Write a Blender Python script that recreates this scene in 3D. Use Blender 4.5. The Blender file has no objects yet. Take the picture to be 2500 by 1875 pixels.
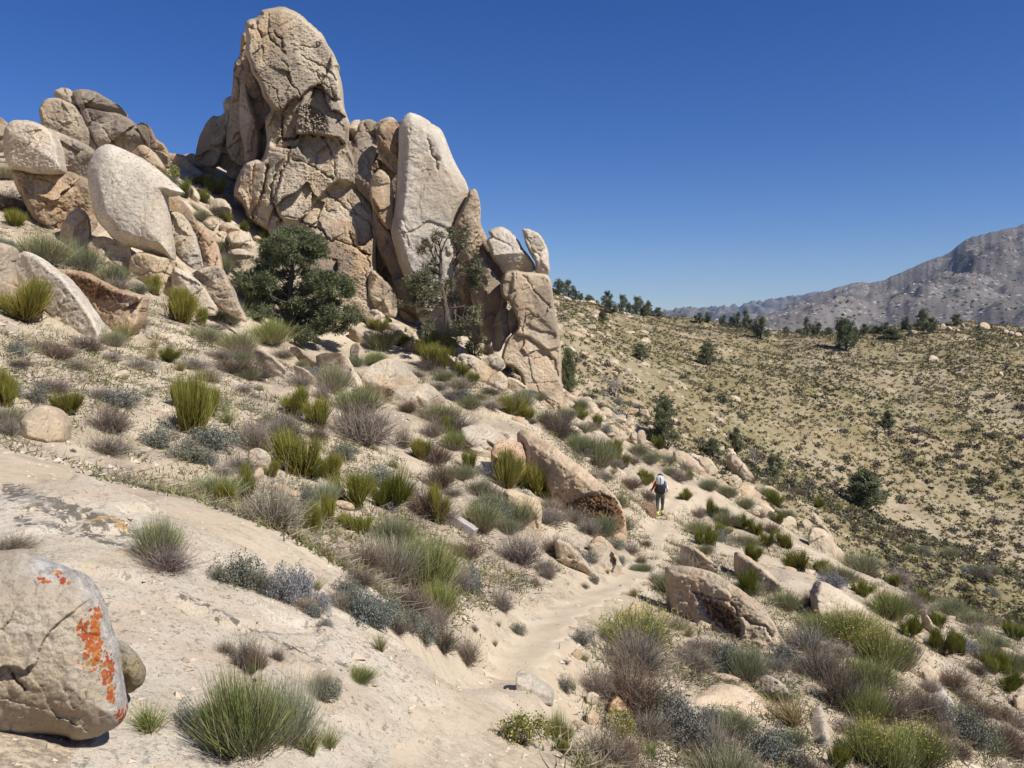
import bpy, bmesh, math, random
import numpy as np
from mathutils import Vector, noise as mnoise

# ------------------------------------------------------------------ camera, sky, sun, exposure
scene = bpy.context.scene
F, CX, HZ = 2100.0, 1250.0, 800.0          # focal length, centre column and horizon row of the photograph (2500 x 1875)
cam = bpy.data.cameras.new('camera'); camo = bpy.data.objects.new('camera', cam)
scene.collection.objects.link(camo); scene.camera = camo
cam.sensor_fit = 'HORIZONTAL'; cam.sensor_width = 36.0; cam.lens = 36.0 * F / 2500.0
cam.shift_y = (HZ - 937.5) / 2500.0
camo.location = (0, 0, 0); camo.rotation_euler = (math.radians(90), 0, 0)
cam.clip_start = 0.05; cam.clip_end = 30000

SUN_AZ, SUN_EL = math.radians(123), math.radians(47)     # azimuth clockwise from +Y
world = bpy.data.worlds.new('World'); scene.world = world; world.use_nodes = True
wt = world.node_tree; bg = wt.nodes['Background']
sky = wt.nodes.new('ShaderNodeTexSky'); sky.sky_type = 'NISHITA'; sky.sun_disc = False
sky.sun_elevation = SUN_EL; sky.sun_rotation = SUN_AZ
sky.altitude = 2000; sky.air_density = 1.0; sky.dust_density = 0.9; sky.ozone_density = 4.0
hs = wt.nodes.new('ShaderNodeHueSaturation'); hs.inputs['Saturation'].default_value = 1.32; hs.inputs['Hue'].default_value = .517; hs.inputs['Value'].default_value = 1.0; wt.links.new(sky.outputs[0], hs.inputs['Color']); wt.links.new(hs.outputs[0], bg.inputs[0]); bg.inputs[1].default_value = 0.074
sun = bpy.data.lights.new('sun', 'SUN'); suno = bpy.data.objects.new('sun', sun); scene.collection.objects.link(suno)
sun.energy = 4.6; sun.angle = math.radians(0.53); sun.color = (1.0, 0.965, 0.91)
tosun = Vector((math.sin(SUN_AZ) * math.cos(SUN_EL), math.cos(SUN_AZ) * math.cos(SUN_EL), math.sin(SUN_EL)))
suno.rotation_euler = tosun.to_track_quat('Z', 'Y').to_euler()
scene.view_settings.view_transform = 'Standard'; scene.view_settings.look = 'None'
scene.view_settings.exposure = 0.42; scene.view_settings.gamma = 1.0; scene.view_settings.use_curve_mapping = False
scene.render.engine = 'CYCLES'
scene.cycles.max_bounces = 5; scene.cycles.diffuse_bounces = 3; scene.cycles.volume_bounces = 0
scene.cycles.use_denoising = True

COL = scene.collection
rng = np.random.default_rng(7)

# ------------------------------------------------------------------ noise and mesh helpers
def _hash(ix, iy, iz, seed):
    h = (ix.astype(np.uint64) * np.uint64(374761393) + iy.astype(np.uint64) * np.uint64(668265263)
         + iz.astype(np.uint64) * np.uint64(2147483647) + np.uint64(seed * 1274126177 % (1 << 32)))
    h = (h ^ (h >> np.uint64(13))) * np.uint64(1274126177); h = h & np.uint64(0xffffffff)
    h = (h ^ (h >> np.uint64(16))) * np.uint64(2246822519); h = h & np.uint64(0xffffffff)
    return ((h ^ (h >> np.uint64(15))) & np.uint64(0xffff)).astype(float) / 32767.5 - 1.0
def vnoise(x, y, z=0.0, seed=0):
    x = np.asarray(x, float); y = np.asarray(y, float); z = np.zeros_like(x) + z
    fx, fy, fz = np.floor(x), np.floor(y), np.floor(z)
    ix, iy, iz = (fx.astype(np.int64) + 100000), (fy.astype(np.int64) + 100000), (fz.astype(np.int64) + 100000)
    x, y, z = x - fx, y - fy, z - fz
    sx, sy, sz = [t * t * t * (t * (t * 6 - 15) + 10) for t in (x, y, z)]
    r = 0
    for dx in (0, 1):
        wx = sx if dx else 1 - sx
        for dy in (0, 1):
            wy = sy if dy else 1 - sy
            for dz in (0, 1):
                r = r + wx * wy * (sz if dz else 1 - sz) * _hash(ix + dx, iy + dy, iz + dz, seed)
    return r
def fbm(x, y, z=0.0, seed=0, octaves=4, gain=0.5, lac=2.03):
    r = 0; a = 1.0; f = 1.0
    for o in range(octaves):
        r = r + a * vnoise(np.asarray(x) * f + 13.7 * o, np.asarray(y) * f, np.asarray(z) * f, seed + o); a *= gain; f *= lac
    return r

def mesh_from(name, V, faces, smooth=True, mats=(), attrs=None):
    """faces: list of (n,k) int arrays"""
    me = bpy.data.meshes.new(name)
    V = np.asarray(V, np.float32); me.vertices.add(len(V)); me.vertices.foreach_set('co', V.ravel())
    loops = np.concatenate([np.asarray(f, np.int32).ravel() for f in faces])
    sizes = np.concatenate([np.full(len(f), np.asarray(f).shape[1], np.int32) for f in faces])
    me.loops.add(len(loops)); me.loops.foreach_set('vertex_index', loops)
    me.polygons.add(len(sizes)); st = np.zeros(len(sizes), np.int32); st[1:] = np.cumsum(sizes)[:-1]
    me.polygons.foreach_set('loop_start', st); me.polygons.foreach_set('loop_total', sizes)
    me.polygons.foreach_set('use_smooth', np.full(len(sizes), bool(smooth)))
    for k, a in (attrs or {}).items():
        at = me.attributes.new(k, 'FLOAT', 'POINT'); at.data.foreach_set('value', np.asarray(a, np.float32))
    for m in mats: me.materials.append(m)
    me.update(calc_edges=True); me.validate()
    return me
def link(name, me, parent=None, loc=(0, 0, 0)):
    o = bpy.data.objects.new(name, me); COL.objects.link(o); o.location = loc
    if parent is not None: o.parent = parent
    return o
def tag(o, label=None, cat=None, group=None, kind=None):
    if label: o['label'] = label
    if cat: o['category'] = cat
    if group: o['group'] = group
    if kind: o['kind'] = kind
    return o

REG = {'F': (0, 0, 1.0), 'Z1': (0, 200, .316456), 'Z2': (450, 0, .271248), 'Z3': (500, 350, .271248), 'Z4': (850, 250, .271248),
       'Z5': (850, 600, .271248), 'Z6': (0, 600, .316456), 'R1': (1300, 500, .271248), 'R2': (1900, 500, .271248), 'R3': (1350, 900, .271248),
       'R4': (1900, 900, .271248), 'R6': (1000, 950, .271248), 'R7': (500, 850, .271248), 'R8': (0, 1100, .46729),
       'T1': (400, 1350, .316456), 'T2': (1100, 1350, .316456), 'T3': (1800, 1350, .316456)}
def px(reg, pts):                                # survey coordinates taken from an enlarged part of the photograph -> photograph pixels
    ox, oy, s = REG[reg]
    return np.asarray(pts, float) * s + (ox, oy)
def at(p, y):                                    # the point at distance y seen at photograph pixel p
    return np.array([(p[0] - CX) / F * y, y, (HZ - p[1]) / F * y])

# ------------------------------------------------------------------ terrain height
CTRL=[ # px,py,depth
(0,1875,3.0),(600,1875,3.6),(1000,1875,4.4),(1250,1800,5.4),(1000,1600,6.2),(500,1500,5.0),(0,1300,5.6),(300,1250,6.6),(700,1300,7.6),(900,1430,7.3),(1130,1640,6.6),
(1230,1690,8.6),(1330,1560,10.6),(1420,1875,7.6),(1900,1875,10.2),(2500,1875,16.5),
(1500,1440,16.8),(1600,1320,27),(1610,1264,36),(1650,1225,43),
(0,1040,10.4),(480,1010,15.6),(830,1140,17),(200,1150,9),(600,1180,12.5),(1000,1300,13.5),(1250,1450,13.2),(1150,1230,18),(1250,1330,17.5),(1450,1330,22),
(60,790,20),(300,860,21),(640,865,38),(900,835,45),(1100,960,36),(850,950,31),(1380,1015,43),(1470,1150,35),(1300,1180,27),(700,960,24),
(1900,1560,15.5),(2200,1700,14),(2480,1700,21.5),(2000,1400,25),(2250,1500,29),(2480,1550,36),(1800,1330,33),(1750,1230,44),
(0,560,38),(0,400,58),(200,655,34),(430,735,35.5),(330,700,34.5),(620,760,41.5),(700,815,43),(800,822,44.5),(690,740,46.5),(800,740,48),(1000,850,46.5),(1150,880,45),(470,520,46),(540,430,56),(410,375,60),(560,645,44.5),
(1480,1010,64),(1620,1085,74),(1700,1130,58),(1870,1180,62),(1990,1330,48),(2150,1400,52),(2330,1450,56),(2480,1430,66),
(1420,900,84),(1750,1050,92),(2130,1250,96),(1950,1180,86),(2300,1330,90),(2480,1300,105),
(1400,800,112),(1700,900,130),(2100,1050,120),(2480,1100,128),(1500,850,112),(1950,950,132),
(1360,735,150),(1480,765,180),(1640,785,210),(1860,812,205),(2060,822,190),(2260,808,190),(2480,850,175),(2480,950,150),(2200,900,158),
(1340,712,165),(1480,752,200),(1650,775,225),(1750,790,225),(1860,803,222),(1960,814,210),(2060,814,206),(2150,803,205),(2260,794,205),(2400,794,205),(2480,822,195),
(1100,640,170),(800,560,170),(400,380,90),
]
XY=[ # x,y,z
(0,0,-1.62),(0,-3,-1.5),(-2,0,-1.1),(2.5,0,-2.3),(-1,2,-1.5),(1,2.2,-1.8),(4,-4,-3.6),(-6,-4,.8),(10,-4,-6.5),(-12,5,2.6),(6,3,-4.2),(-14,12,3.0),(-22,25,6.3),(-8,-8,1.5),(8,-8,-5.5),(30,5,-15),(40,20,-19),(60,60,-28),
(-40,40,14),(-53,90,17),(-75,110,20),(-30,-8,10),
(0,300,-18),(60,300,-20),(120,300,-20),(200,300,-20),(-100,300,10),(300,300,-20),(-150,200,30),(160,160,-2),(200,220,-3),
(0,900,-70),(400,900,-70),(900,900,-70),(-500,900,-40),
]
def setup():
    p=[]
    for a,b,d in CTRL: p.append(((a-CX)/F*d,d,(HZ-b)/F*d))
    p+=XY
    p=np.array(p,float)
    s=p[:,1]+12; W=np.stack([p[:,0]/s,np.log(s)],1); q=p[:,2]/s
    n=len(p)
    r2=((W[:,None]-W[None])**2).sum(-1)
    K=np.where(r2>0,.5*r2*np.log(r2+1e-12),0)+np.eye(n)*2e-3
    P=np.c_[np.ones(n),W]
    A=np.block([[K,P],[P.T,np.zeros((3,3))]])
    c=np.linalg.solve(A,np.r_[q,0,0,0])
    return W,c
TW,TC=setup()
def H0(x,y):
    x=np.asarray(x,float);y=np.asarray(y,float)
    s=np.maximum(y+12,1.5); w=np.clip(x/s,-2.2,2.2); l=np.log(np.minimum(s,1500))
    out=TC[-3]+TC[-2]*w+TC[-1]*l
    for i in range(len(TW)):
        r2=(w-TW[i,0])**2+(l-TW[i,1])**2
        out=out+TC[i]*.5*r2*np.log(r2+1e-12)
    return np.maximum(out*s,-75)

def Hd(x, y):
    s = np.maximum(np.asarray(y, float) + 12, 1.5)
    return (H0(x, y) + fbm(np.asarray(x) * .11, np.asarray(y) * .11, 3.3, 5, 3) * np.clip(.004 * (s - 14), 0, .5) * (1 + .8 * np.clip((s - 80) / 40, 0, 1))
            + fbm(np.asarray(x) * .7, np.asarray(y) * .7, 9.1, 8, 4) * np.clip(.0022 * s, .02, .09))
def cast(p, Hf, lo=2.2, hi=420, n=700):
    d = np.geomspace(lo, hi, n); u = (p[0] - CX) / F; v = (HZ - p[1]) / F
    g = v * d - Hf(u * d, d)
    i = int(np.argmax(g < 0))
    if g[i] >= 0: return None
    if i == 0: b = d[0]
    else:
        t = g[i - 1] / (g[i - 1] - g[i]); b = d[i - 1] + t * (d[i] - d[i - 1])
    return np.array([u * b, b, v * b])
# the footpath is benched into the slope
TRAIL_PX = [(1225, 1695), (1262, 1630), (1300, 1575), (1345, 1525), (1400, 1478), (1470, 1446), (1535, 1410), (1580, 1365), (1605, 1318), (1612, 1285), (1612, 1262), (1632, 1240), (1655, 1218)]
_t = np.array([cast(p, Hd) for p in TRAIL_PX])
_t = np.vstack([_t[0] + (_t[0] - _t[1]) * 1.5, _t])
def catmull(P, n=14):
    P = np.asarray(P, float); Q = np.vstack([2 * P[0] - P[1], P, 2 * P[-1] - P[-2]]); out = []
    for i in range(1, len(Q) - 2):
        t = np.linspace(0, 1, n, endpoint=False)[:, None]
        a, b, c, e = Q[i - 1], Q[i], Q[i + 1], Q[i + 2]
        out.append(.5 * (2 * b + (c - a) * t + (2 * a - 5 * b + 4 * c - e) * t * t + (3 * b - a - 3 * c + e) * t ** 3))
    out.append(P[-1:]); return np.vstack(out)
TRAIL = catmull(_t, 12); TRAIL[:, 2] = Hd(TRAIL[:, 0], TRAIL[:, 1])
_p = np.pad(TRAIL[:, 2], 8, mode='reflect', reflect_type='odd'); TRAIL[:, 2] = np.convolve(_p, np.ones(17) / 17, 'valid')
TW_HALF = np.interp(TRAIL[:, 1], [6, 12, 20, 36, 60], [.31, .33, .37, .48, .55])
def H_exact(x, y):
    x = np.asarray(x, float); y = np.asarray(y, float); z = Hd(x, y)
    near = (y > 5) & (y < 60) & (x > -3) & (x < 14)
    if near.any():
        xs, ys = x[near], y[near]; zz = z[near]
        d2 = (xs[:, None] - TRAIL[None, :, 0]) ** 2 + (ys[:, None] - TRAIL[None, :, 1]) ** 2
        j = d2.argmin(1); dd = np.sqrt(d2[np.arange(len(j)), j]); w = np.exp(-(dd / (TW_HALF[j] * 1.25)) ** 4)
        z = z.copy(); z[near] = zz * (1 - w) + (TRAIL[j, 2] - .04) * w
    return z
_gw = np.linspace(-2.0, 2.0, 860); _gl = np.linspace(math.log(3.5), math.log(430), 800)
def _tab():
    Lg, Wg = np.meshgrid(_gl, _gw, indexing='ij'); S = np.exp(Lg)
    return H_exact((Wg * S).ravel(), (S - 12).ravel()).reshape(Lg.shape)
HT = _tab()
def H(x, y):
    x = np.asarray(x, float); y = np.asarray(y, float); s = np.maximum(y + 12, 3.6)
    a = np.clip((np.log(s) - _gl[0]) / (_gl[1] - _gl[0]), 0, len(_gl) - 1.001); b = np.clip((x / s - _gw[0]) / (_gw[1] - _gw[0]), 0, len(_gw) - 1.001)
    i = a.astype(int); j = b.astype(int); fa = a - i; fb = b - j
    return HT[i, j] * (1 - fa) * (1 - fb) + HT[i + 1, j] * fa * (1 - fb) + HT[i, j + 1] * (1 - fa) * fb + HT[i + 1, j + 1] * fa * fb
def ground(p): return cast(p, H)
def gz(x, y): return float(H(np.array([x], float), np.array([y], float))[0])

# ------------------------------------------------------------------ materials
class NT:
    def __init__(self, name):
        self.m = bpy.data.materials.new(name); self.m.use_nodes = True; self.t = self.m.node_tree
        self.b = self.t.nodes['Principled BSDF']; self.b.inputs['Roughness'].default_value = .95
        self.b.inputs['Specular IOR Level'].default_value = .12
    def n(self, typ, **kw):
        nd = self.t.nodes.new('ShaderNode' + typ)
        for k, v in kw.items(): setattr(nd, k, v)
        return nd
    def l(self, a, b): self.t.links.new(a, b)
    def pos(self, scale=(1, 1, 1)):
        g = self.n('NewGeometry'); mp = self.n('Mapping'); mp.inputs['Scale'].default_value = scale
        self.l(g.outputs['Position'], mp.inputs['Vector']); return mp.outputs[0]
    def noise(self, vec, scale, detail=6, rough=.55, dist=0.0):
        n = self.n('TexNoise'); n.inputs['Scale'].default_value = scale; n.inputs['Detail'].default_value = detail
        n.inputs['Roughness'].default_value = rough; n.inputs['Distortion'].default_value = dist
        self.l(vec, n.inputs['Vector']); return n.outputs[0]
    def vor(self, vec, scale, feature='F1', out=0, rnd=1.0):
        n = self.n('TexVoronoi', feature=feature); n.inputs['Scale'].default_value = scale; n.inputs['Randomness'].default_value = rnd
        self.l(vec, n.inputs['Vector']); return n.outputs[out]
    def ramp(self, fac, stops, interp='LINEAR'):
        r = self.n('ValToRGB'); r.color_ramp.interpolation = interp; e = r.color_ramp.elements
        while len(e) < len(stops): e.new(.5)
        for el, (p, c) in zip(e, stops):
            el.position = p; el.color = (c, c, c, 1) if isinstance(c, (int, float)) else (*c, 1)
        self.l(fac, r.inputs[0]); return r.outputs[0]
    def mix(self, fac, a, b, mode='MIX'):
        m = self.n('Mix', data_type='RGBA', blend_type=mode)
        for s, v in ((m.inputs[0], fac), (m.inputs[6], a), (m.inputs[7], b)):
            if isinstance(v, (int, float)): s.default_value = v
            elif isinstance(v, tuple): s.default_value = (*v, 1)
            else: self.l(v, s)
        return m.outputs[2]
    def math(self, op, a, b=0.0, clamp=False):
        m = self.n('Math', operation=op, use_clamp=clamp)
        for s, v in ((m.inputs[0], a), (m.inputs[1], b)):
            if isinstance(v, (int, float)): s.default_value = v
            else: self.l(v, s)
        return m.outputs[0]
    def attr(self, name, typ='GEOMETRY', out='Fac'):
        a = self.n('Attribute'); a.attribute_name = name; a.attribute_type = typ; return a.outputs[out]
    def bump(self, h, strength, dist):
        b = self.n('Bump'); b.inputs['Strength'].default_value = strength; b.inputs['Distance'].default_value = dist
        self.l(h, b.inputs['Height'])
        if self.b.inputs['Normal'].is_linked: self.l(self.b.inputs['Normal'].links[0].from_socket, b.inputs['Normal'])
        self.l(b.outputs[0], self.b.inputs['Normal'])
    def out(self, col): self.l(col, self.b.inputs['Base Color']); return self.m

def granite(name, k=1.0, tan=(.47, .365, .24), pale=(.555, .465, .345), warm=(.455, .30, .165), dark=(.195, .158, .125), varnish=.75, stretch=(1, 1, .55), lich=None, bk=1.0, mott=1.0):
    """k: detail frequency (1/m); weathered granite with varnish stains, iron tints, crystals and lichen flecks"""
    t = NT(name); v = t.pos(stretch); v1 = t.pos()
    c = t.mix(t.ramp(t.noise(v, .32 * k, 6, .6, .6), [(.36, 0.0), (.62, 1.0)]), tan, pale)
    c = t.mix(t.ramp(t.noise(v, .21 * k, 5, .6, 1.2), [(.49, 0.0), (.64, .85)]), c, warm)
    vm = t.math('MULTIPLY', t.ramp(t.noise(v, .27 * k, 7, .62, .9), [(.49, 0.0), (.56, .85), (.8, 1.0)]), varnish)
    c = t.mix(vm, c, dark)
    c = t.mix(t.ramp(t.noise(v1, 1.5 * k, 9, .78), [(.30, .75 * mott), (.50, 0.0), (.60, 0.0), (.75, .35 * mott)]), c, (.27, .215, .155))
    c = t.mix(t.ramp(t.noise(v1, 9 * k, 5, .7), [(.34, .75), (.45, 0.0), (.60, 0.0), (.72, .5)]), c, (.28, .235, .18))
    c = t.mix(t.ramp(t.noise(v1, 30 * k, 3, .6), [(.36, .55), (.46, 0.0), (.57, 0.0), (.66, .35)]), c, (.25, .215, .175))
    lf = t.attr('lichen', 'OBJECT')
    lm = t.math('MULTIPLY', t.ramp(t.noise(v1, 6.5 * k, 5, .72, .3), [(.56, 0.0), (.61, 1.0)]), t.ramp(t.noise(v1, .9 * k, 3, .5), [(.30, .1), (.55, 1.0)]))
    c = t.mix(t.math('MULTIPLY', lm, lf, True), c, (.085, .072, .055))
    cr = t.attr('crust'); c = t.mix(t.ramp(t.math('ADD', t.math('MULTIPLY', cr, .45), t.math('MULTIPLY', t.noise(v1, 5 * k, 6, .75), .75)), [(.60, 0.0), (.68, .95)]), c, t.mix(t.ramp(t.noise(v1, 7 * k, 4, .7), [(.4, 0.0), (.6, 1.0)]), (.075, .045, .026), (.19, .115, .06)))
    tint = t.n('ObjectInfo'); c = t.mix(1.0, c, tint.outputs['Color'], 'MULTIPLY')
    if lich: c = lich(t, c, v1)
    t.bump(t.noise(v1, 3.0 * k, 10, .78), .6 * bk, .12 / k)
    t.bump(t.noise(v1, 18 * k, 6, .75), .7 * bk, .03 / k)
    return t.out(c)
M = {}
M['granite'] = granite('granite', 1.0)
M['granite_pale'] = granite('granite_pale', 1.2, tan=(.55, .468, .35), pale=(.645, .58, .485), warm=(.53, .42, .29), varnish=.25, mott=.55)
M['granite_mid'] = granite('granite_mid', 2.2, tan=(.48, .385, .265), pale=(.57, .485, .37), warm=(.48, .335, .205), varnish=.3, stretch=(1, 1, 1))
def _fore(t, c, v1):      # orange and ochre crustose lichen on the boulder beside the camera
    a = t.attr('orange'); vd = t.vor(v1, 62); vc = t.n('TexVoronoi'); vc.inputs['Scale'].default_value = 62; t.l(v1, vc.inputs['Vector'])
    vd = t.math('ADD', vd, t.math('MULTIPLY', t.math('SUBTRACT', t.noise(v1, 120, 3, .6), .5), .35))
    m = t.ramp(t.math('SUBTRACT', t.math('ADD', t.math('MULTIPLY', a, .95), t.math('MULTIPLY', t.math('SUBTRACT', t.noise(v1, 20, 4, .6), .5), 1.1)), vd), [(.14, 0.0), (.24, .95)])
    c = t.mix(t.math('MULTIPLY', t.attr('grey'), .75), c, t.mix(t.ramp(t.noise(v1, 30, 6, .75), [(.35, 0.0), (.65, 1.0)]), (.20, .19, .175), (.62, .58, .53)))
    return t.mix(m, c, t.mix(t.ramp(t.noise(v1, 18, 3), [(.4, 0.0), (.6, 1.0)]), (.33, .055, .018), t.mix(t.ramp(vc.outputs['Color'], [(.55, 0.0), (.7, 1.0)]), (.42, .10, .025), (.45, .22, .05))))
M['granite_near'] = granite('granite_near', 6.0, tan=(.50, .41, .29), pale=(.60, .52, .41), warm=(.46, .36, .235), varnish=.12, stretch=(1, 1, 1), lich=_fore, bk=1.3, mott=.6)
def _slabl(t, c, v1):
    a = t.attr('grey')
    n = t.noise(v1, 15, 6, .74, .4)
    m = t.ramp(t.math('ADD', t.math('MULTIPLY', a, .36), t.math('MULTIPLY', n, .9)), [(.74, 0.0), (.77, 1.0)])
    lc = t.mix(t.ramp(t.noise(v1, 6, 4, .6), [(.5, 0.0), (.58, 1.0)]), (.12, .105, .085), (.30, .27, .235))
    lc = t.mix(t.ramp(t.noise(v1, 4.3, 5, .65), [(.60, 0.0), (.64, 1.0)]), lc, (.40, .24, .07))
    return t.mix(t.math('MULTIPLY', m, .9), c, lc)
M['slab'] = granite('slab_granite', 3.2, tan=(.57, .47, .335), pale=(.65, .575, .46), warm=(.57, .455, .32), varnish=.08, stretch=(1, 1, 1), lich=_slabl, mott=.4)

t = NT('sand'); v = t.pos()
c = t.mix(t.ramp(t.noise(v, .5, 6, .6), [(.35, 0.0), (.65, 1.0)]), (.45, .36, .245), (.53, .44, .32))
c = t.mix(t.ramp(t.noise(v, 5, 9, .8), [(.30, .8), (.48, 0.0)]), c, (.25, .195, .14))
c = t.mix(t.ramp(t.noise(v, 38, 4, .7), [(.30, .75), (.42, 0.0), (.62, 0.0), (.72, .5)]), c, (.34, .28, .21))
# dry litter and herb cover in drifts, and the dry grass of the far slope
c = t.mix(t.math('MULTIPLY', t.ramp(t.noise(t.pos((1, .5, 1)), .42, 7, .68, .4), [(.46, 0.0), (.58, 1.0)]), t.ramp(t.noise(v, 16, 6, .85), [(.42, 0.0), (.56, .85)])), c, (.17, .135, .105))
far = t.attr('far')
gr = t.mix(t.ramp(t.noise(v, .045, 6, .65, .5), [(.38, 0.0), (.56, 1.0)]), (.30, .225, .125), (.20, .168, .075))
gr = t.mix(t.ramp(t.noise(v, 1.1, 7, .8), [(.40, .85), (.55, 0.0)]), gr, (.17, .14, .075))
c = t.mix(t.math('MULTIPLY', far, t.ramp(t.noise(v, .3, 8, .75), [(.36, .35), (.52, .95)])), c, gr)
t.bump(t.noise(v, 3, 8, .65), .5, .06); t.bump(t.noise(v, 30, 5, .7), .6, .012)
M['sand'] = t.out(c)
t = NT('trail_sand'); v = t.pos()
c = t.mix(t.ramp(t.noise(v, 1.4, 7, .65), [(.35, 0.0), (.65, 1.0)]), (.47, .38, .26), (.55, .455, .33))
c = t.mix(t.ramp(t.noise(v, 45, 4, .7), [(.30, .6), (.42, 0.0)]), c, (.33, .26, .19))
t.bump(t.noise(v, 2.5, 6, .6), .5, .05); t.bump(t.noise(v, 24, 5, .7), .6, .012)
M['trail'] = t.out(c)

t = NT('mountain_ground'); v = t.pos()
c = t.mix(t.ramp(t.noise(v, .006, 6, .6), [(.4, 0.0), (.6, 1.0)]), (.115, .10, .09), (.18, .16, .142))
c = t.mix(t.math('MULTIPLY', t.ramp(t.vor(v, .085), [(.16, 1.0), (.30, 0.0)]), t.ramp(t.noise(v, .005, 5, .6, .8), [(.42, .15), (.58, 1.0)])), c, (.36, .33, .295))
c = t.mix(t.math('MULTIPLY', t.ramp(t.vor(t.pos((1.1, .9, 1)), .11), [(.24, 1.0), (.36, 0.0)]), t.ramp(t.noise(v, .009, 5, .6, .8), [(.35, .35), (.55, 1.0)])), c, (.06, .058, .045))
t.bump(t.noise(v, .06, 6, .7), .5, 5)
M['mountain'] = t.out(c)
t = NT('far_ridge_ground'); v = t.pos()
M['ridge'] = t.out(t.mix(t.ramp(t.noise(v, .01, 8, .7), [(.4, 0.0), (.6, 1.0)]), (.05, .055, .045), (.16, .14, .12)))

def plant(name, base, tip, var=.35, base2=None, dry=None, split=(.15, .5)):
    t = NT(name); h = t.attr('h'); g = t.n('NewGeometry'); r = g.outputs['Random Per Island']
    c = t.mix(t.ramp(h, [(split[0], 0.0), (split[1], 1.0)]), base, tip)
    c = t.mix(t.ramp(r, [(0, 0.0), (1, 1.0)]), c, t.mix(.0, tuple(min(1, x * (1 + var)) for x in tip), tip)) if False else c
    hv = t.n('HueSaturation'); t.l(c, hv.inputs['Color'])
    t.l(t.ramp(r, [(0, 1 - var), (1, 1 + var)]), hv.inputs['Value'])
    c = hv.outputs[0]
    if dry: c = t.mix(t.ramp(t.math('FRACT', t.math('MULTIPLY', r, 17.3)), [(1 - dry[1] - .01, 0.0), (1 - dry[1], 1.0)]), c, dry[0])
    oi = t.n('ObjectInfo'); c = t.mix(1.0, c, oi.outputs['Color'], 'MULTIPLY')
    t.b.inputs['Roughness'].default_value = .7
    tr = t.n('BsdfTranslucent'); ms = t.n('MixShader'); ms.inputs[0].default_value = .22
    t.l(c, t.b.inputs['Base Color']); t.l(c, tr.inputs['Color'])
    t.l(t.b.outputs[0], ms.inputs[1]); t.l(tr.outputs[0], ms.inputs[2]); t.l(ms.outputs[0], t.t.nodes['Material Output'].inputs['Surface'])
    return t.m
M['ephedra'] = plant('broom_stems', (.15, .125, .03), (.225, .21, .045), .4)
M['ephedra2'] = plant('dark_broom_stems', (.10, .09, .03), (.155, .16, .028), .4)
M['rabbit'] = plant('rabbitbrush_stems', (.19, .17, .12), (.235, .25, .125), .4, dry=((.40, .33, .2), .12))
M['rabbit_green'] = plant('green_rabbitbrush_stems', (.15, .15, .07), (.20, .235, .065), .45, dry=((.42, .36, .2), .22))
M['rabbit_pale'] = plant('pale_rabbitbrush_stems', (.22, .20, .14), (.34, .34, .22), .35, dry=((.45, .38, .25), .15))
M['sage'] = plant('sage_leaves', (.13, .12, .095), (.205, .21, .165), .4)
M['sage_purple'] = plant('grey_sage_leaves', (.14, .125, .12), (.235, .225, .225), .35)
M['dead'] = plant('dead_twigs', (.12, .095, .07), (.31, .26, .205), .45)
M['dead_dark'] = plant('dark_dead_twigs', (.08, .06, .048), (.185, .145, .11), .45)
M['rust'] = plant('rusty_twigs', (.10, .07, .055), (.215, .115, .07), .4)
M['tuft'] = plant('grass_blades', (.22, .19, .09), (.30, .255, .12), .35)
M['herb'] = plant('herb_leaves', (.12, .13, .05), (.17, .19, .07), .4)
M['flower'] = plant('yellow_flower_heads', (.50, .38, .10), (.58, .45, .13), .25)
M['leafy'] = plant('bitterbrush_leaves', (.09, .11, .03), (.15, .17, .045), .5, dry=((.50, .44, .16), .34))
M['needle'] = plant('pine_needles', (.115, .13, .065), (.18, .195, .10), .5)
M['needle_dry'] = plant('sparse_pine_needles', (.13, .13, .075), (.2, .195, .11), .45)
t = NT('bark'); M['bark'] = t.out(t.mix(t.ramp(t.noise(t.pos((6, 6, 1)), 3, 6, .7), [(.4, 0.0), (.6, 1.0)]), (.055, .042, .034), (.15, .12, .10)))
t = NT('dead_wood'); M['deadwood'] = t.out(t.mix(t.ramp(t.noise(t.pos((5, 5, 2)), 4, 6, .7), [(.4, 0.0), (.6, 1.0)]), (.16, .135, .12), (.36, .32, .29)))
def plain(name, col, rough=.8, spec=.2):
    t = NT(name); t.b.inputs['Roughness'].default_value = rough; t.b.inputs['Specular IOR Level'].default_value = spec
    n = t.noise(t.pos(), 22, 5, .6)
    return t.out(t.mix(t.ramp(n, [(.3, 0.0), (.7, 1.0)]), tuple(x * .8 for x in col), tuple(min(1, x * 1.15) for x in col)))

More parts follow.
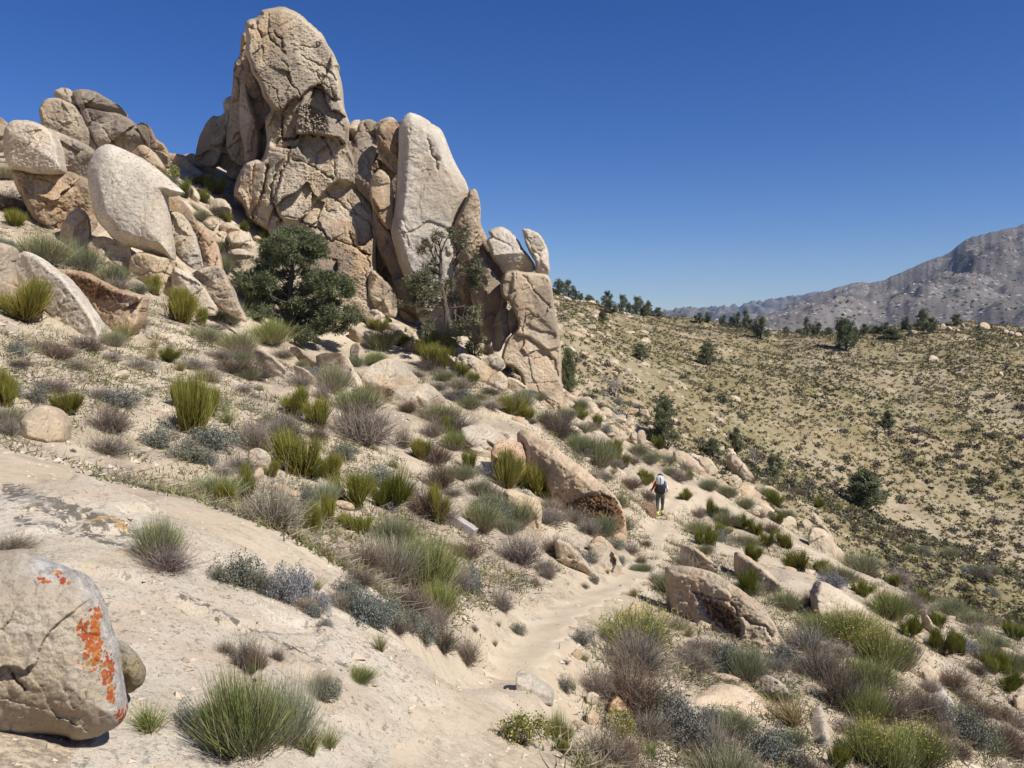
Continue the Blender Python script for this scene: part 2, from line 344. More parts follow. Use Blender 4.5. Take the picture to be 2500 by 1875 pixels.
# ------------------------------------------------------------------ ground sheet and footpath
def build_ground():
    w = np.concatenate([np.linspace(-2.0, -.66, 60, endpoint=False), np.linspace(-.66, .66, 520), np.linspace(.66, 2.0, 61)[1:]])
    s = np.concatenate([np.geomspace(4, 270, 560, endpoint=False), np.geomspace(270, 9000, 60)])
    S, Wd = np.meshgrid(s, w, indexing='ij'); X = Wd * S; Y = S - 12
    Z = H(X.ravel(), Y.ravel()).reshape(X.shape); fr = S > 420; Z[fr] = Hd(X[fr], Y[fr])
    n, m = X.shape; idx = np.arange(n * m).reshape(n, m)
    q = np.stack([idx[:-1, :-1], idx[:-1, 1:], idx[1:, 1:], idx[1:, :-1]], -1).reshape(-1, 4)
    far = np.clip((Y.ravel() * .55 + X.ravel() - 42) / 16, 0, 1) * (Y.ravel() > 20)
    far = np.clip(far + .35 * fbm(X.ravel() * .05, Y.ravel() * .05, 0, 31, 3) * (far > 0), 0, 1)
    me = mesh_from('ground', np.stack([X.ravel(), Y.ravel(), Z.ravel()], 1), [q], True, [M['sand']], {'far': far})
    tag(link('ground', me), kind='structure')
    # footpath sheet
    V = []; k = 9; i0 = int(np.argmax(TRAIL[:, 1] > 8.9)); nT = len(TRAIL) - i0
    for i, p in enumerate(TRAIL):
        if i < i0: continue
        a, b = TRAIL[max(i - 1, 0)], TRAIL[min(i + 1, len(TRAIL) - 1)]
        tn = (b - a)[:2]; tn /= np.linalg.norm(tn); nr = np.array([tn[1], -tn[0]])
        for j in range(k):
            o = (j / (k - 1) * 2 - 1) * TW_HALF[i] * (1 + .22 * math.sin(i * .9 + (3 if j < k / 2 else 0)) + .12 * math.sin(i * 2.3))
            V.append((p[0] + nr[0] * o, p[1] + nr[1] * o))
    V = np.array(V); z = H(V[:, 0], V[:, 1]) + .012
    e = np.abs(np.tile(np.linspace(-1, 1, k), nT)); z = z - .03 * (e > .99); z[:k] -= .10; z[-k:] -= .10; z[k:2 * k] -= .02
    ix = np.arange(len(V)).reshape(-1, k)
    q = np.stack([ix[:-1, :-1], ix[:-1, 1:], ix[1:, 1:], ix[1:, :-1]], -1).reshape(-1, 4)
    tag(link('footpath', mesh_from('footpath', np.c_[V, z], [q], True, [M['trail']])), kind='structure')
build_ground()

def build_mountains():
    def ridge(name, line, d0, d1, py0, mat, rough, seed, back=500):
        line = np.array(line, float); u = np.arange(line[0, 0], line[-1, 0], 3.0)
        top = np.interp(u, line[:, 0], line[:, 1])
        top = top + fbm(u * .05, u * 0, 0, seed, 4) * 2.2
        T = np.linspace(0, 1.25, 150); V = np.zeros((len(T), len(u), 3))
        for i, t in enumerate(T):
            d = d0 + (d1 - d0) * t
            z1 = (HZ - top) / F * d1; zb = (HZ - py0) / F * d0
            if t <= 1: z = zb + (z1 - zb) * (t ** .9)
            else: z = z1 - (t - 1) / .25 * back
            x = (u - CX) / F * d
            e = math.sin(min(t, 1) * math.pi) ** .6
            r = 1 - np.abs(fbm(x * .0022, d * .0030, 0, seed + 3, 5, .5))
            z = z + e * rough * (r - .75) + e * rough * .07 * fbm(x * .03, d * .03, 0, seed + 9, 3, .5)
            V[i] = np.stack([x, np.full_like(x, d), z], 1)
        ix = np.arange(V.shape[0] * V.shape[1]).reshape(V.shape[:2])
        q = np.stack([ix[:-1, :-1], ix[:-1, 1:], ix[1:, 1:], ix[1:, :-1]], -1).reshape(-1, 4)
        tag(link(name, mesh_from(name, V.reshape(-1, 3), [q], True, [mat])), kind='structure')
        return V
    a = ridge('mountain', [(1620, 830), (1720, 800), (1800, 786), (1860, 771), (1900, 757), (1973, 722), (2036, 702), (2079, 688), (2139, 688), (2206, 661), (2253, 637), (2318, 618), (2358, 582), (2402, 574), (2418, 566), (2470, 555), (2500, 546), (2700, 500), (3100, 470), (3600, 520)], 900, 2200, 850, M['mountain'], 95, 51)
    ridge('mountain_ridge', [(700, 790), (1200, 782), (1560, 776), (1636, 767), (1663, 761), (1726, 757), (1761, 746), (1802, 746), (1842, 740), (1900, 734), (2000, 716), (2200, 690), (2600, 660), (3200, 650)], 3800, 6500, 800, M['ridge'], 200, 77, 900)
    return a
MOUNT = build_mountains()

# ------------------------------------------------------------------ rocks
def chaikin(P, k=1):
    for _ in range(k):
        Q = np.roll(P, -1, 0); P = np.stack([P * .78 + Q * .22, P * .22 + Q * .78], 1).reshape(-1, 2)
    return P
def densify(P, step):
    out = []
    for a, b in zip(P, np.roll(P, -1, 0)):
        n = max(1, int(np.linalg.norm(b - a) / step)); out.append(a + (b - a) * np.linspace(0, 1, n, endpoint=False)[:, None])
    return np.vstack(out)
def seg_dist(Q, A, B):
    best = np.full(len(Q), 1e18); near = np.zeros_like(Q)
    for a, b in zip(A, B):
        ab = b - a; t = np.clip(((Q - a) @ ab) / max(ab @ ab, 1e-12), 0, 1); c = a + t[:, None] * ab
        d = ((Q - c) ** 2).sum(1); k = d < best; best[k] = d[k]; near[k] = c[k]
    return np.sqrt(best), near
def inside(Q, P):
    r = np.zeros(len(Q), bool)
    for (x0, y0), (x1, y1) in zip(P, np.roll(P, -1, 0)):
        if y0 == y1: continue
        c = ((y0 > Q[:, 1]) != (y1 > Q[:, 1])) & (Q[:, 0] < (x1 - x0) * (Q[:, 1] - y0) / (y1 - y0) + x0); r ^= c
    return r
def poly_grid(P, g):
    """square grid filled into polygon P, its rim snapped to the outline -> points, quads, signed distance, rim flag"""
    lo, hi = P.min(0) - g * 1.5, P.max(0) + g * 1.5
    xs = np.arange(lo[0], hi[0], g); ys = np.arange(lo[1], hi[1], g)
    Xg, Yg = np.meshgrid(xs, ys, indexing='ij'); Q = np.stack([Xg.ravel(), Yg.ravel()], 1)
    ins = inside(Q, P); dist, near = seg_dist(Q, P, np.roll(P, -1, 0)); sd = np.where(ins, dist, -dist)
    rim = (np.abs(sd) < .56 * g); keepv = sd > -.56 * g
    Q[rim] = near[rim]; sd[rim] = 0
    ix = np.arange(len(Q)).reshape(Xg.shape)
    q = np.stack([ix[:-1, :-1], ix[1:, :-1], ix[1:, 1:], ix[:-1, 1:]], -1).reshape(-1, 4)
    q = q[keepv[q].all(1)]
    q = q[(~rim[q]).any(1)]
    used = np.zeros(len(Q), bool); used[q.ravel()] = True
    mp = -np.ones(len(Q), int); mp[used] = np.arange(used.sum())
    q = mp[q]; Q = Q[used]; sd = np.maximum(sd[used], 0)
    # rim: every vertex on an edge used once
    e = np.sort(np.concatenate([q[:, [0, 1]], q[:, [1, 2]], q[:, [2, 3]], q[:, [3, 0]]]), 1)
    key = e[:, 0].astype(np.int64) * len(Q) + e[:, 1]; u, cnt = np.unique(key, return_counts=True)
    rimv = np.zeros(len(Q), bool); b = u[cnt == 1]; rimv[b // len(Q)] = True; rimv[b % len(Q)] = True
    return Q, q, sd, rimv
DEPTH = [None]; RK = [1.0]
ROCKS = []; _seed = [100]
LAND = []                                        # landmarks for telling shrubs apart: (px, py, phrase)
def rock(label, reg, poly, d=None, D=.34, R=.4, lean=(0, -.35), facets=4, cells=7, cellamp=.035, tilt=.18, rough=.014, cracks=(), patches=(),
         tint=(1, 1, 1), lichen=.25, mat='granite', name='boulder', cat='boulder', group=None, step=2.3, smooth=1, crackw=1.6, crackd=.05, mark=None, attrs=None, aniso=1.0, anchor=None, sub=0.0, backD=1.0, noise=1.0, foot=0.0, joint=.012, grow=5.0, dome=.15):
    _seed[0] += 17; sd_ = _seed[0]; rg = np.random.default_rng(sd_); R = R * RK[0]; joint = joint * 1.6
    if DEPTH[0] and step > 1.7: step = 1.7
    if d is not None and DEPTH[0]: d = DEPTH[0](d)
    P = px(reg, poly); P = chaikin(P, smooth)
    P = densify(P, max(3.0, step)); P0 = P.copy()
    if d is None:                                 # carry the foot of the rock down into the soil
        bot = P[:, 1].max(); hh = bot - P[:, 1].min(); ww = P[:, 0].max() - P[:, 0].min()
        tn = np.roll(P, -2, 0) - np.roll(P, 2, 0); sg = 1 if np.sum(P[:, 0] * np.roll(P[:, 1], -1) - P[:, 1] * np.roll(P[:, 0], -1)) > 0 else -1
        ny = -sg * tn[:, 0] / (np.linalg.norm(tn, axis=1) + 1e-9)
        gb = ground((P[:, 0].mean(), min(bot, 1874)))
        ft = min(.22 * hh + 1.3 * max(bot - HZ, 60) * D * math.sqrt(hh * ww) / F, .9 * hh)
        P[:, 1] += ft * np.clip((ny - .05) / .5, 0, 1)
    area = abs(.5 * np.sum(P[:, 0] * np.roll(P[:, 1], -1) - P[:, 1] * np.roll(P[:, 0], -1)))
    Lp = math.sqrt(area); c0 = P.mean(0); P0 = P if d is not None else P0
    slope = 0.0
    if d is None:
        xs_ = np.linspace(P[:, 0].min() + .12 * Lp, P[:, 0].max() - .12 * Lp, 9); pts_ = []
        for xv in xs_:
            k_ = np.abs(P0[:, 0] - xv) < .08 * Lp + 2
            g = ground((xv, P0[k_, 1].max())) if k_.any() else None
            if g is not None: pts_.append((xv, g[1]))
        if len(pts_) >= 4:
            pts_ = np.array(pts_); med = np.median(pts_[:, 1]); ok = np.abs(np.log(pts_[:, 1] / med)) < .3
            if ok.sum() >= 4:
                slope, b0 = np.polyfit(pts_[ok, 0], pts_[ok, 1], 1); d = float(slope * c0[0] + b0)
    if d is None:
        a = px(reg, [anchor])[0] if anchor is not None else np.array([np.average(P[:, 0]), P[:, 1].max() - .12 * (P[:, 1].max() - P[:, 1].min())])
        g = ground(a); d = g[1] if g is not None else 60.0
    m = d / F; L = Lp * m
    nr = P - c0; nr /= np.linalg.norm(nr, axis=1)[:, None] + 1e-9
    P = P + nr * (fbm(P[:, 0] * 4.5 / Lp, P[:, 1] * 4.5 / Lp, 0, sd_, 4, .6) * rough * Lp)[:, None]
    if DEPTH[0]: P = P + nr * grow
    Q, q, sd, rim = poly_grid(P, step)
    hw = (P.max(0) - P.min(0)) / 2; mid = (P.max(0) + P.min(0)) / 2
    xn = (Q[:, 0] - mid[0]) / hw[0]; zn = -(Q[:, 1] - mid[1]) / hw[1]
    inr = sd.max(); u = np.clip(sd / (R * inr), 0, 1); f = np.sqrt(1 - (1 - u) ** 2) * .55 + .45 * u; u2 = np.clip(sd / inr, 0, 1); f = (1 - dome) * f + dome * np.sqrt(1 - (1 - u2) ** 2)
    cap = 1 + lean[0] * xn + lean[1] * zn
    for _ in range(facets):
        a = rg.uniform(0, 2 * math.pi); k = rg.uniform(.55, 1.25)
        pl = rg.uniform(.9, 1.25) - k * (math.cos(a) * xn + math.sin(a) * zn)
        cap = np.where(np.abs(cap - pl) < .04, np.minimum(cap, pl) - (.04 - np.abs(cap - pl)) ** 2 / .16, np.minimum(cap, pl))
    cap = np.maximum(cap, .12)
    dl = f * cap * D * L
    # jointed blocks: every cell of a warped pattern is set back or proud and tilted a little
    if cells:
        ja = rg.uniform(.2, .5) * rg.choice([-1, 1]); wpx = fbm(Q[:, 0] * 3 / Lp, Q[:, 1] * 3 / Lp, 1, sd_ + 1, 4, .6); wpz = fbm(Q[:, 0] * 3 / Lp, Q[:, 1] * 3 / Lp, 5, sd_ + 2, 4, .6)
        rx0 = Q[:, 0] / Lp + .035 * wpx; rz0 = Q[:, 1] / Lp + .035 * wpz; ca_, sa_ = math.cos(ja), math.sin(ja)
        wx = rx0 * ca_ - rz0 * sa_; wz = rx0 * sa_ + rz0 * ca_; pr_ = P / Lp; prx = pr_[:, 0] * ca_ - pr_[:, 1] * sa_; prz = pr_[:, 0] * sa_ + pr_[:, 1] * ca_
        for lev, (nc, am) in enumerate(((cells, cellamp), (cells * 4, cellamp * .3))):
            sx = rg.uniform(prx.min(), prx.max(), nc); sz = rg.uniform(prz.min(), prz.max(), nc)
            dd = np.maximum(np.abs(wx[:, None] - sx), np.abs(wz[:, None] - sz) * aniso) ** 2 + .25 * ((wx[:, None] - sx) ** 2 + ((wz[:, None] - sz) * aniso) ** 2); j = dd.argmin(1)
            if nc > 2:
                two = np.sqrt(np.partition(dd, 1, axis=1)[:, :2]); gap = (two[:, 1] - two[:, 0]); dl = dl - f * L * joint * (1 if lev == 0 else .22) * np.exp(-(gap / (.014 if lev == 0 else .010)) ** 2) * np.clip(.5 + 1.2 * wpx, 0, 1.3)
            off = rg.normal(0, 1, nc) * am; tx = rg.normal(0, tilt, nc) * (.6 if lev else 1); tz = rg.normal(0, tilt, nc) * (.6 if lev else 1)
            dl = dl + f * L * (off[j] + tx[j] * (wx - sx[j]) + tz[j] * (wz - sz[j])) * (1 if lev == 0 else .8)
    xm, zm = Q[:, 0] * m, -Q[:, 1] * m
    fe = np.clip(sd / 5.0, 0, 1) * .6 + .4 * f; dl = dl + noise * fe * L * (.006 * fbm(xm * 2.6 / L, zm * 2.6 / L, 0, sd_ + 4, 3) + .005 * (1 - 2 * np.abs(fbm(xm * 7 / L, zm * 7 / L, 2, sd_ + 5, 4, .6))) + .009 * fbm(xm * 16 / L, zm * 20 / L, 4, sd_ + 6, 5, .8))
    for cr in cracks:
        cw, cd = crackw, crackd
        if isinstance(cr, dict): cw, cd, cr = cr.get('w', crackw), cr.get('d', crackd), cr['p']
        C = px(reg, cr); C = densify(np.vstack([C, C[::-1][1:-1]]) if len(C) > 2 else C, 6)[: None]
        C = px(reg, cr); A_, B_ = C[:-1], C[1:]
        jx = Q + np.stack([fbm(Q[:, 0] * .09, Q[:, 1] * .09, 1, sd_ + 8, 3), fbm(Q[:, 0] * .09, Q[:, 1] * .09, 7, sd_ + 9, 3)], 1) * 3.0
        cdist, _ = seg_dist(jx, A_, B_); wv = cw * (1 + .5 * fbm(Q[:, 0] * .05, Q[:, 1] * .05, 2, sd_ + 7, 2))
        dl = dl - fe * cd * L * np.exp(-(cdist / np.maximum(wv, .5)) ** 2)
        # the lower lip of a crack stands proud or set back a little
        side = np.sign((B_[0] - A_[0])[0] * (jx[:, 1] - A_[0][1]) - (B_[0] - A_[0])[1] * (jx[:, 0] - A_[0][0]))
        dl = dl + f * .25 * cd * L * side * np.exp(-cdist / 14.0)
    for pt in patches:                            # (outline, offset in rock sizes, softness px, roughness)
        pp = px(reg, pt[0]); pp = densify(chaikin(pp, 1), 5); ins = inside(Q, pp); pd, _ = seg_dist(Q, pp, np.roll(pp, -1, 0)); pd = np.where(ins, pd, -pd)
        w = 1 / (1 + np.exp(-pd / pt[2])); dl = dl + f * L * pt[1] * w
        if len(pt) > 5:
            pc = pp.mean(0); dl = dl + f * L * w * (pt[5][0] * (Q[:, 0] - pc[0]) + pt[5][1] * (Q[:, 1] - pc[1])) / Lp
        if len(pt) > 3: dl = dl + f * L * w * pt[3] * (np.abs(fbm(Q[:, 0] * .16, Q[:, 1] * .22, 3, sd_ + 12, 3, .6)) * 2 - 1)
    crust = np.zeros(len(Q))
    for pt in patches:
        if len(pt) > 4:
            pp = densify(chaikin(px(reg, pt[0]), 1), 5); ins = inside(Q, pp); pd, _ = seg_dist(Q, pp, np.roll(pp, -1, 0)); crust = np.maximum(crust, pt[4] / (1 + np.exp(-np.where(ins, pd, -pd) / 5)))
    dl = np.maximum(dl, -.4 * D * L); dl[rim] = 0
    n = len(Q)
    dq = d + np.clip(slope, -.9 * d / F, .9 * d / F) * (Q[:, 0] - c0[0]); yf = dq - dl
    front = np.stack([(Q[:, 0] - CX) / F * yf, yf, (HZ - Q[:, 1]) / F * yf], 1)
    yb = dq + f * D * L * backD * (1 + .15 * fbm(xm * 2 / L, zm * 2 / L, 3, sd_ + 15, 3)); 
    back = np.stack([(Q[:, 0] - CX) / F * dq, yb, (HZ - Q[:, 1]) / F * dq], 1)
    bi = np.where(rim, np.arange(n), n + np.cumsum(~rim) - 1)
    V = np.vstack([front, back[~rim]])
    base = np.array([front[:, 0].mean(), d, front[:, 2].min()])
    at_ = {'crust': np.concatenate([crust, crust[~rim]])}
    for k, fn in (attrs or {}).items():
        a = fn(Q); at_[k] = np.concatenate([a, a[~rim]])
    me = mesh_from(name, V - base, [q[:, ::-1], bi[q]], True, [M[mat]], at_)
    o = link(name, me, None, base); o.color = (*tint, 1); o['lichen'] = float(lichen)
    tag(o, label, cat, group); ROCKS.append((o, c0, Lp, d))
    if mark: LAND.append((c0[0], c0[1], Lp, mark))
    return o
SLAB_PTS = []
def slab(label, reg, poly, hgt=.12, g=.05, rough=.02, bump=.03, tint=(1, 1, 1), lichen=.1, mat='slab', name='granite_slab', cat='rock slab', R=.5, mark=None, greys=(), smooth=2, lump=.06, ledge=0.0):
    _seed[0] += 17; sd_ = _seed[0]
    P = densify(chaikin(px(reg, poly), smooth), 25)
    W3 = [ground(p) for p in P]; W3 = np.array([w for w in W3 if w is not None]); P2 = W3[:, :2]
    c0 = P2.mean(0); L = math.sqrt(abs(.5 * np.sum(P2[:, 0] * np.roll(P2[:, 1], -1) - P2[:, 1] * np.roll(P2[:, 0], -1))))
    P2 = densify(P2, g * 2); P2 = P2 + (np.stack([fbm(P2[:, 0] * 1.1, P2[:, 1] * 1.1, 0, sd_, 4, .6), fbm(P2[:, 0] * 1.1, P2[:, 1] * 1.1, 5, sd_, 4, .6)], 1)) * rough * L
    Q, q, sd, rim = poly_grid(P2, g)
    Rr = R; u = np.clip(sd / Rr, 0, 1); f = u * u * (3 - 2 * u) * .7 + .3 * np.sqrt(1 - (1 - u) ** 2)
    hz = H(Q[:, 0], Q[:, 1])
    z = hz - .08 + (hgt + .08) * f + f * (lump * fbm(Q[:, 0] * .8, Q[:, 1] * .8, 0, sd_ + 2, 3) + bump * (1 - 2 * np.abs(fbm(Q[:, 0] * 2.1 + Q[:, 1] * .6, Q[:, 1] * 1.2, 0, sd_ + 3, 4, .6))) + .006 * fbm(Q[:, 0] * 14, Q[:, 1] * 14, 0, sd_ + 4, 3))
    if ledge:                                     # exfoliation sheets end in low ragged steps
        for k_ in range(3):
            n_ = fbm(Q[:, 0] * .45 + 3 * k_, Q[:, 1] * .32, 7.7 * k_, sd_ + 20 + k_, 5, .55); s_ = np.clip((n_ - .08) / .018, 0, 1); z = z + f * ledge * (s_ * s_ * (3 - 2 * s_) - .45)
    z[rim] = hz[rim] - .12
    pxy = np.stack([Q[:, 0] / Q[:, 1].clip(.5) * F + CX, HZ - z / Q[:, 1].clip(.5) * F], 1)
    gm = np.zeros(len(Q))
    for ln, wd, am in greys:
        C = px(reg, ln); dist, _ = seg_dist(pxy, C[:-1], C[1:]); gm = np.maximum(gm, am * np.exp(-(dist / wd) ** 2))
    base = np.array([*c0, gz(*c0)]); V = np.c_[Q, z] - base
    me = mesh_from(name, V, [q], True, [M[mat]], {'grey': gm})
    o = link(name, me, None, base); o.color = (*tint, 1); o['lichen'] = float(lichen); tag(o, label, cat)
    SLAB_PTS.append(np.c_[Q, z])
    cp = px(reg, poly).mean(0)
    if mark: LAND.append((cp[0], cp[1], 60, mark))
    return o

# ---- bedrock slabs in the foreground
slab('wide pale granite slab sloping across the near ground below the lichen-spotted boulder', 'F',
     [(-250, 1180), (60, 1130), (330, 1170), (560, 1270), (700, 1340), (790, 1420), (900, 1480), (1010, 1540), (1100, 1590), (1180, 1650), (1225, 1720), (1240, 1790), (1170, 1830), (1260, 1900), (1100, 2050), (500, 2050), (-250, 1950)],
     hgt=.035, g=.035, R=.9, bump=.008, lump=.03, ledge=.045, lichen=.55, mark='the wide pale slab',
     greys=[([(0, 1190), (120, 1235), (300, 1290), (380, 1330)], 42, 1.0), ([(40, 1270), (200, 1300), (330, 1345)], 26, .9), ([(260, 1150), (400, 1200), (540, 1290)], 16, .85),
            ([(440, 1450), (520, 1485), (660, 1560), (760, 1600), (900, 1640)], 17, .85), ([(620, 1530), (700, 1580), (800, 1620)], 22, .8), ([(453, 1460), (480, 1490), (540, 1520)], 7, .9), ([(1060, 1590), (1100, 1620)], 14, .75)])
slab('low sandy-coloured bedrock sheet beneath the split timber beam', 'F', [(1200, 1200), (1290, 1190), (1330, 1230), (1330, 1290), (1250, 1290), (1190, 1250)], hgt=.22, g=.05, R=.5, lichen=.4, mark='the low bedrock sheet')
slab('pale bedrock strip below the dry grass tuft on the lower slope', 'F', [(1960, 1720), (2010, 1700), (2050, 1790), (2060, 1830), (2010, 1840), (1970, 1790)], hgt=.16, g=.035, R=.3, mat='granite_pale', mark='the pale bedrock strip')
slab('smooth pink-tan bedrock apron in the lower middle ground', 'F', [(1640, 1690), (1760, 1640), (1830, 1640), (1900, 1700), (1930, 1770), (1830, 1760), (1720, 1740)], hgt=.08, g=.04, R=.5, tint=(1.0, .93, .86), mark='the pink-tan bedrock apron')
slab('long pale bedrock rib running down the right-hand slope', 'F', [(2270, 1665), (2300, 1680), (2350, 1740), (2380, 1780), (2330, 1790), (2290, 1740), (2260, 1690)], hgt=.25, g=.05, R=.4, mat='granite_pale', mark='the pale bedrock rib')

# ---- the boulder beside the camera
def _orange(Q):
    a = np.zeros(len(Q))
    for (x, y, rx, ry) in ((226, 1560, 34, 100), (262, 1640, 26, 60), (270, 1690, 16, 34), (200, 1530, 14, 40), (215, 1595, 26, 60), (160, 1422, 22, 16), (140, 1400, 16, 10), (104, 1417, 22, 11), (240, 1500, 14, 30), (305, 1750, 30, 30), (335, 1760, 14, 12)):
        a = np.maximum(a, np.exp(-(((Q[:, 0] - x) / rx) ** 2 + ((Q[:, 1] - y) / ry) ** 2) ** 1.5))
    return a
def _greyrim(Q):
    c = px('R8', [(230, 590), (430, 660), (520, 780), (560, 930), (600, 1050), (630, 1250), (640, 1390)]); dd, _ = seg_dist(Q, c[:-1], c[1:])
    return np.exp(-(dd / 34) ** 2) + .5 * np.exp(-(((Q[:, 0] - 60) / 90) ** 2 + ((Q[:, 1] - 1395) / 40) ** 2))
rock('large near boulder speckled with bright orange lichen, cut off by the picture edge', 'R8',
     [(-300, 620), (-120, 530), (0, 525), (100, 510), (200, 560), (300, 602), (430, 650), (500, 740), (545, 830), (570, 930), (605, 1010), (622, 1110), (637, 1250), (650, 1400), (600, 1450), (500, 1500), (380, 1520), (330, 1490), (200, 1488), (0, 1535), (-300, 1560), (-480, 1300), (-480, 900)],
     d=3.35, D=.32, R=.55, lean=(-.25, -.15), facets=0, cells=4, cellamp=.02, tilt=.08, rough=.006, step=3.0, mat='granite_near', lichen=.35, attrs={'orange': _orange, 'grey': _greyrim},
     cracks=[dict(p=[(70, 1170), (100, 1215), (125, 1240)], w=4, d=.03), dict(p=[(0, 1290), (90, 1320), (180, 1330), (330, 1380), (420, 1400)], w=3, d=.010), dict(p=[(0, 1400), (120, 1420), (260, 1440)], w=3, d=.008)], mark='the orange-lichen boulder', noise=.6)
rock('dark-crusted fist-shaped stone tucked behind the orange-lichen boulder', 'R8', [(560, 1000), (620, 990), (660, 1010), (720, 1075), (765, 1150), (750, 1220), (690, 1265), (630, 1275), (560, 1270), (540, 1120)],
     d=3.72, D=.34, R=.6, facets=2, cells=3, cellamp=.02, rough=.012, step=3.0, mat='granite_near', lichen=.9, tint=(.62, .6, .5), attrs={'orange': lambda Q: np.zeros(len(Q)), 'grey': lambda Q: np.exp(-(((Q[:, 0] - 305) / 30) ** 2 + ((Q[:, 1] - 1580) / 26) ** 2)) * .6}, name='stone', cat='stone')

from mathutils import kdtree
def _slab_tree():
    P = np.vstack(SLAB_PTS); t = kdtree.KDTree(len(P))
    for i, p in enumerate(P): t.insert((p[0], p[1], 0), i)
    t.balance(); return P, t
SLP, SLT = _slab_tree()
def surf(x, y):                                  # top of the soil or of the bedrock sheets lying on it
    z = gz(x, y); c, i, dd = SLT.find((x, y, 0))
    return max(z, SLP[i, 2]) if dd < .06 else z
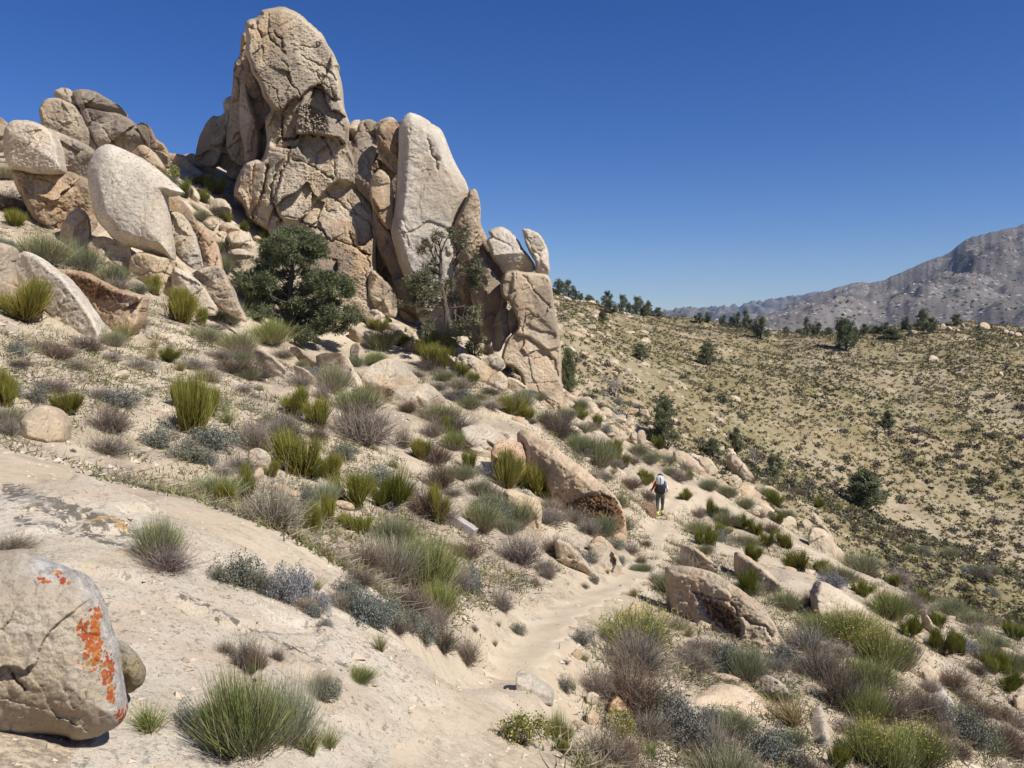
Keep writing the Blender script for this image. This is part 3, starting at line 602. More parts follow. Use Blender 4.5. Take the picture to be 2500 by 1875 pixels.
# ---- the rock tower
DEPTH[0] = lambda d: 44.0 + (d - 48.0) * .62; RK[0] = .42
T = dict(cellamp=.035)
rock('core of the rock tower seen in its shadowed clefts', 'F', [(600, 150), (640, 60), (720, 60), (770, 180), (815, 300), (850, 420), (900, 500), (915, 700), (900, 850), (700, 850), (620, 700), (610, 500), (600, 350)], d=66, D=.12, R=.3, cells=12, name='rock_wall', cat='rock wall', tint=(.8, .78, .76))  # darker tint puts the shade of the clefts into the core's colour
rock('tall cracked granite tower crowned by a massive rounded head above the bushy pine', 'Z2', [(690, 95), (760, 85), (880, 60), (960, 85), (1060, 140), (1110, 190), (1180, 250), (1250, 310), (1290, 400), (1340, 470), (1365, 540), (1390, 590), (1370, 620), (1400, 700), (1415, 800), (1418, 905), (1455, 1020), (1482, 1110), (1462, 1290), (1510, 1380), (1550, 1500), (1560, 1690), (1604, 1720), (1650, 1790), (1680, 1910), (1718, 2050), (1718, 2290), (1722, 2490), (1728, 2790), (1664, 2900), (1484, 2850), (1184, 2790), (1000, 2500), (884, 2340), (744, 2100), (650, 2030), (560, 1960), (540, 1850), (430, 1740), (534, 1470), (624, 1430), (700, 1440), (740, 1300), (735, 1180), (728, 1070), (790, 985), (750, 930), (700, 860), (690, 800), (660, 730), (600, 650), (590, 580), (560, 510), (545, 440), (560, 360), (540, 230), (570, 180), (640, 160), (690, 120)],
     d=60, grow=1.0, D=.20, R=.16, lean=(-.30, -.10), facets=0, cells=16, cellamp=.016, tilt=.16, rough=.005, lichen=.25, aniso=.7, crackd=.022, crackw=1.5, joint=.006, noise=.26, step=1.5,
     cracks=[[(760, 120), (755, 220), (760, 330), (790, 380), (850, 420), (900, 480)], dict(p=[(810, 300), (870, 350), (880, 420)], w=3.2, d=0.035), [(1060, 500), (1130, 550), (1250, 600), (1330, 660), (1380, 740)], [(930, 700), (960, 760), (1010, 800), (1050, 870)], [(1180, 640), (1240, 740), (1320, 800), (1360, 870)], dict(p=[(640, 190), (660, 260), (700, 330)], w=2.6, d=0.03), dict(p=[(560, 240), (600, 260)], w=4, d=0.03), [(830, 830), (850, 940), (880, 990)], [(620, 680), (700, 720), (780, 760), (830, 830)], [(1050, 410), (1180, 430), (1230, 370)], [(600, 560), (640, 640), (700, 760), (760, 900)], [(880, 520), (930, 600), (940, 700)], dict(p=[(800, 985), (850, 1000), (890, 1000), (930, 930), (1000, 880), (1040, 890), (1090, 840), (1150, 785), (1240, 805), (1340, 895), (1412, 905)], w=2.2, d=0.035), dict(p=[(1015, 1220), (1170, 1212), (1280, 1225), (1390, 1250), (1445, 1300)], w=2.4, d=0.05), dict(p=[(1018, 1000), (1003, 1100), (1015, 1220)], w=2, d=0.03), dict(p=[(890, 1250), (990, 1255), (1015, 1220)], w=2.4, d=0.045), dict(p=[(880, 1060), (875, 1240), (810, 1320)], w=2, d=0.04), [(1290, 1050), (1380, 1080), (1440, 1150)], dict(p=[(974, 1441), (1064, 1456), (1124, 1491), (1224, 1536), (1284, 1591), (1334, 1611)], w=2.2, d=0.035), dict(p=[(1284, 1291), (1334, 1401), (1354, 1521), (1364, 1601)], w=1.6, d=0.025), dict(p=[(944, 1331), (924, 1451), (874, 1571), (824, 1711), (804, 1851), (874, 1991)], w=2.6, d=0.05), [(864, 1951), (984, 1971), (1054, 1991)], dict(p=[(1054, 1996), (1084, 1931), (1184, 1821), (1284, 1711), (1384, 1621)], w=1.6, d=0.02), dict(p=[(1054, 1991), (1144, 2041), (1254, 2076), (1269, 2141), (1404, 2181), (1514, 2211), (1654, 2296)], w=1.8, d=0.028), dict(p=[(1484, 2091), (1524, 2201), (1584, 2241), (1652, 2301), (1664, 2401)], w=2.2, d=0.04), [(1284, 1731), (1314, 1761), (1384, 1791), (1444, 1876), (1574, 1936), (1644, 1981), (1676, 2051), (1694, 2191)], [(1474, 1811), (1514, 1871), (1554, 1931)], dict(p=[(1269, 1861), (1294, 1906), (1364, 1901)], w=2.4, d=0.02), [(1624, 2411), (1644, 2541), (1654, 2671)], dict(p=[(744, 1491), (724, 1591), (704, 1711), (654, 1851), (614, 1951)], w=3.5, d=0.05), dict(p=[(584, 1931), (664, 2011), (744, 2091)], w=2, d=0.03), dict(p=[(824, 1571), (784, 1671), (784, 1811), (824, 1931)], w=2, d=0.03), [(534, 1481), (514, 1611), (474, 1711)], [(624, 1441), (614, 1591), (584, 1711)]],
     patches=[([(690, 95), (760, 85), (880, 60), (960, 85), (1060, 140), (1110, 190), (1180, 250), (1250, 310), (1290, 400), (1340, 470), (1365, 540), (1390, 590), (1370, 620), (1400, 700), (1415, 800), (1412, 905), (1340, 895), (1240, 805), (1150, 785), (1090, 840), (1040, 890), (1000, 880), (930, 930), (890, 1000), (850, 1000), (800, 985), (750, 930), (700, 860), (690, 800), (660, 730), (600, 650), (590, 580), (560, 510), (545, 440), (560, 360), (540, 230), (570, 180), (640, 160), (690, 120)], 0.07, 1.6, 0.003, 0, (-.22, .10)), ([(1060, 890), (1110, 805), (1160, 768), (1240, 795), (1330, 870), (1412, 915), (1450, 1020), (1478, 1110), (1445, 1300), (1390, 1250), (1280, 1225), (1170, 1212), (1015, 1220), (1003, 1100), (1018, 1000)], 0.06, 1.6, 0.003, 0, (-.3, .35)), ([(1015, 1010), (1080, 940), (1160, 955), (1250, 1010), (1292, 1100), (1290, 1205), (1150, 1205), (1020, 1195)], -0.018, 1.2, 0.012, 0.42, (0, 0)), ([(875, 1060), (930, 1025), (1004, 1015), (1014, 1210), (990, 1255), (890, 1250), (865, 1160)], -0.01, 1.5, .003, 0, (.2, .1)), ([(730, 1070), (800, 985), (890, 1005), (940, 1010), (880, 1070), (875, 1240), (810, 1320), (745, 1260)], -0.04, 1.5, 0.008, 0, (.3, 0)), ([(784, 1331), (824, 1261), (869, 1246), (999, 1241), (1029, 1206), (1169, 1196), (1289, 1236), (1399, 1256), (1454, 1316), (1504, 1381), (1544, 1501), (1556, 1691), (1384, 1616), (1284, 1706), (1184, 1816), (1054, 1991), (874, 1991), (804, 1851), (814, 1711), (864, 1571), (924, 1441), (904, 1351)], 0.02, 1.6, 0.003, 0, (-.05, .22)), ([(1364, 1401), (1399, 1351), (1464, 1381), (1519, 1481), (1549, 1591), (1552, 1691), (1474, 1661), (1384, 1611)], -0.008, 1.5, 0, 0.34, (-.3, 0)), ([(1054, 1996), (1084, 1931), (1184, 1821), (1284, 1711), (1384, 1621), (1434, 1636), (1524, 1659), (1604, 1721), (1646, 1791), (1676, 1911), (1716, 2051), (1714, 2291), (1719, 2491), (1724, 2791), (1664, 2891), (1484, 2851), (1184, 2791), (1084, 2591), (1134, 2291), (1159, 2171), (1139, 2051)], 0.06, 2.0, 0.003, 0, (-.14, .30)), ([(474, 1711), (524, 1701), (564, 1771), (584, 1891), (534, 1931), (454, 1941), (429, 1851)], 0.05, 1.5, 0.006, 0, (-.2, .2))], mark='the rock tower', name='rock_tower', cat='rock tower')
rock('sunlit flake leaning in the shaded cleft of the tower', 'Z2', [(505, 775), (540, 758), (572, 900), (610, 1000), (655, 1150), (675, 1300), (662, 1440), (600, 1440), (545, 1460), (535, 1300), (515, 1150), (503, 1000)], d=62.5, D=.5, R=.7, lean=(-.3, 0), cells=8, facets=2, name='rock_flake', cat='rock', tint=(.95, .92, .9))
rock('shade-darkened back wall of the tower, left of its rounded head', 'Z2', [(515, 310), (560, 300), (570, 420), (600, 600), (700, 850), (810, 1050), (800, 1300), (740, 1480), (540, 1480), (440, 1430), (375, 1320), (400, 1150), (440, 900), (445, 780), (448, 590), (495, 530), (508, 420)], d=65.0, D=.2, R=.3, lean=(.5, -.1), cells=14, cellamp=.05, tilt=.25, aniso=.45, name='rock_wall', cat='rock wall', tint=(.85, .8, .76), facets=1)  # tint darkens the whole wall, painting in the shade beside the head
rock('tall sunlit slab left of the tower cleft', 'Z2', [(105, 1430), (130, 1290), (200, 1130), (250, 1060), (310, 1070), (350, 1030), (415, 1008), (405, 1150), (350, 1280), (330, 1400), (280, 1500), (180, 1480)], d=66, D=.35, R=.5, cells=6, name='rock_slab', cat='rock')
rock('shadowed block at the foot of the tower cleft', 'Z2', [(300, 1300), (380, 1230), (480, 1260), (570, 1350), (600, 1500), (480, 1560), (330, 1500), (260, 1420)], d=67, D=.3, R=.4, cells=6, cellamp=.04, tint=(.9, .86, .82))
rock('small rounded knob behind the left shoulder of the tower', 'Z2', [(362, 945), (380, 895), (440, 878), (450, 1000), (380, 1030)], d=68, D=.4, name='boulder', cat='boulder')
# wall between tower and great slab
rock('broken rock wall filling the gap between tower and great slab', 'Z4', [(-80, 350), (0, 240), (60, 200), (240, 210), (300, 260), (400, 300), (460, 500), (460, 900), (440, 1300), (520, 1750), (400, 1800), (200, 1500), (150, 900), (0, 700), (-120, 500)], d=62, D=.12, R=.25, cells=12, cellamp=.06, name='rock_wall', cat='rock wall', tint=(.8, .75, .7))  # shade of the deep gap is painted in by the dark tint
rock('squat crag left of the notch on the skyline', 'Z4', [(10, 240), (40, 180), (110, 168), (120, 300), (50, 310)], d=61, D=.5, cells=3)
rock('fluted crag in the notch beside the great slab', 'Z4', [(108, 185), (200, 165), (255, 200), (265, 300), (240, 350), (180, 345), (110, 300)], d=60.6, D=.5, cells=4, aniso=.4, tint=(.9, .86, .8))
rock('small crest stone at the notch of the skyline', 'Z4', [(235, 220), (290, 175), (380, 138), (440, 190), (400, 250), (280, 260)], d=59.5, D=.5, cells=4)
rock('pointed stone wedged high in the gap', 'Z4', [(60, 330), (120, 250), (190, 300), (200, 340), (100, 350)], d=60, D=.5, cells=3, tint=(1.1, 1.08, 1.04), cat='stone', name='stone')
rock('shield-shaped block below the notch crags', 'Z4', [(75, 350), (150, 330), (240, 335), (245, 420), (200, 590), (150, 540), (105, 450)], d=59.4, D=.35, R=.4, cells=3)
rock('tall narrow pillar left of the dark chimney', 'Z4', [(-60, 380), (20, 360), (95, 420), (150, 540), (200, 640), (215, 780), (215, 900), (150, 850), (70, 760), (40, 600), (-30, 480)], d=59.0, D=.32, R=.4, cells=5, aniso=.5, tint=(.93, .92, .92), name='rock_pillar', cat='rock pillar')
rock('great smooth slab of pale granite standing behind the half-bare tree', 'Z4', [(468, 185), (540, 92), (620, 108), (700, 150), (770, 208), (832, 240), (882, 340), (922, 440), (960, 540), (1002, 620), (1062, 720), (1087, 800), (1070, 900), (1020, 1000), (980, 1130), (1010, 1300), (1060, 1650), (1100, 1800), (1130, 2080), (900, 2120), (700, 2040), (620, 1920), (520, 1650), (470, 1500), (430, 1350), (380, 1180), (392, 1080), (420, 900), (440, 700), (450, 560), (455, 300)],
     d=57, grow=1.0, D=.18, R=.7, lean=(-.34, -.28), facets=1, cells=4, cellamp=.006, tilt=.04, rough=.006, mat='granite_pale', lichen=.12, noise=.4, joint=.003,
     cracks=[dict(p=[(710, 330), (740, 430), (768, 490), (800, 560), (815, 600)], w=2.6, d=.035), dict(p=[(770, 500), (800, 520)], w=5, d=.03), dict(p=[(470, 480), (520, 490), (580, 500)], w=3, d=.012), [(545, 240), (548, 290)], [(490, 1050), (530, 1150), (545, 1300)], [(430, 1080), (470, 1150), (540, 1300)]], crackd=.012,
     patches=[([(470, 480), (570, 490), (560, 530), (480, 550)], -.006, 2)], mark='the great pale slab')
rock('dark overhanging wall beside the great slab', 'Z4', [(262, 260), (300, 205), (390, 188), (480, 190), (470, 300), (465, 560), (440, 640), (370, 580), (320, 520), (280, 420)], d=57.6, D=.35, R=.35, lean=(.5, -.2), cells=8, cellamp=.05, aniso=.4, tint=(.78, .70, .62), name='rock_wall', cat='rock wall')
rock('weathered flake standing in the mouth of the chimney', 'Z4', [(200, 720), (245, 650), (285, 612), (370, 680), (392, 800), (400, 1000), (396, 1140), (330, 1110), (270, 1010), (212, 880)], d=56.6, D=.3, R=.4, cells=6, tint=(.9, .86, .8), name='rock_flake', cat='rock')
rock('shadowed undercut wall at the foot of the great slab', 'Z4', [(215, 880), (300, 1110), (400, 1200), (450, 1400), (540, 1650), (660, 1960), (480, 1960), (420, 1720), (380, 1500), (280, 1350), (235, 1130)], d=57.4, D=.2, R=.4, lean=(.5, .2), cells=8, tint=(.72, .66, .6), name='rock_wall', cat='rock wall')  # undercut shade is partly painted: tint darker than the rock around it
rock('stepped buttress at the right foot of the rock tower', 'Z5', [(200, 240), (240, 235), (300, 300), (380, 390), (418, 450), (430, 620), (380, 640), (250, 560), (180, 420)], d=55.6, D=.3, R=.4, cells=5, tint=(1, .96, .9))
rock('spire of rock rising against the right edge of the great slab', 'Z4', [(1080, 815), (1128, 778), (1162, 800), (1187, 900), (1193, 1000), (1187, 1090), (1222, 1180), (1252, 1240), (1222, 1300), (1215, 1400), (1160, 1450), (1110, 1659), (1090, 1800), (1130, 2100), (960, 2080), (930, 1500), (945, 1140), (1010, 985), (1066, 870)], d=56, grow=2.0, D=.18, R=.4, lean=(-.2, -.2), cells=8, aniso=.6, tint=(.96, .93, .9), name='rock_spire', cat='rock spire', cracks=[dict(p=[(1170, 880), (1180, 1000), (1150, 1060)], w=3, d=.06)])
rock('balanced wedge-shaped boulder perched on the right pillar', 'Z4', [(1265, 1158), (1330, 1128), (1385, 1119), (1450, 1148), (1512, 1220), (1582, 1320), (1642, 1400), (1683, 1475), (1670, 1525), (1600, 1532), (1500, 1515), (1400, 1545), (1365, 1490), (1300, 1405), (1278, 1330), (1248, 1270), (1262, 1228), (1296, 1215), (1272, 1190)], d=52, grow=1.0, D=.42, R=.42, lean=(-.25, -.6), cells=3, cellamp=.015, tilt=.08, facets=1, mat='granite_pale', cracks=[dict(p=[(1300, 1215), (1370, 1250), (1430, 1280), (1480, 1315)], w=2.2, d=.05)], lichen=.35, mark='the balanced wedge boulder')
rock('upright tooth-shaped boulder beside the balanced wedge', 'Z4', [(1563, 1138), (1620, 1138), (1702, 1170), (1752, 1220), (1792, 1320), (1806, 1450), (1817, 1512), (1790, 1560), (1740, 1550), (1675, 1530), (1690, 1440), (1650, 1380), (1602, 1290), (1580, 1210)], d=51.6, grow=1.0, D=.42, R=.42, lean=(-.3, -.5), cells=3, cellamp=.02, facets=1, mat='granite_pale', lichen=.35, cracks=[dict(p=[(1570, 1150), (1640, 1290), (1720, 1400), (1790, 1520)], w=2.4, d=.06)])
rock('tall right-hand pillar of the outcrop with a grey face and a rounded foot', 'Z5', [(1378, 320), (1405, 240), (1500, 215), (1580, 238), (1700, 245), (1780, 255), (1822, 300), (1842, 420), (1852, 560), (1882, 700), (1907, 830), (1918, 1000), (1918, 1190), (1926, 1250), (1945, 1400), (1960, 1580), (1900, 1640), (1760, 1660), (1650, 1600), (1600, 1400), (1560, 1180), (1500, 1100), (1400, 1070), (1375, 1010), (1395, 930), (1425, 850), (1480, 795), (1540, 720), (1500, 620), (1440, 480), (1400, 480), (1370, 420)],
     d=49.8, grow=1.0, D=.26, R=.2, lean=(-.3, -.12), facets=0, cells=12, cellamp=.014, tilt=.10, rough=.006, lichen=.4, crackd=.02, joint=.006, noise=.3, step=1.5, tint=(1.0, .96, .91),
     cracks=[dict(p=[(1570, 245), (1650, 380), (1740, 480), (1835, 570)], w=2, d=.03), dict(p=[(1560, 760), (1590, 640), (1640, 610), (1700, 650)], w=1.8, d=.025), [(1490, 220), (1510, 290)], dict(p=[(1430, 850), (1480, 795), (1560, 812), (1600, 812), (1700, 872), (1800, 958), (1852, 1050), (1892, 1180)], w=2.0, d=.035), dict(p=[(1740, 1375), (1800, 1410), (1840, 1470)], w=5, d=.05), [(1640, 1240), (1780, 1240), (1880, 1230)], dict(p=[(1885, 1430), (1895, 1530)], w=2.6, d=.04), [(1590, 985), (1660, 1010), (1720, 1010)], dict(p=[(1440, 480), (1520, 640), (1560, 760)], w=2, d=.03)],
     patches=[([(1480, 795), (1560, 812), (1600, 812), (1700, 872), (1800, 958), (1852, 1050), (1892, 1180), (1925, 1250), (1945, 1400), (1958, 1580), (1900, 1640), (1760, 1660), (1650, 1600), (1600, 1400), (1560, 1180), (1500, 1100), (1400, 1070), (1380, 1010), (1400, 930), (1430, 850)], .06, 2.0, .004, 0, (-.15, .3)), ([(1580, 640), (1700, 640), (1850, 760), (1900, 850), (1905, 1180), (1700, 870), (1580, 780)], -.02, 1.6, 0, .16), ([(1385, 300), (1420, 240), (1490, 225), (1480, 380), (1450, 460), (1400, 470), (1372, 420)], -.04, 1.5)], mark='the right-hand pillar', name='rock_pillar', cat='rock pillar')
rock('leaning panel of rock between spire and right pillar', 'Z5', [(1090, 290), (1140, 230), (1160, 120), (1200, 95), (1262, 180), (1322, 270), (1372, 340), (1378, 500), (1350, 640), (1310, 760), (1290, 860), (1230, 880), (1195, 820), (1180, 600), (1150, 560), (1100, 380)], d=52.2, D=.3, R=.4, lean=(-.1, -.2), cells=7, aniso=.6, name='boulder', cat='boulder')
rock('shade-darkened recess wall behind the leaning panel', 'Z5', [(1040, 250), (1100, 200), (1200, 0), (1300, 200), (1400, 250), (1420, 700), (1300, 860), (1100, 860), (1050, 700)], d=54.5, D=.1, R=.3, cells=4, tint=(.75, .7, .66), name='rock_wall', cat='rock wall')  # darkened tint stands in for the shade of the void
rock('shadowed rock face under the balanced wedge boulder', 'Z4', [(1180, 1330), (1240, 1250), (1330, 1330), (1420, 1480), (1560, 1500), (1600, 1560), (1560, 1700), (1380, 1800), (1200, 1700)], d=54.5, D=.12, R=.3, cells=4, tint=(.75, .7, .66), name='rock_wall', cat='rock wall')  # shade below the wedge is also put into the colour by the tint
rock('shattered upright block left of the right pillar foot', 'Z5', [(1300, 860), (1325, 720), (1350, 600), (1410, 568), (1442, 600), (1455, 780), (1410, 820), (1375, 930), (1320, 940)], d=50.2, D=.35, cells=6, lichen=.5)
rock('slim finger of rock propped against the right pillar', 'Z5', [(1445, 620), (1480, 555), (1532, 680), (1545, 800), (1470, 800)], d=49.8, D=.4, cells=3)
rock('block-jointed boulder at the foot of the right-hand pillar', 'Z5', [(970, 1040), (1010, 990), (1060, 982), (1150, 1010), (1220, 1060), (1330, 1110), (1425, 1190), (1415, 1300), (1350, 1400), (1230, 1340), (1120, 1210), (1070, 1140), (985, 1110)], d=45.2, D=.36, R=.5, cells=5, cellamp=.04, facets=3, cracks=[dict(p=[(1070, 1020), (1065, 1150)], w=2.5, d=.06)], name='boulder')
rock('flat-topped block wedged under the right pillar', 'Z5', [(1190, 1030), (1300, 1005), (1392, 1030), (1400, 1110), (1290, 1120), (1210, 1080)], d=47, D=.4, cells=3)
rock('tilted grey sliver leaning on the jointed boulder', 'Z5', [(1280, 1095), (1330, 1010), (1400, 1060), (1350, 1120)], d=46.4, D=.35, cells=2, tint=(.8, .8, .8), cat='stone', name='stone')
rock('cream block under the right-hand pillar, split from the jointed boulder', 'Z5', [(1400, 1290), (1430, 1195), (1520, 1215), (1622, 1300), (1660, 1480), (1560, 1440), (1420, 1380)], d=46.4, D=.36, cells=3, tint=(1.06, 1.04, 1.0))

DEPTH[0] = None; RK[0] = .65
# ---- boulders in front of the outcrop
B = dict(mat='granite_mid', lichen=.5, foot=.14)
rock('big domed boulder with rust lichen streaks below the great slab', 'Z5', [(118, 1150), (200, 1070), (300, 1020), (400, 1008), (500, 1058), (582, 1140), (632, 1205), (610, 1280), (570, 1340), (520, 1440), (400, 1420), (250, 1390), (180, 1290), (128, 1235)], anchor=(360, 1380), D=.4, R=.6, lean=(-.2, -.5), cells=4, tilt=.1, **{**B, 'lichen': .6}, mark='the rust-streaked domed boulder', cracks=[dict(p=[(500, 1080), (560, 1200), (570, 1320)], w=1.6, d=.02)], patches=[([(130, 1150), (230, 1080), (330, 1040), (340, 1060), (260, 1110), (160, 1180)], 0, 3, 0, .6), ([(290, 1300), (380, 1260), (440, 1290), (430, 1390), (300, 1390)], 0, 3, .01, .75)])
rock('smaller angular boulder leaning on the domed boulder', 'Z5', [(505, 1440), (560, 1330), (620, 1255), (702, 1228), (782, 1280), (862, 1350), (880, 1410), (800, 1450), (620, 1460)], anchor=(690, 1430), D=.4, R=.5, lean=(-.2, -.4), cells=4, **B)
rock('pale sloping boulder left of the domed boulder', 'R7', [(985, 80), (1040, 45), (1140, 38), (1270, 50), (1332, 170), (1402, 280), (1485, 435), (1340, 400), (1290, 310), (1150, 210), (1050, 150)], anchor=(1300, 330), D=.36, R=.5, lean=(-.1, -.6), cells=3, tint=(1.08, 1.06, 1.02), **B)
rock('blocky grey boulder above the pale sloping boulder', 'Z5', [(20, 900), (80, 865), (120, 900), (160, 1000), (130, 1080), (60, 1060), (10, 980)], anchor=(80, 1050), D=.4, cells=3, tint=(.9, .9, .92), **B)
rock('pale slab-topped boulder under the half-bare tree', 'Z5', [(390, 780), (450, 745), (560, 800), (650, 858), (685, 890), (650, 925), (560, 905), (450, 845)], anchor=(560, 890), D=.4, lean=(-.1, -.7), cells=2, tint=(1.12, 1.1, 1.06), **B)
rock('low boulder amid the yellow-green brush by the outcrop foot', 'Z5', [(800, 960), (870, 955), (960, 1010), (980, 1080), (900, 1090), (830, 1030)], anchor=(900, 1070), D=.4, cells=3, **B)
rock('split boulder half hidden by brush at the outcrop foot', 'Z5', [(940, 945), (1010, 905), (1085, 955), (1090, 1005), (980, 1000)], anchor=(1010, 990), D=.4, cells=3, **B)
rock('lichen-spotted boulder in the shade under the great slab', 'Z5', [(1060, 870), (1130, 808), (1205, 848), (1235, 895), (1190, 960), (1100, 945)], anchor=(1140, 940), D=.4, cells=3, **B)
rock('sun-bleached block left of the bushy pine', 'Z5', [(0, 760), (40, 720), (120, 760), (200, 840), (180, 880), (80, 850), (10, 820)], anchor=(100, 850), D=.4, cells=4, **B)
rock('knuckle of rock at the tower foot right of the bushy pine', 'Z5', [(130, 610), (240, 560), (330, 620), (350, 700), (320, 770), (180, 700)], anchor=(230, 740), D=.3, cells=5, **B)
rock('tan bench of rock at the tower foot', 'Z5', [(0, 480), (80, 500), (140, 560), (130, 640), (60, 640), (-40, 600)], d=52, D=.3, cells=4)
rock('fallen slab on the ground below the dark chimney', 'Z5', [(340, 690), (430, 690), (560, 740), (600, 790), (520, 800), (400, 760)], anchor=(480, 790), D=.3, lean=(0, -.6), cells=4, **B)

# ---- left-hand group
RK[0] = .36; DEPTH[0] = lambda d: d
G = dict(mat='granite_pale', lichen=.7)
rock('big white egg-shaped boulder standing in the left-hand group', 'Z1', [(690, 640), (738, 545), (800, 500), (862, 494), (950, 528), (1050, 578), (1150, 640), (1232, 700), (1322, 780), (1404, 852), (1390, 868), (1290, 892), (1262, 885), (1290, 1000), (1312, 1150), (1338, 1300), (1332, 1380), (1200, 1320), (1050, 1268), (950, 1245), (870, 1198), (825, 1135), (770, 1075), (740, 1000), (718, 900), (690, 780)],
     d=38, D=.34, R=.9, dome=.6, lean=(-.22, -.35), facets=0, cells=0, rough=.006, noise=.45, joint=.002, tint=(1.1, 1.12, 1.15), **G, cracks=[dict(p=[(1085, 1130), (1090, 1250)], w=1.4, d=.012), dict(p=[(1250, 860), (1280, 888)], w=3, d=.03)], mark='the white egg-shaped boulder')
rock('white rounded cap of the split boulder at the far edge', 'Z1', [(42, 380), (78, 308), (180, 306), (272, 328), (352, 358), (395, 400), (435, 500), (465, 620), (465, 695), (380, 705), (280, 695), (180, 675), (85, 655), (58, 600), (38, 470)], d=40, D=.4, R=.45, lean=(-.1, -.35), facets=1, cells=2, tilt=.08, tint=(1.1, 1.08, 1.07), **G, mark='the split boulder cap')
rock('tan shoulder of the split boulder beside its white cap', 'Z1', [(368, 358), (450, 398), (550, 440), (650, 488), (745, 552), (700, 640), (700, 770), (560, 720), (470, 698), (462, 620), (425, 480)], d=41, D=.34, R=.4, lean=(-.1, -.3), cells=3)
rock('undercut lower half of the split boulder', 'Z1', [(88, 662), (180, 682), (300, 702), (460, 695), (560, 718), (700, 765), (705, 1000), (690, 1230), (600, 1240), (460, 1190), (335, 1110), (238, 1020), (178, 900), (108, 760)], d=40.6, D=.34, R=.4, lean=(.1, .15), cells=5, cellamp=.02, tilt=.1, cracks=[dict(p=[(310, 890), (360, 930), (380, 945)], w=2, d=.02), [(520, 745), (540, 800), (580, 800)], [(420, 960), (520, 1000)], [(300, 740), (430, 790)]], tint=(1, .94, .86))
rock('loaf-shaped stone leaning between the split and white boulders', 'Z1', [(470, 1190), (500, 1080), (560, 1002), (620, 988), (662, 1040), (674, 1150), (668, 1270), (560, 1290), (470, 1230)], d=38.8, D=.4, R=.55, cells=2, tilt=.08)
rock('shade-darkened rock wall deep in the gap by the white boulder', 'Z1', [(600, 800), (700, 700), (800, 700), (800, 1250), (640, 1290), (600, 1100)], d=42, D=.1, R=.3, cells=3, tint=(.8, .76, .72), name='rock_wall', cat='rock wall')  # tint carries the painted shade of the gap
rock('tan cleft boulder on the skyline above the split boulder', 'Z1', [(308, 215), (355, 140), (450, 136), (540, 178), (612, 208), (645, 300), (705, 410), (770, 530), (700, 540), (580, 470), (450, 410), (345, 360), (318, 275)], d=52, D=.32, R=.4, lean=(-.1, -.3), cells=4, tilt=.1, cracks=[[(370, 280), (440, 290), (480, 330)]])
rock('small cap stone tilted on the skyline boulders', 'Z1', [(424, 72), (500, 52), (572, 98), (605, 185), (520, 155), (438, 120)], d=52.4, D=.4, cells=2)
rock('grey slab roofing the skyline boulders', 'Z1', [(568, 82), (620, 64), (722, 78), (822, 140), (922, 188), (978, 265), (900, 275), (780, 245), (690, 222), (615, 198), (580, 125)], d=52, D=.34, R=.4, lean=(-.1, -.5), cells=3, tint=(.78, .78, .8))
rock('large grey-stained boulder under the roofing slab', 'Z1', [(622, 198), (700, 215), (800, 242), (962, 270), (1052, 350), (1102, 430), (1145, 510), (1150, 580), (980, 560), (850, 540), (775, 500), (700, 385), (650, 285)], d=51.6, D=.3, R=.38, lean=(-.15, -.35), cells=5, tilt=.1, tint=(.84, .83, .84), cracks=[dict(p=[(1035, 350), (1010, 430), (985, 490)], w=1.8, d=.03), [(790, 350), (830, 420), (870, 470)]])
rock('leaning sliver at the end of the skyline boulders', 'Z1', [(1056, 340), (1100, 322), (1152, 345), (1202, 462), (1252, 480), (1294, 565), (1290, 660), (1235, 640), (1175, 545), (1140, 485), (1088, 400)], d=51, D=.34, R=.5, cells=4, tint=(.85, .83, .82))
rock('squat tan boulder behind the white boulder', 'Z1', [(1020, 555), (1080, 498), (1132, 508), (1205, 580), (1262, 665), (1180, 700), (1060, 640)], d=47, D=.4, cells=3)
rock('dark boulder cut by the picture edge above the split boulder', 'Z1', [(-120, 330), (-40, 270), (0, 285), (52, 340), (40, 470), (10, 520), (-120, 540)], d=55, D=.4, cells=3, tint=(.82, .78, .76))
rock('triangular tan slab right of the white boulder', 'Z1', [(1275, 900), (1350, 885), (1422, 950), (1482, 1030), (1530, 1120), (1450, 1100), (1390, 1050), (1305, 1010)], d=40, D=.3, cells=2, tint=(1, .92, .84))
rock('upright white panel tight against the white boulder', 'Z1', [(1296, 1005), (1400, 1020), (1455, 1100), (1490, 1200), (1535, 1330), (1556, 1435), (1480, 1430), (1380, 1350), (1335, 1280), (1308, 1150)], d=38.6, D=.3, R=.4, cells=5, lichen=.8, mat='granite_pale')
rock('pink-stained slab stepping down from the white boulder', 'Z1', [(1458, 1075), (1560, 1128), (1642, 1220), (1694, 1350), (1712, 1450), (1600, 1460), (1540, 1400), (1495, 1250)], d=39.4, D=.3, R=.4, cells=5, tint=(1.0, .86, .76), cracks=[[(1500, 1180), (1530, 1210), (1600, 1250)]])
rock('base block left of the square joint under the white boulder', 'Z1', [(676, 1260), (740, 1208), (830, 1206), (900, 1240), (1003, 1280), (1005, 1560), (900, 1530), (760, 1420), (690, 1320)], d=37.6, D=.24, R=.35, cells=3, tint=(1.02, .97, .9), cracks=[[(800, 1300), (870, 1380), (940, 1430)]])
rock('base block right of the square joint under the white boulder', 'Z1', [(1013, 1375), (1060, 1320), (1150, 1328), (1240, 1358), (1345, 1395), (1365, 1480), (1345, 1640), (1300, 1680), (1100, 1650), (1013, 1600)], d=37.2, D=.24, R=.35, cells=3, tint=(1.02, 1.0, .96), cracks=[dict(p=[(1015, 1465), (1100, 1485), (1160, 1465), (1240, 1475), (1330, 1500)], w=2, d=.05)])
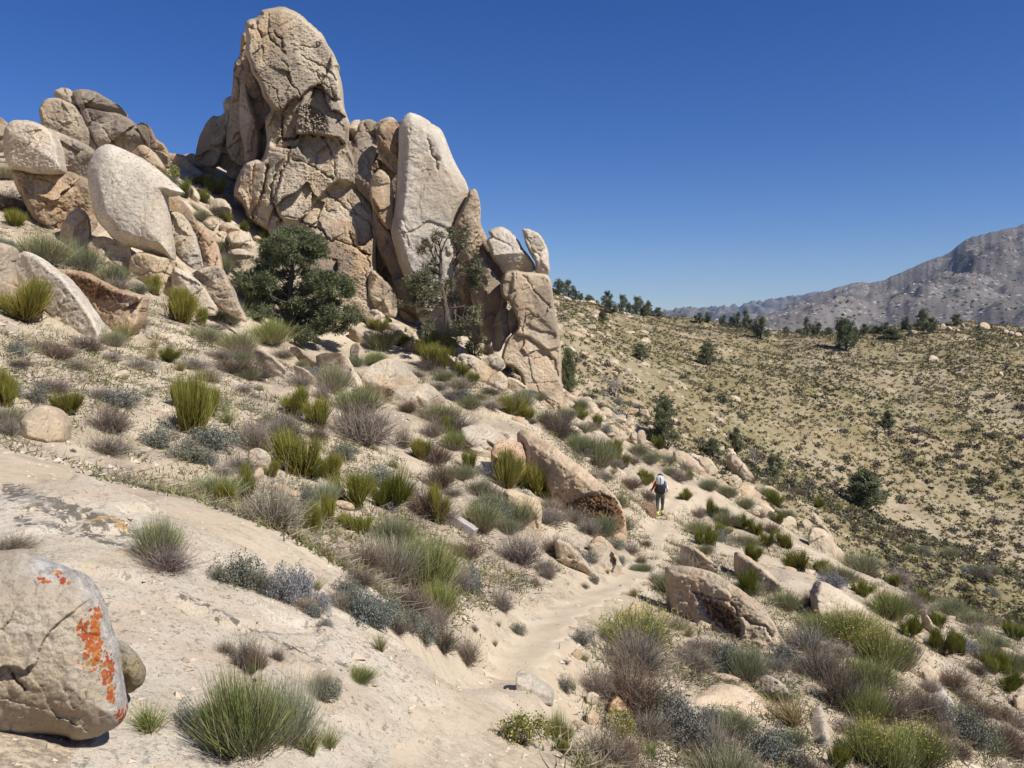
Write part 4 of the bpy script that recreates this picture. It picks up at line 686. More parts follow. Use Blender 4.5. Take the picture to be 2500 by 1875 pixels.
rock('pale wedge below the square-jointed base blocks', 'Z6', [(1335, 170), (1400, 188), (1500, 258), (1592, 370), (1668, 480), (1640, 540), (1480, 480), (1335, 420)], d=36.8, D=.3, lean=(-.1, -.5), cells=3, tint=(1.05, 1.03, 1.0), mat='granite_pale', lichen=.5)
rock('dark-lichened boulder at the bottom of the left-hand group', 'Z6', [(1475, 230), (1560, 178), (1700, 165), (1765, 300), (1805, 400), (1905, 590), (1840, 560), (1700, 480), (1560, 340)], d=37.4, D=.34, cells=5, lichen=1.0)
rock('narrow spike of rock in the gap of the base blocks', 'Z6', [(1290, 150), (1340, 130), (1400, 170), (1380, 240), (1320, 260)], d=38, D=.4, cells=2, cat='stone', name='stone')
DEPTH[0] = None; RK[0] = .5
rock('long pale fin of rock with a dark hollow on its uphill side', 'Z6', [(66, 130), (120, 62), (200, 38), (300, 88), (400, 168), (480, 230), (562, 320), (642, 420), (702, 500), (754, 600), (790, 700), (700, 740), (620, 680), (520, 560), (420, 470), (330, 350), (272, 272), (165, 340), (98, 262)], anchor=(560, 540), D=.34, R=.42, lean=(.25, -.5), facets=1, cells=3, tilt=.08, mat='granite_pale', lichen=.5, tint=(1.08, 1.06, 1.04), mark='the pale rock fin')
rock('rounded boulder behind the pale fin at the picture edge', 'Z6', [(-200, 0), (0, -30), (110, 15), (80, 120), (100, 260), (150, 330), (100, 420), (-100, 460), (-250, 300)], anchor=(60, 400), D=.36, R=.5, cells=3, mat='granite_mid', lichen=.4)
rock('brown-crusted flat-topped boulder with a rust-red broken face', 'Z6', [(370, 175), (500, 178), (640, 198), (762, 258), (902, 330), (1002, 350), (1108, 388), (1082, 475), (1015, 565), (962, 630), (880, 680), (790, 660), (735, 540), (620, 405), (475, 265)], anchor=(890, 640), D=.4, R=.32, lean=(-.25, -.75), facets=1, cells=6, mat='granite_mid', lichen=1.0, tint=(.98, .84, .72), patches=[([(420, 185), (560, 200), (760, 270), (900, 340), (980, 380), (900, 420), (780, 440), (640, 390), (520, 280)], 0, 4, .012, .8), ([(820, 430), (920, 390), (1060, 480), (1000, 570), (900, 520)], 0, 3, 0, .25)], cracks=[dict(p=[(800, 480), (900, 530), (980, 590)], w=2, d=.03), dict(p=[(910, 390), (980, 450), (1060, 495)], w=2, d=.03)], mark='the brown-crusted boulder')
rock('low half-buried boulder on the near sandy slope', 'Z6', [(140, 1380), (180, 1300), (240, 1252), (330, 1228), (420, 1240), (495, 1300), (548, 1410), (480, 1470), (350, 1490), (200, 1440)], anchor=(340, 1450), D=.42, R=.7, lean=(-.1, -.5), facets=1, cells=3, tilt=.08, mat='granite_mid', lichen=.2, tint=(1.04, 1.0, .94), mark='the half-buried boulder')
rock('pale fin of stone among the red-brown brush', 'R7', [(440, 10), (530, 18), (622, 80), (702, 150), (728, 222), (690, 275), (580, 270), (530, 140), (470, 75)], anchor=(630, 255), D=.36, lean=(0, -.5), cells=2, **B, mark='the pale stone fin')
rock('low tapered stone right of the pale stone fin', 'R7', [(785, 150), (870, 168), (962, 220), (998, 275), (940, 330), (850, 260)], anchor=(920, 300), D=.36, lean=(0, -.5), cells=2, **B)
rock('long flat brown rock lying above the tapered stone', 'R7', [(745, -10), (830, -15), (960, 90), (1060, 150), (1000, 190), (880, 110)], anchor=(930, 130), D=.3, lean=(0, -.6), cells=3, tint=(.8, .72, .66), **B)
rock('flat tan rock at the edge of the litter below the tall green broom', 'R7', [(380, 930), (470, 895), (540, 920), (598, 985), (590, 1070), (480, 1050), (395, 1000)], anchor=(500, 1040), D=.3, lean=(0, -.6), cells=3, **B, mark='the flat tan rock')
rock('small upright cream stone left of the broom clump', 'R7', [(415, 1165), (455, 1095), (505, 1058), (540, 1140), (505, 1220)], anchor=(480, 1190), D=.4, cells=2, cat='stone', name='stone', **B)
# ---- middle ground
RK[0] = .65
rock('cracked grey-topped boulder uphill of the pink boulder', 'R6', [(435, 355), (560, 318), (685, 305), (785, 370), (898, 455), (830, 500), (760, 560), (735, 640), (640, 690), (575, 570), (500, 445)], anchor=(640, 640), D=.36, R=.45, lean=(-.15, -.6), cells=4, cracks=[dict(p=[(630, 510), (680, 560)], w=4, d=.05), dict(p=[(480, 480), (570, 530)], w=3, d=.05)], **B)
rock('pink rounded boulder spotted with rust-brown lichen', 'R6', [(735, 520), (820, 458), (922, 456), (1032, 498), (1122, 568), (1192, 640), (1236, 702), (1230, 820), (1100, 830), (950, 820), (800, 760), (728, 665)], anchor=(980, 800), D=.42, R=.65, lean=(-.1, -.35), facets=1, cells=3, tilt=.08, mat='granite_mid', lichen=1.3, tint=(.98, .80, .69), foot=.1, patches=[([(740, 500), (850, 465), (1030, 505), (1150, 600), (1225, 720), (1200, 740), (1100, 610), (1000, 540), (860, 500), (760, 530)], 0, 4, 0, .62), ([(830, 590), (920, 600), (990, 640), (960, 650), (850, 610)], 0, 3, 0, .6)], mark='the pink lichen boulder')
rock('whale-backed boulder with a dark pitted lower end, above the hiker', 'R6', [(972, 390), (1050, 366), (1150, 418), (1282, 500), (1402, 600), (1522, 680), (1652, 780), (1762, 870), (1852, 960), (1924, 1080), (1956, 1200), (1900, 1270), (1750, 1230), (1500, 1190), (1390, 1150), (1330, 1020), (1250, 910), (1190, 760), (1140, 620), (1020, 510), (965, 425)], anchor=(1640, 1200), D=.3, R=.5, lean=(-.1, -.55), facets=1, cells=4, cellamp=.012, tilt=.08, mat='granite_mid', lichen=.6, tint=(1.06, .97, .88), foot=.06,
     patches=[([(1380, 1020), (1550, 970), (1680, 930), (1800, 940), (1890, 1020), (1950, 1200), (1900, 1300), (1500, 1230), (1400, 1150)], -.025, 3, .018, 1.0)], mark='the whale-backed boulder')
rock('low ochre-stained rock beside the broom below the pink boulder', 'R6', [(845, 920), (900, 895), (960, 905), (1060, 950), (1185, 1000), (1192, 1205), (1160, 1260), (1000, 1210), (880, 1100), (838, 990)], anchor=(1040, 1190), D=.28, R=.5, lean=(-.1, -.6), cells=5, lichen=.4, mat='granite_mid', tint=(1.05, .98, .86), mark='the ochre-stained rock', cracks=[dict(p=[(950, 960), (1060, 1020), (1180, 1050)], w=2, d=.03)])
rock('tan ledge of rock on the bank left of the footpath bend', 'F', [(1430, 1330), (1460, 1320), (1500, 1345), (1525, 1390), (1500, 1400), (1450, 1370)], D=.3, lean=(0, -.6), cells=3, **B)
rock('pale shelf rock right of the twiggy grey bush', 'F', [(1350, 1310), (1400, 1330), (1440, 1380), (1450, 1400), (1400, 1390), (1360, 1350)], D=.3, lean=(0, -.6), cells=3, **B)
rock('cream rounded rock at the foot of the whale-backed boulder', 'R3', [(330, 1550), (390, 1505), (445, 1510), (515, 1570), (580, 1650), (560, 1700), (440, 1690), (350, 1620)], D=.36, lean=(0, -.5), cells=2, tint=(1.06, 1.02, .95), **B)
rock('long low cream rock right of the footpath', 'F', [(1655, 1330), (1690, 1330), (1730, 1360), (1760, 1395), (1720, 1395), (1680, 1370)], D=.34, lean=(0, -.5), cells=3, **B)
rock('big grooved boulder with a dark ribbed side, right of the path bend', 'T2', [(1655, 130), (1760, 104), (1950, 130), (2102, 188), (2202, 260), (2292, 310), (2392, 390), (2462, 480), (2532, 600), (2625, 770), (2520, 830), (2400, 820), (2280, 720), (2190, 660), (2100, 590), (2000, 500), (1900, 350), (1780, 250), (1672, 180)], anchor=(2380, 780), D=.34, R=.42, lean=(-.1, -.65), facets=1, cells=4, cellamp=.015, tilt=.08, mat='granite_mid', lichen=.45, tint=(1.05, 1.02, .97),
     patches=[([(1880, 320), (1960, 330), (2100, 380), (2190, 460), (2260, 560), (2240, 680), (2100, 600), (1980, 500)], -.04, 3, .02, .75)], cracks=[dict(p=[(1880, 300), (2000, 330), (2150, 380), (2240, 480), (2330, 540), (2420, 560), (2480, 640)], w=3, d=.05)], mark='the grooved boulder')
rock('white triangular boulder with a black shaded end', 'T3', [(575, 340), (632, 222), (702, 234), (802, 290), (902, 360), (992, 420), (1030, 495), (1000, 540), (800, 540), (660, 480), (600, 420)], anchor=(800, 510), D=.42, R=.4, lean=(-.2, -.6), facets=1, cells=2, tilt=.06, cellamp=.01, mat='granite_pale', lichen=.25, tint=(1.12, 1.1, 1.06), mark='the white triangular boulder')
rock('cream hump of rock uphill of the white triangular boulder', 'T3', [(-20, -10), (60, 8), (152, 70), (252, 150), (335, 230), (345, 300), (240, 290), (100, 170), (-20, 90)], anchor=(200, 240), D=.34, lean=(0, -.55), cells=3, tint=(1.04, 1.0, .95), **B, mark='the cream hump')
rock('low pale ledge below the rock pile on the right-hand slope', 'T3', [(880, 230), (950, 235), (1100, 258), (1232, 288), (1345, 362), (1250, 385), (1130, 330), (1000, 290)], D=.3, lean=(0, -.6), cells=4, **B)
rock('flat tan block above the green brush on the far bank', 'T3', [(935, 50), (1050, 58), (1125, 120), (1128, 165), (1030, 130)], D=.34, lean=(0, -.5), cells=2, tint=(1.05, 1.0, .95), **B)
rock('small white hooked stone among the olive brush', 'T3', [(1415, 455), (1470, 476), (1535, 585), (1500, 620), (1440, 560)], D=.36, lean=(0, -.5), cells=2, tint=(1.1, 1.08, 1.04), **B)
rock('smooth cream outcrop below the brush on the right-hand slope', 'T3', [(1290, 825), (1420, 815), (1522, 900), (1570, 980), (1480, 990), (1340, 900)], D=.28, lean=(0, -.6), cells=3, tint=(1.06, 1.02, .96), **B)
rock('white boulder with a rust end at the picture edge', 'T3', [(2015, 740), (2100, 726), (2215, 800), (2260, 860), (2180, 870), (2080, 820)], D=.34, lean=(0, -.5), cells=2, tint=(1.1, 1.05, 1.0), **B)
rock('pale boulder cut by the picture edge low on the slope', 'T3', [(2120, 1130), (2180, 1090), (2260, 1100), (2300, 1190), (2212, 1220)], D=.4, lean=(-.1, -.4), cells=2, tint=(1.08, 1.05, 1.0), **B)
rock('lichen-spotted hump beside the sage on the lower slope', 'T3', [(155, 985), (250, 936), (352, 1000), (440, 1105), (400, 1150), (230, 1080)], D=.3, lean=(0, -.6), cells=3, **B)
rock('dark-faced stone lying at the edge of the footpath', 'T2', [(498, 965), (525, 925), (562, 918), (640, 955), (762, 1028), (805, 1075), (780, 1100), (640, 1085), (520, 1050)], anchor=(600, 1065), D=.42, R=.35, lean=(.5, -.7), facets=1, cells=2, tilt=.06, mat='granite_near', lichen=.3, tint=(.88, .86, .82), attrs={'orange': lambda Q: np.zeros(len(Q)), 'grey': lambda Q: np.full(len(Q), .5)}, name='stone', cat='stone', mark='the dark-faced path stone')
rock('orange-tan stone sitting below the footpath', 'T2', [(1205, 1190), (1245, 1130), (1290, 1105), (1352, 1158), (1390, 1225), (1320, 1245), (1225, 1240)], anchor=(1300, 1235), D=.4, R=.4, lean=(-.1, -.6), cells=2, tint=(1.12, .92, .76), mat='granite_mid', lichen=.1, name='stone', cat='stone', mark='the orange-tan stone')
rock('white crumbly stone left of the orange-tan stone', 'T2', [(1035, 1130), (1060, 1082), (1112, 1074), (1152, 1100), (1135, 1155), (1065, 1170)], D=.4, cells=6, cellamp=.06, tint=(1.1, 1.12, 1.14), mat='granite_mid', lichen=.2, name='stone', cat='stone')
rock('pale kite-shaped stone below the crumbly stone', 'T2', [(1040, 1265), (1090, 1195), (1145, 1250), (1150, 1310), (1080, 1320)], D=.34, cells=1, tint=(1.08, 1.0, .88), mat='granite_mid', lichen=.1, name='stone', cat='stone')
rock('cream pointed stone on the path bank above the flowering bush', 'T2', [(1362, 460), (1395, 395), (1425, 366), (1462, 400), (1525, 485), (1510, 530), (1390, 520)], anchor=(1440, 510), D=.4, cells=2, tint=(1.1, 1.0, .86), mat='granite_mid', lichen=.1, name='stone', cat='stone', mark='the cream pointed stone')
rock('small tan stone in the dry grass below the path', 'T2', [(930, 780), (965, 740), (1010, 745), (1010, 800), (960, 815)], D=.4, cells=1, tint=(1.05, .95, .82), mat='granite_mid', lichen=.1, name='stone', cat='stone')
rock('pale stone lying just right of the hiker feet', 'R3', [(1012, 1350), (1022, 1318), (1050, 1310), (1085, 1325), (1092, 1358), (1050, 1366)], D=.42, cells=1, tint=(1.12, 1.05, .98), mat='granite_mid', lichen=.05, name='stone', cat='stone', step=1.2)
rock('dark rock under the rusty bush left of the hiker', 'R3', [(780, 1230), (830, 1190), (900, 1210), (935, 1260), (930, 1320), (880, 1330), (810, 1290)], D=.4, cells=4, tint=(.5, .4, .34), lichen=1.5, mat='granite_mid', foot=.1)
rock('flat pink rock on the slope above the hiker', 'R3', [(765, 905), (860, 925), (935, 1005), (900, 1030), (820, 990)], D=.3, lean=(0, -.6), cells=2, tint=(1.02, .88, .76), **B)
rock('white rounded rock below the grey brush, right of the outcrop', 'R3', [(125, 525), (200, 505), (275, 570), (298, 630), (210, 630)], D=.34, lean=(0, -.5), cells=1, tint=(1.1, 1.08, 1.04), **B)
rock('pale block beside the olive brush uphill of the hiker', 'R3', [(460, 670), (540, 636), (645, 708), (662, 760), (580, 770)], D=.34, lean=(0, -.5), cells=4, tint=(1.08, 1.04, .98), **B)
# ---- rocks on the spur right of the outcrop
SP = dict(mat='granite_mid', lichen=.35, group='rocks on the spur beyond the hiker', foot=.12)
for lab, pts, tn in (
    ('white upright boulder under the dark tree column by the outcrop', [(295, 320), (350, 286), (402, 340), (444, 405), (435, 460), (340, 425)], 1.1),
    ('lumpy boulder at the head of the row of columnar blocks', [(472, 520), (540, 496), (595, 540), (606, 610), (500, 575)], 1.0),
    ('slim second block of the columnar row', [(598, 520), (640, 536), (664, 620), (632, 645), (604, 590)], 1.0),
    ('short block in the middle of the columnar row', [(655, 615), (690, 590), (716, 650), (690, 670)], 1.0),
    ('tall pale column of the columnar row', [(686, 585), (752, 552), (764, 690), (728, 690)], 1.04),
    ('broad end block of the columnar row near the dark pine', [(758, 560), (822, 546), (844, 640), (802, 705), (758, 650)], 1.0),
    ('flat dark-topped rock beyond the columnar row', [(680, 280), (740, 270), (790, 300), (780, 340), (700, 310)], .75),
    ('egg-shaped stone below the dark pine', [(925, 745), (980, 716), (1006, 770), (994, 822), (938, 800)], 1.0),
    ('long slab with a black overhang below the dark pine', [(1065, 755), (1150, 726), (1252, 788), (1334, 870), (1378, 920), (1310, 950), (1220, 890), (1120, 840)], 1.0),
    ('rounded block downhill of the overhung slab', [(1296, 825), (1380, 786), (1434, 830), (1486, 905), (1400, 935)], 1.02),
    ('roof block of the cave-like rock pile', [(1562, 835), (1600, 766), (1662, 788), (1744, 880), (1804, 960), (1826, 1030), (1720, 990), (1650, 930), (1580, 930)], .98),
    ('round boulder in the mouth of the rock pile', [(1572, 980), (1640, 944), (1706, 1000), (1690, 1075), (1600, 1055)], 1.05),
    ('broad foot block of the rock pile', [(1655, 1100), (1720, 1006), (1802, 1040), (1866, 1110), (1880, 1225), (1780, 1200), (1690, 1160)], 1.04),
    ('pale block left of the rock pile mouth', [(1455, 1050), (1540, 1004), (1596, 1060), (1586, 1105), (1500, 1095)], 1.08),
    ('small wedge under the rock pile', [(1585, 1060), (1640, 1085), (1650, 1120), (1600, 1105)], .95)):
    rock(lab, 'R3', pts, D=.42, R=.5, lean=(-.1, -.4), cells=3, cellamp=.05, tint=(tn, tn * .97, tn * .93), step=1.6, **SP)
LAND.append((1830, 1190, 60, 'the cave-like rock pile')); LAND.append((1560, 1060, 50, 'the columnar rock row'))
for lab, pts, tn in (
    ('dark-shadowed cap rock of the small pile on the lower bank', [(200, 1385), (250, 1340), (310, 1390), (300, 1440), (230, 1440)], .95),
    ('split upper stone of the small pile on the lower bank', [(285, 1310), (330, 1290), (400, 1385), (390, 1420), (330, 1400)], 1.05),
    ('broad smooth boulder at the foot of the small pile', [(272, 1520), (312, 1432), (400, 1440), (462, 1490), (520, 1580), (620, 1680), (540, 1720), (400, 1640), (300, 1560)], 1.05),
    ('curved slab behind the broad smooth boulder', [(335, 1420), (400, 1395), (460, 1450), (505, 1545), (480, 1560), (420, 1460)], 1.08),
    ('tan stone at the left end of the small pile', [(40, 1370), (90, 1320), (160, 1350), (170, 1410), (70, 1410)], 1.0)):
    rock(lab, 'R4', pts, D=.42, R=.5, lean=(-.1, -.4), cells=3, tint=(tn, tn * .97, tn * .93), step=1.8, mat='granite_mid', lichen=.3, group='small rock pile on the lower bank', foot=.1)
LAND.append((2010, 1310, 60, 'the small rock pile'))
# ---- rubble chute between the left-hand group and the tower
for lab, d, pts, tn in (
    ('long flat slab at the head of the rubble chute', 55, [(1280, 580), (1350, 548), (1430, 568), (1505, 650), (1565, 700), (1690, 790), (1600, 810), (1500, 740), (1390, 670)], 1.0),
    ('upper skyline slab of the rubble chute', 56.5, [(1395, 570), (1480, 542), (1562, 588), (1645, 650), (1715, 725), (1700, 765), (1600, 700), (1480, 650)], 1.04),
    ('jutting stone under the shaded flake in the chute', 57, [(1740, 605), (1800, 565), (1885, 588), (1885, 640), (1800, 655)], 1.05),
    ('block below the jutting stone in the chute', 56, [(1745, 660), (1830, 616), (1876, 660), (1838, 760), (1755, 745)], 1.0),
    ('round stone on the chute beside the dark shrub', 54, [(1695, 800), (1740, 748), (1785, 770), (1768, 845), (1706, 840)], 1.02),
    ('pointed cream stone standing in the chute', 48.5, [(1445, 855), (1490, 796), (1545, 880), (1530, 955), (1460, 905)], 1.1),
    ('flat dark-edged slab sliding down the chute', 47.5, [(1420, 930), (1500, 915), (1602, 978), (1660, 1040), (1560, 1050), (1440, 985)], .95),
    ('bright domed boulder in the middle of the chute', 49.5, [(1550, 960), (1640, 902), (1722, 897), (1786, 960), (1790, 1035), (1680, 1030), (1615, 1005)], 1.14),
    ('tall cream block on the tower side of the chute', 53, [(1790, 890), (1850, 826), (1905, 900), (1928, 985), (1855, 1055), (1796, 1015)], 1.12),
    ('leaning grey plank of rock above the tall cream block', 57.5, [(1785, 870), (1860, 650), (1930, 586), (2030, 606), (2000, 700), (1930, 810), (1870, 870)], .95),
    ('small sunlit block low in the chute', 46, [(1545, 1080), (1620, 1025), (1690, 1080), (1650, 1145), (1560, 1125)], 1.08),
    ('pair-forming left stone under the tall cream block', 51.5, [(1825, 1050), (1880, 1026), (1924, 1080), (1885, 1125), (1836, 1095)], 1.1),
    ('pair-forming right stone under the tall cream block', 51, [(1895, 1045), (1960, 1045), (1988, 1095), (1930, 1115)], 1.1),
    ('slab bridging the lower chute boulders', 47, [(1680, 1110), (1750, 1076), (1835, 1108), (1870, 1170), (1780, 1180), (1705, 1165)], 1.05),
    ('white upright block left of the chute cube', 44.8, [(1622, 1200), (1700, 1146), (1752, 1158), (1766, 1260), (1720, 1320), (1650, 1270)], 1.1),
    ('white cube-like boulder at the bottom of the chute', 44.6, [(1738, 1185), (1800, 1146), (1872, 1148), (1935, 1200), (1948, 1290), (1905, 1325), (1800, 1305), (1755, 1240)], 1.12),
    ('flat pedestal stone under the chute cube', 43.6, [(1765, 1300), (1850, 1280), (1945, 1320), (1940, 1370), (1800, 1375)], 1.05),
    ('thin ledge stone right of the chute cube', 47, [(1940, 1200), (1980, 1180), (2025, 1205), (1990, 1235)], 1.1)):
    rock(lab, 'Z1', pts, d=d, D=.42, R=.5, lean=(-.1, -.45), cells=3, cellamp=.04, tint=(tn, tn * .98, tn * .95), mat='granite_mid', lichen=.2, group='boulders of the rubble chute', step=1.9, foot=.06)

# ------------------------------------------------------------------ shrubs
def rnd_unit(rg, n, tilt_lo, tilt_hi, power=1.0):
    th = tilt_lo + (tilt_hi - tilt_lo) * rg.random(n) ** power; ph = rg.uniform(0, 2 * math.pi, n)
    return np.stack([np.sin(th) * np.cos(ph), np.sin(th) * np.sin(ph), np.cos(th)], 1)
def ribbons(P0, D, Ln, width, nseg=3, curve=None, rg=rng, wob=0.0, taper=.8, h0=0.0, h1=1.0):
    """thin tapering stems: P0 (n,3), unit directions, lengths, width; curve (n,3) bends them"""
    n = len(P0); side = np.cross(D, rg.normal(0, 1, (n, 3))); side /= np.linalg.norm(side, axis=1)[:, None] + 1e-9
    t = np.linspace(0, 1, nseg + 1); V = np.zeros((n, nseg + 1, 2, 3)); Ln = np.asarray(Ln)[:, None]
    for k, tk in enumerate(t):
        p = P0 + D * Ln * tk
        if curve is not None: p = p + curve * Ln * tk * tk
        if wob and 0 < k: p = p + rg.normal(0, wob, (n, 3)) * Ln
        w = (np.asarray(width) * (1 - taper * tk)).reshape(-1, 1) * .5
        V[:, k, 0] = p - side * w; V[:, k, 1] = p + side * w
    ix = np.arange(n * (nseg + 1) * 2).reshape(n, nseg + 1, 2)
    q = np.stack([ix[:, :-1, 0], ix[:, :-1, 1], ix[:, 1:, 1], ix[:, 1:, 0]], -1).reshape(-1, 4)
    h = np.tile((h0 + (h1 - h0) * t)[None, :, None], (n, 1, 2)).ravel()
    return V.reshape(-1, 3), q, h
def leaves(C, size, rg, up=.4, h=1.0):
    """small leaf blades at points C"""
    n = len(C); d = rg.normal(0, 1, (n, 3)); d[:, 2] = np.abs(d[:, 2]) * up + d[:, 2] * (1 - up); d /= np.linalg.norm(d, axis=1)[:, None]
    s = np.cross(d, rg.normal(0, 1, (n, 3))); s /= np.linalg.norm(s, axis=1)[:, None]
    L = (np.asarray(size) * rg.uniform(.6, 1.3, n))[:, None]
    V = np.stack([C, C + d * L * .5 + s * L * .28, C + d * L, C + d * L * .5 - s * L * .28], 1)
    q = np.arange(4 * n).reshape(n, 4); return V.reshape(-1, 3), q, np.full(4 * n, h)
def join(parts):
    V, Q, Hh, o = [], [], [], 0
    for v, q, h in parts:
        V.append(v); Q.append(q + o); Hh.append(np.broadcast_to(h, (len(v),))); o += len(v)
    return np.vstack(V), np.vstack(Q), np.concatenate(Hh)
def pm(name, parts, mat):
    V, q, h = join(parts); return mesh_from(name, V, [q], True, [M[mat]], {'h': h})

def shrub_broom(rg, mat, n=1500, clumps=9, spread=.75):       # upright broom of jointed green stems, unit height ~1
    P, D, Ln = [], [], []
    cd = rnd_unit(rg, clumps, 0, spread, .8); cp = np.c_[rg.normal(0, .13, (clumps, 2)), np.zeros(clumps)]; cl = rg.uniform(.65, 1.05, clumps)
    for i in range(clumps):
        m = n // clumps; d = cd[i] + rg.normal(0, .20, (m, 3)); d[:, 2] = np.abs(d[:, 2]); d /= np.linalg.norm(d, axis=1)[:, None]
        st = rg.uniform(0, .55, m); P.append(cp[i] + cd[i] * (st * cl[i])[:, None] * .8 + rg.normal(0, .05, (m, 3)) * [1, 1, .3]); D.append(d); Ln.append(cl[i] * (1 - st * .75) * rg.uniform(.6, 1.05, m))
    P, D, Ln = np.vstack(P), np.vstack(D), np.concatenate(Ln); P[:, 2] = np.maximum(P[:, 2], 0)
    cv = np.c_[-D[:, :2] * .15, np.full(len(D), .12)]
    fol = pm('foliage', [ribbons(P, D, Ln, .017, 2, cv, rg, .02)], mat)
    k = 60; d = rnd_unit(rg, k, .2, 1.5); stem = pm('stems', [ribbons(np.c_[rg.normal(0, .1, (k, 2)), np.zeros(k)], d, rg.uniform(.2, .5, k), .03, 3, None, rg, .05)], 'dead_dark')
    return [('foliage', fol), ('stems', stem)]
def shrub_feather(rg, mat, n=1500, skirt='dead', flowers=0):  # rabbitbrush: arching fine stems over a grey skirt
    cp = rg.normal(0, .17, (n, 2)); d = rnd_unit(rg, n, 0, 1.0, .75) + np.c_[cp * 1.2, np.zeros(n)]; d /= np.linalg.norm(d, axis=1)[:, None]
    st = rg.uniform(0, .45, n); P = np.c_[cp, np.zeros(n)] + d * st[:, None]
    Ln = (1.0 - st) * rg.uniform(.55, 1.05, n) * (.8 + .3 * vnoise(d[:, 0] * 3, d[:, 1] * 3, 0, int(rg.integers(99))))
    cv = np.c_[d[:, :2] * .05, np.full(n, .10)]
    fol = pm('foliage', [ribbons(P, d, Ln, .013, 3, cv, rg, .018)], mat)
    m = 420; d2 = rnd_unit(rg, m, .6, 1.5, .8); stem = pm('stems', [ribbons(np.c_[rg.normal(0, .14, (m, 2)), np.abs(rg.normal(0, .03, m))], d2, rg.uniform(.25, .7, m), .012, 3, np.c_[np.zeros((m, 2)), rg.uniform(.0, .3, m)], rg, .03)], skirt)
    out = [('foliage', fol), ('stems', stem)]
    if flowers:
        tip = (P + (d + cv) * Ln[:, None]); tip = tip[(tip[:, 2] > .45)]; tip = tip[rg.random(len(tip)) < flowers]
        tip = np.repeat(tip, 5, 0) + rg.normal(0, .014, (len(tip) * 5, 3))
        out.append(('flower_heads', pm('flower_heads', [leaves(tip, .03, rg)], 'flower')))
    return out
def shrub_mound(rg, mat, n=4600, stems='dead_dark', flat=.62, leaf=.05):   # sage: lumpy leafy mound
    k = 60; ld = rnd_unit(rg, k, 0, 1.45, .7); lr = rg.uniform(.2, .82, k); lc = ld * lr[:, None] * [1, 1, flat]; lc[:, 2] = np.abs(lc[:, 2]) + .05; rad = rg.uniform(.13, .24, k)
    j = rg.integers(0, k, n); o = rg.normal(0, 1, (n, 3)); o /= np.linalg.norm(o, axis=1)[:, None]
    C = lc[j] + o * (rad[j] * rg.uniform(.4, 1.05, n) ** .5)[:, None]; C[:, 2] = np.maximum(C[:, 2], .01)
    tw = 260; jj = rg.integers(0, k, tw); d = lc[jj] + rg.normal(0, .08, (tw, 3)); L = np.linalg.norm(d, axis=1); d /= L[:, None]
    fol = pm('foliage', [leaves(C, leaf, rg, .7)], mat)
    stem = pm('stems', [ribbons(np.zeros((tw, 3)) + [0, 0, .0], d, L * rg.uniform(.6, 1.25, tw), .016, 3, None, rg, .03)], stems)
    return [('foliage', fol), ('stems', stem)]
def shrub_twigs(rg, mat, n=800, tl=.15, th=1.5, flat=.8, tipmat=None):      # dead or dormant twiggy shrub
    cp = rg.normal(0, .16, (n, 2)); d = rnd_unit(rg, n, tl, th, .7); P = np.c_[cp, np.abs(rg.normal(0, .02, n))]
    st = rg.uniform(0, .35, n); P = P + d * st[:, None] * [1, 1, flat]
    Ln = rg.uniform(.35, .95, n) * (1 - st); cv = np.c_[rg.normal(0, .15, (n, 2)), rg.normal(.06, .18, n)]
    a = ribbons(P, d * [1, 1, flat], Ln, .013, 3, cv, rg, .04)
    i = rg.integers(0, n, n); t = rg.uniform(.35, .9, n)[:, None]; P2 = P[i] + d[i] * [1, 1, flat] * Ln[i][:, None] * t + cv[i] * Ln[i][:, None] * t * t
    d2 = d[i] + rg.normal(0, .7, (n, 3)); d2 /= np.linalg.norm(d2, axis=1)[:, None]
    b = ribbons(P2, d2, rg.uniform(.08, .22, n), .009, 2, None, rg, .05, h0=.5)
    out = [('stems', pm('stems', [a], mat)), ('twigs', pm('twigs', [b], tipmat or mat))]
    return out
def shrub_tuft(rg, mat, n=260):
    d = rnd_unit(rg, n, 0, .85, .9); P = np.c_[rg.normal(0, .07, (n, 2)), np.zeros(n)]
    return [(None, pm('grass_tuft', [ribbons(P, d, rg.uniform(.45, 1.05, n), .022, 3, np.c_[d[:, :2] * .25, np.full(n, -.05)], rg, .01, .9)], mat))]
def shrub_leafy(rg, mat='leafy'):
    n = 2200; k = 16; lc = rnd_unit(rg, k, 0, 1.5, .8) * rg.uniform(.35, .85, k)[:, None] * [1, 1, .6]; lc[:, 2] = np.abs(lc[:, 2]) + .08
    C = lc[rg.integers(0, k, n)] + rg.normal(0, .10, (n, 3)); C[:, 2] = np.maximum(C[:, 2], .01)
    m = 120; d = lc[rg.integers(0, k, m)] + rg.normal(0, .06, (m, 3)); L = np.linalg.norm(d, axis=1)
    return [('foliage', pm('foliage', [leaves(C, .065, rg, .6)], mat)), ('stems', pm('stems', [ribbons(np.zeros((m, 3)), d / L[:, None], L * 1.1, .018, 3, None, rg, .03)], 'dead_dark'))]

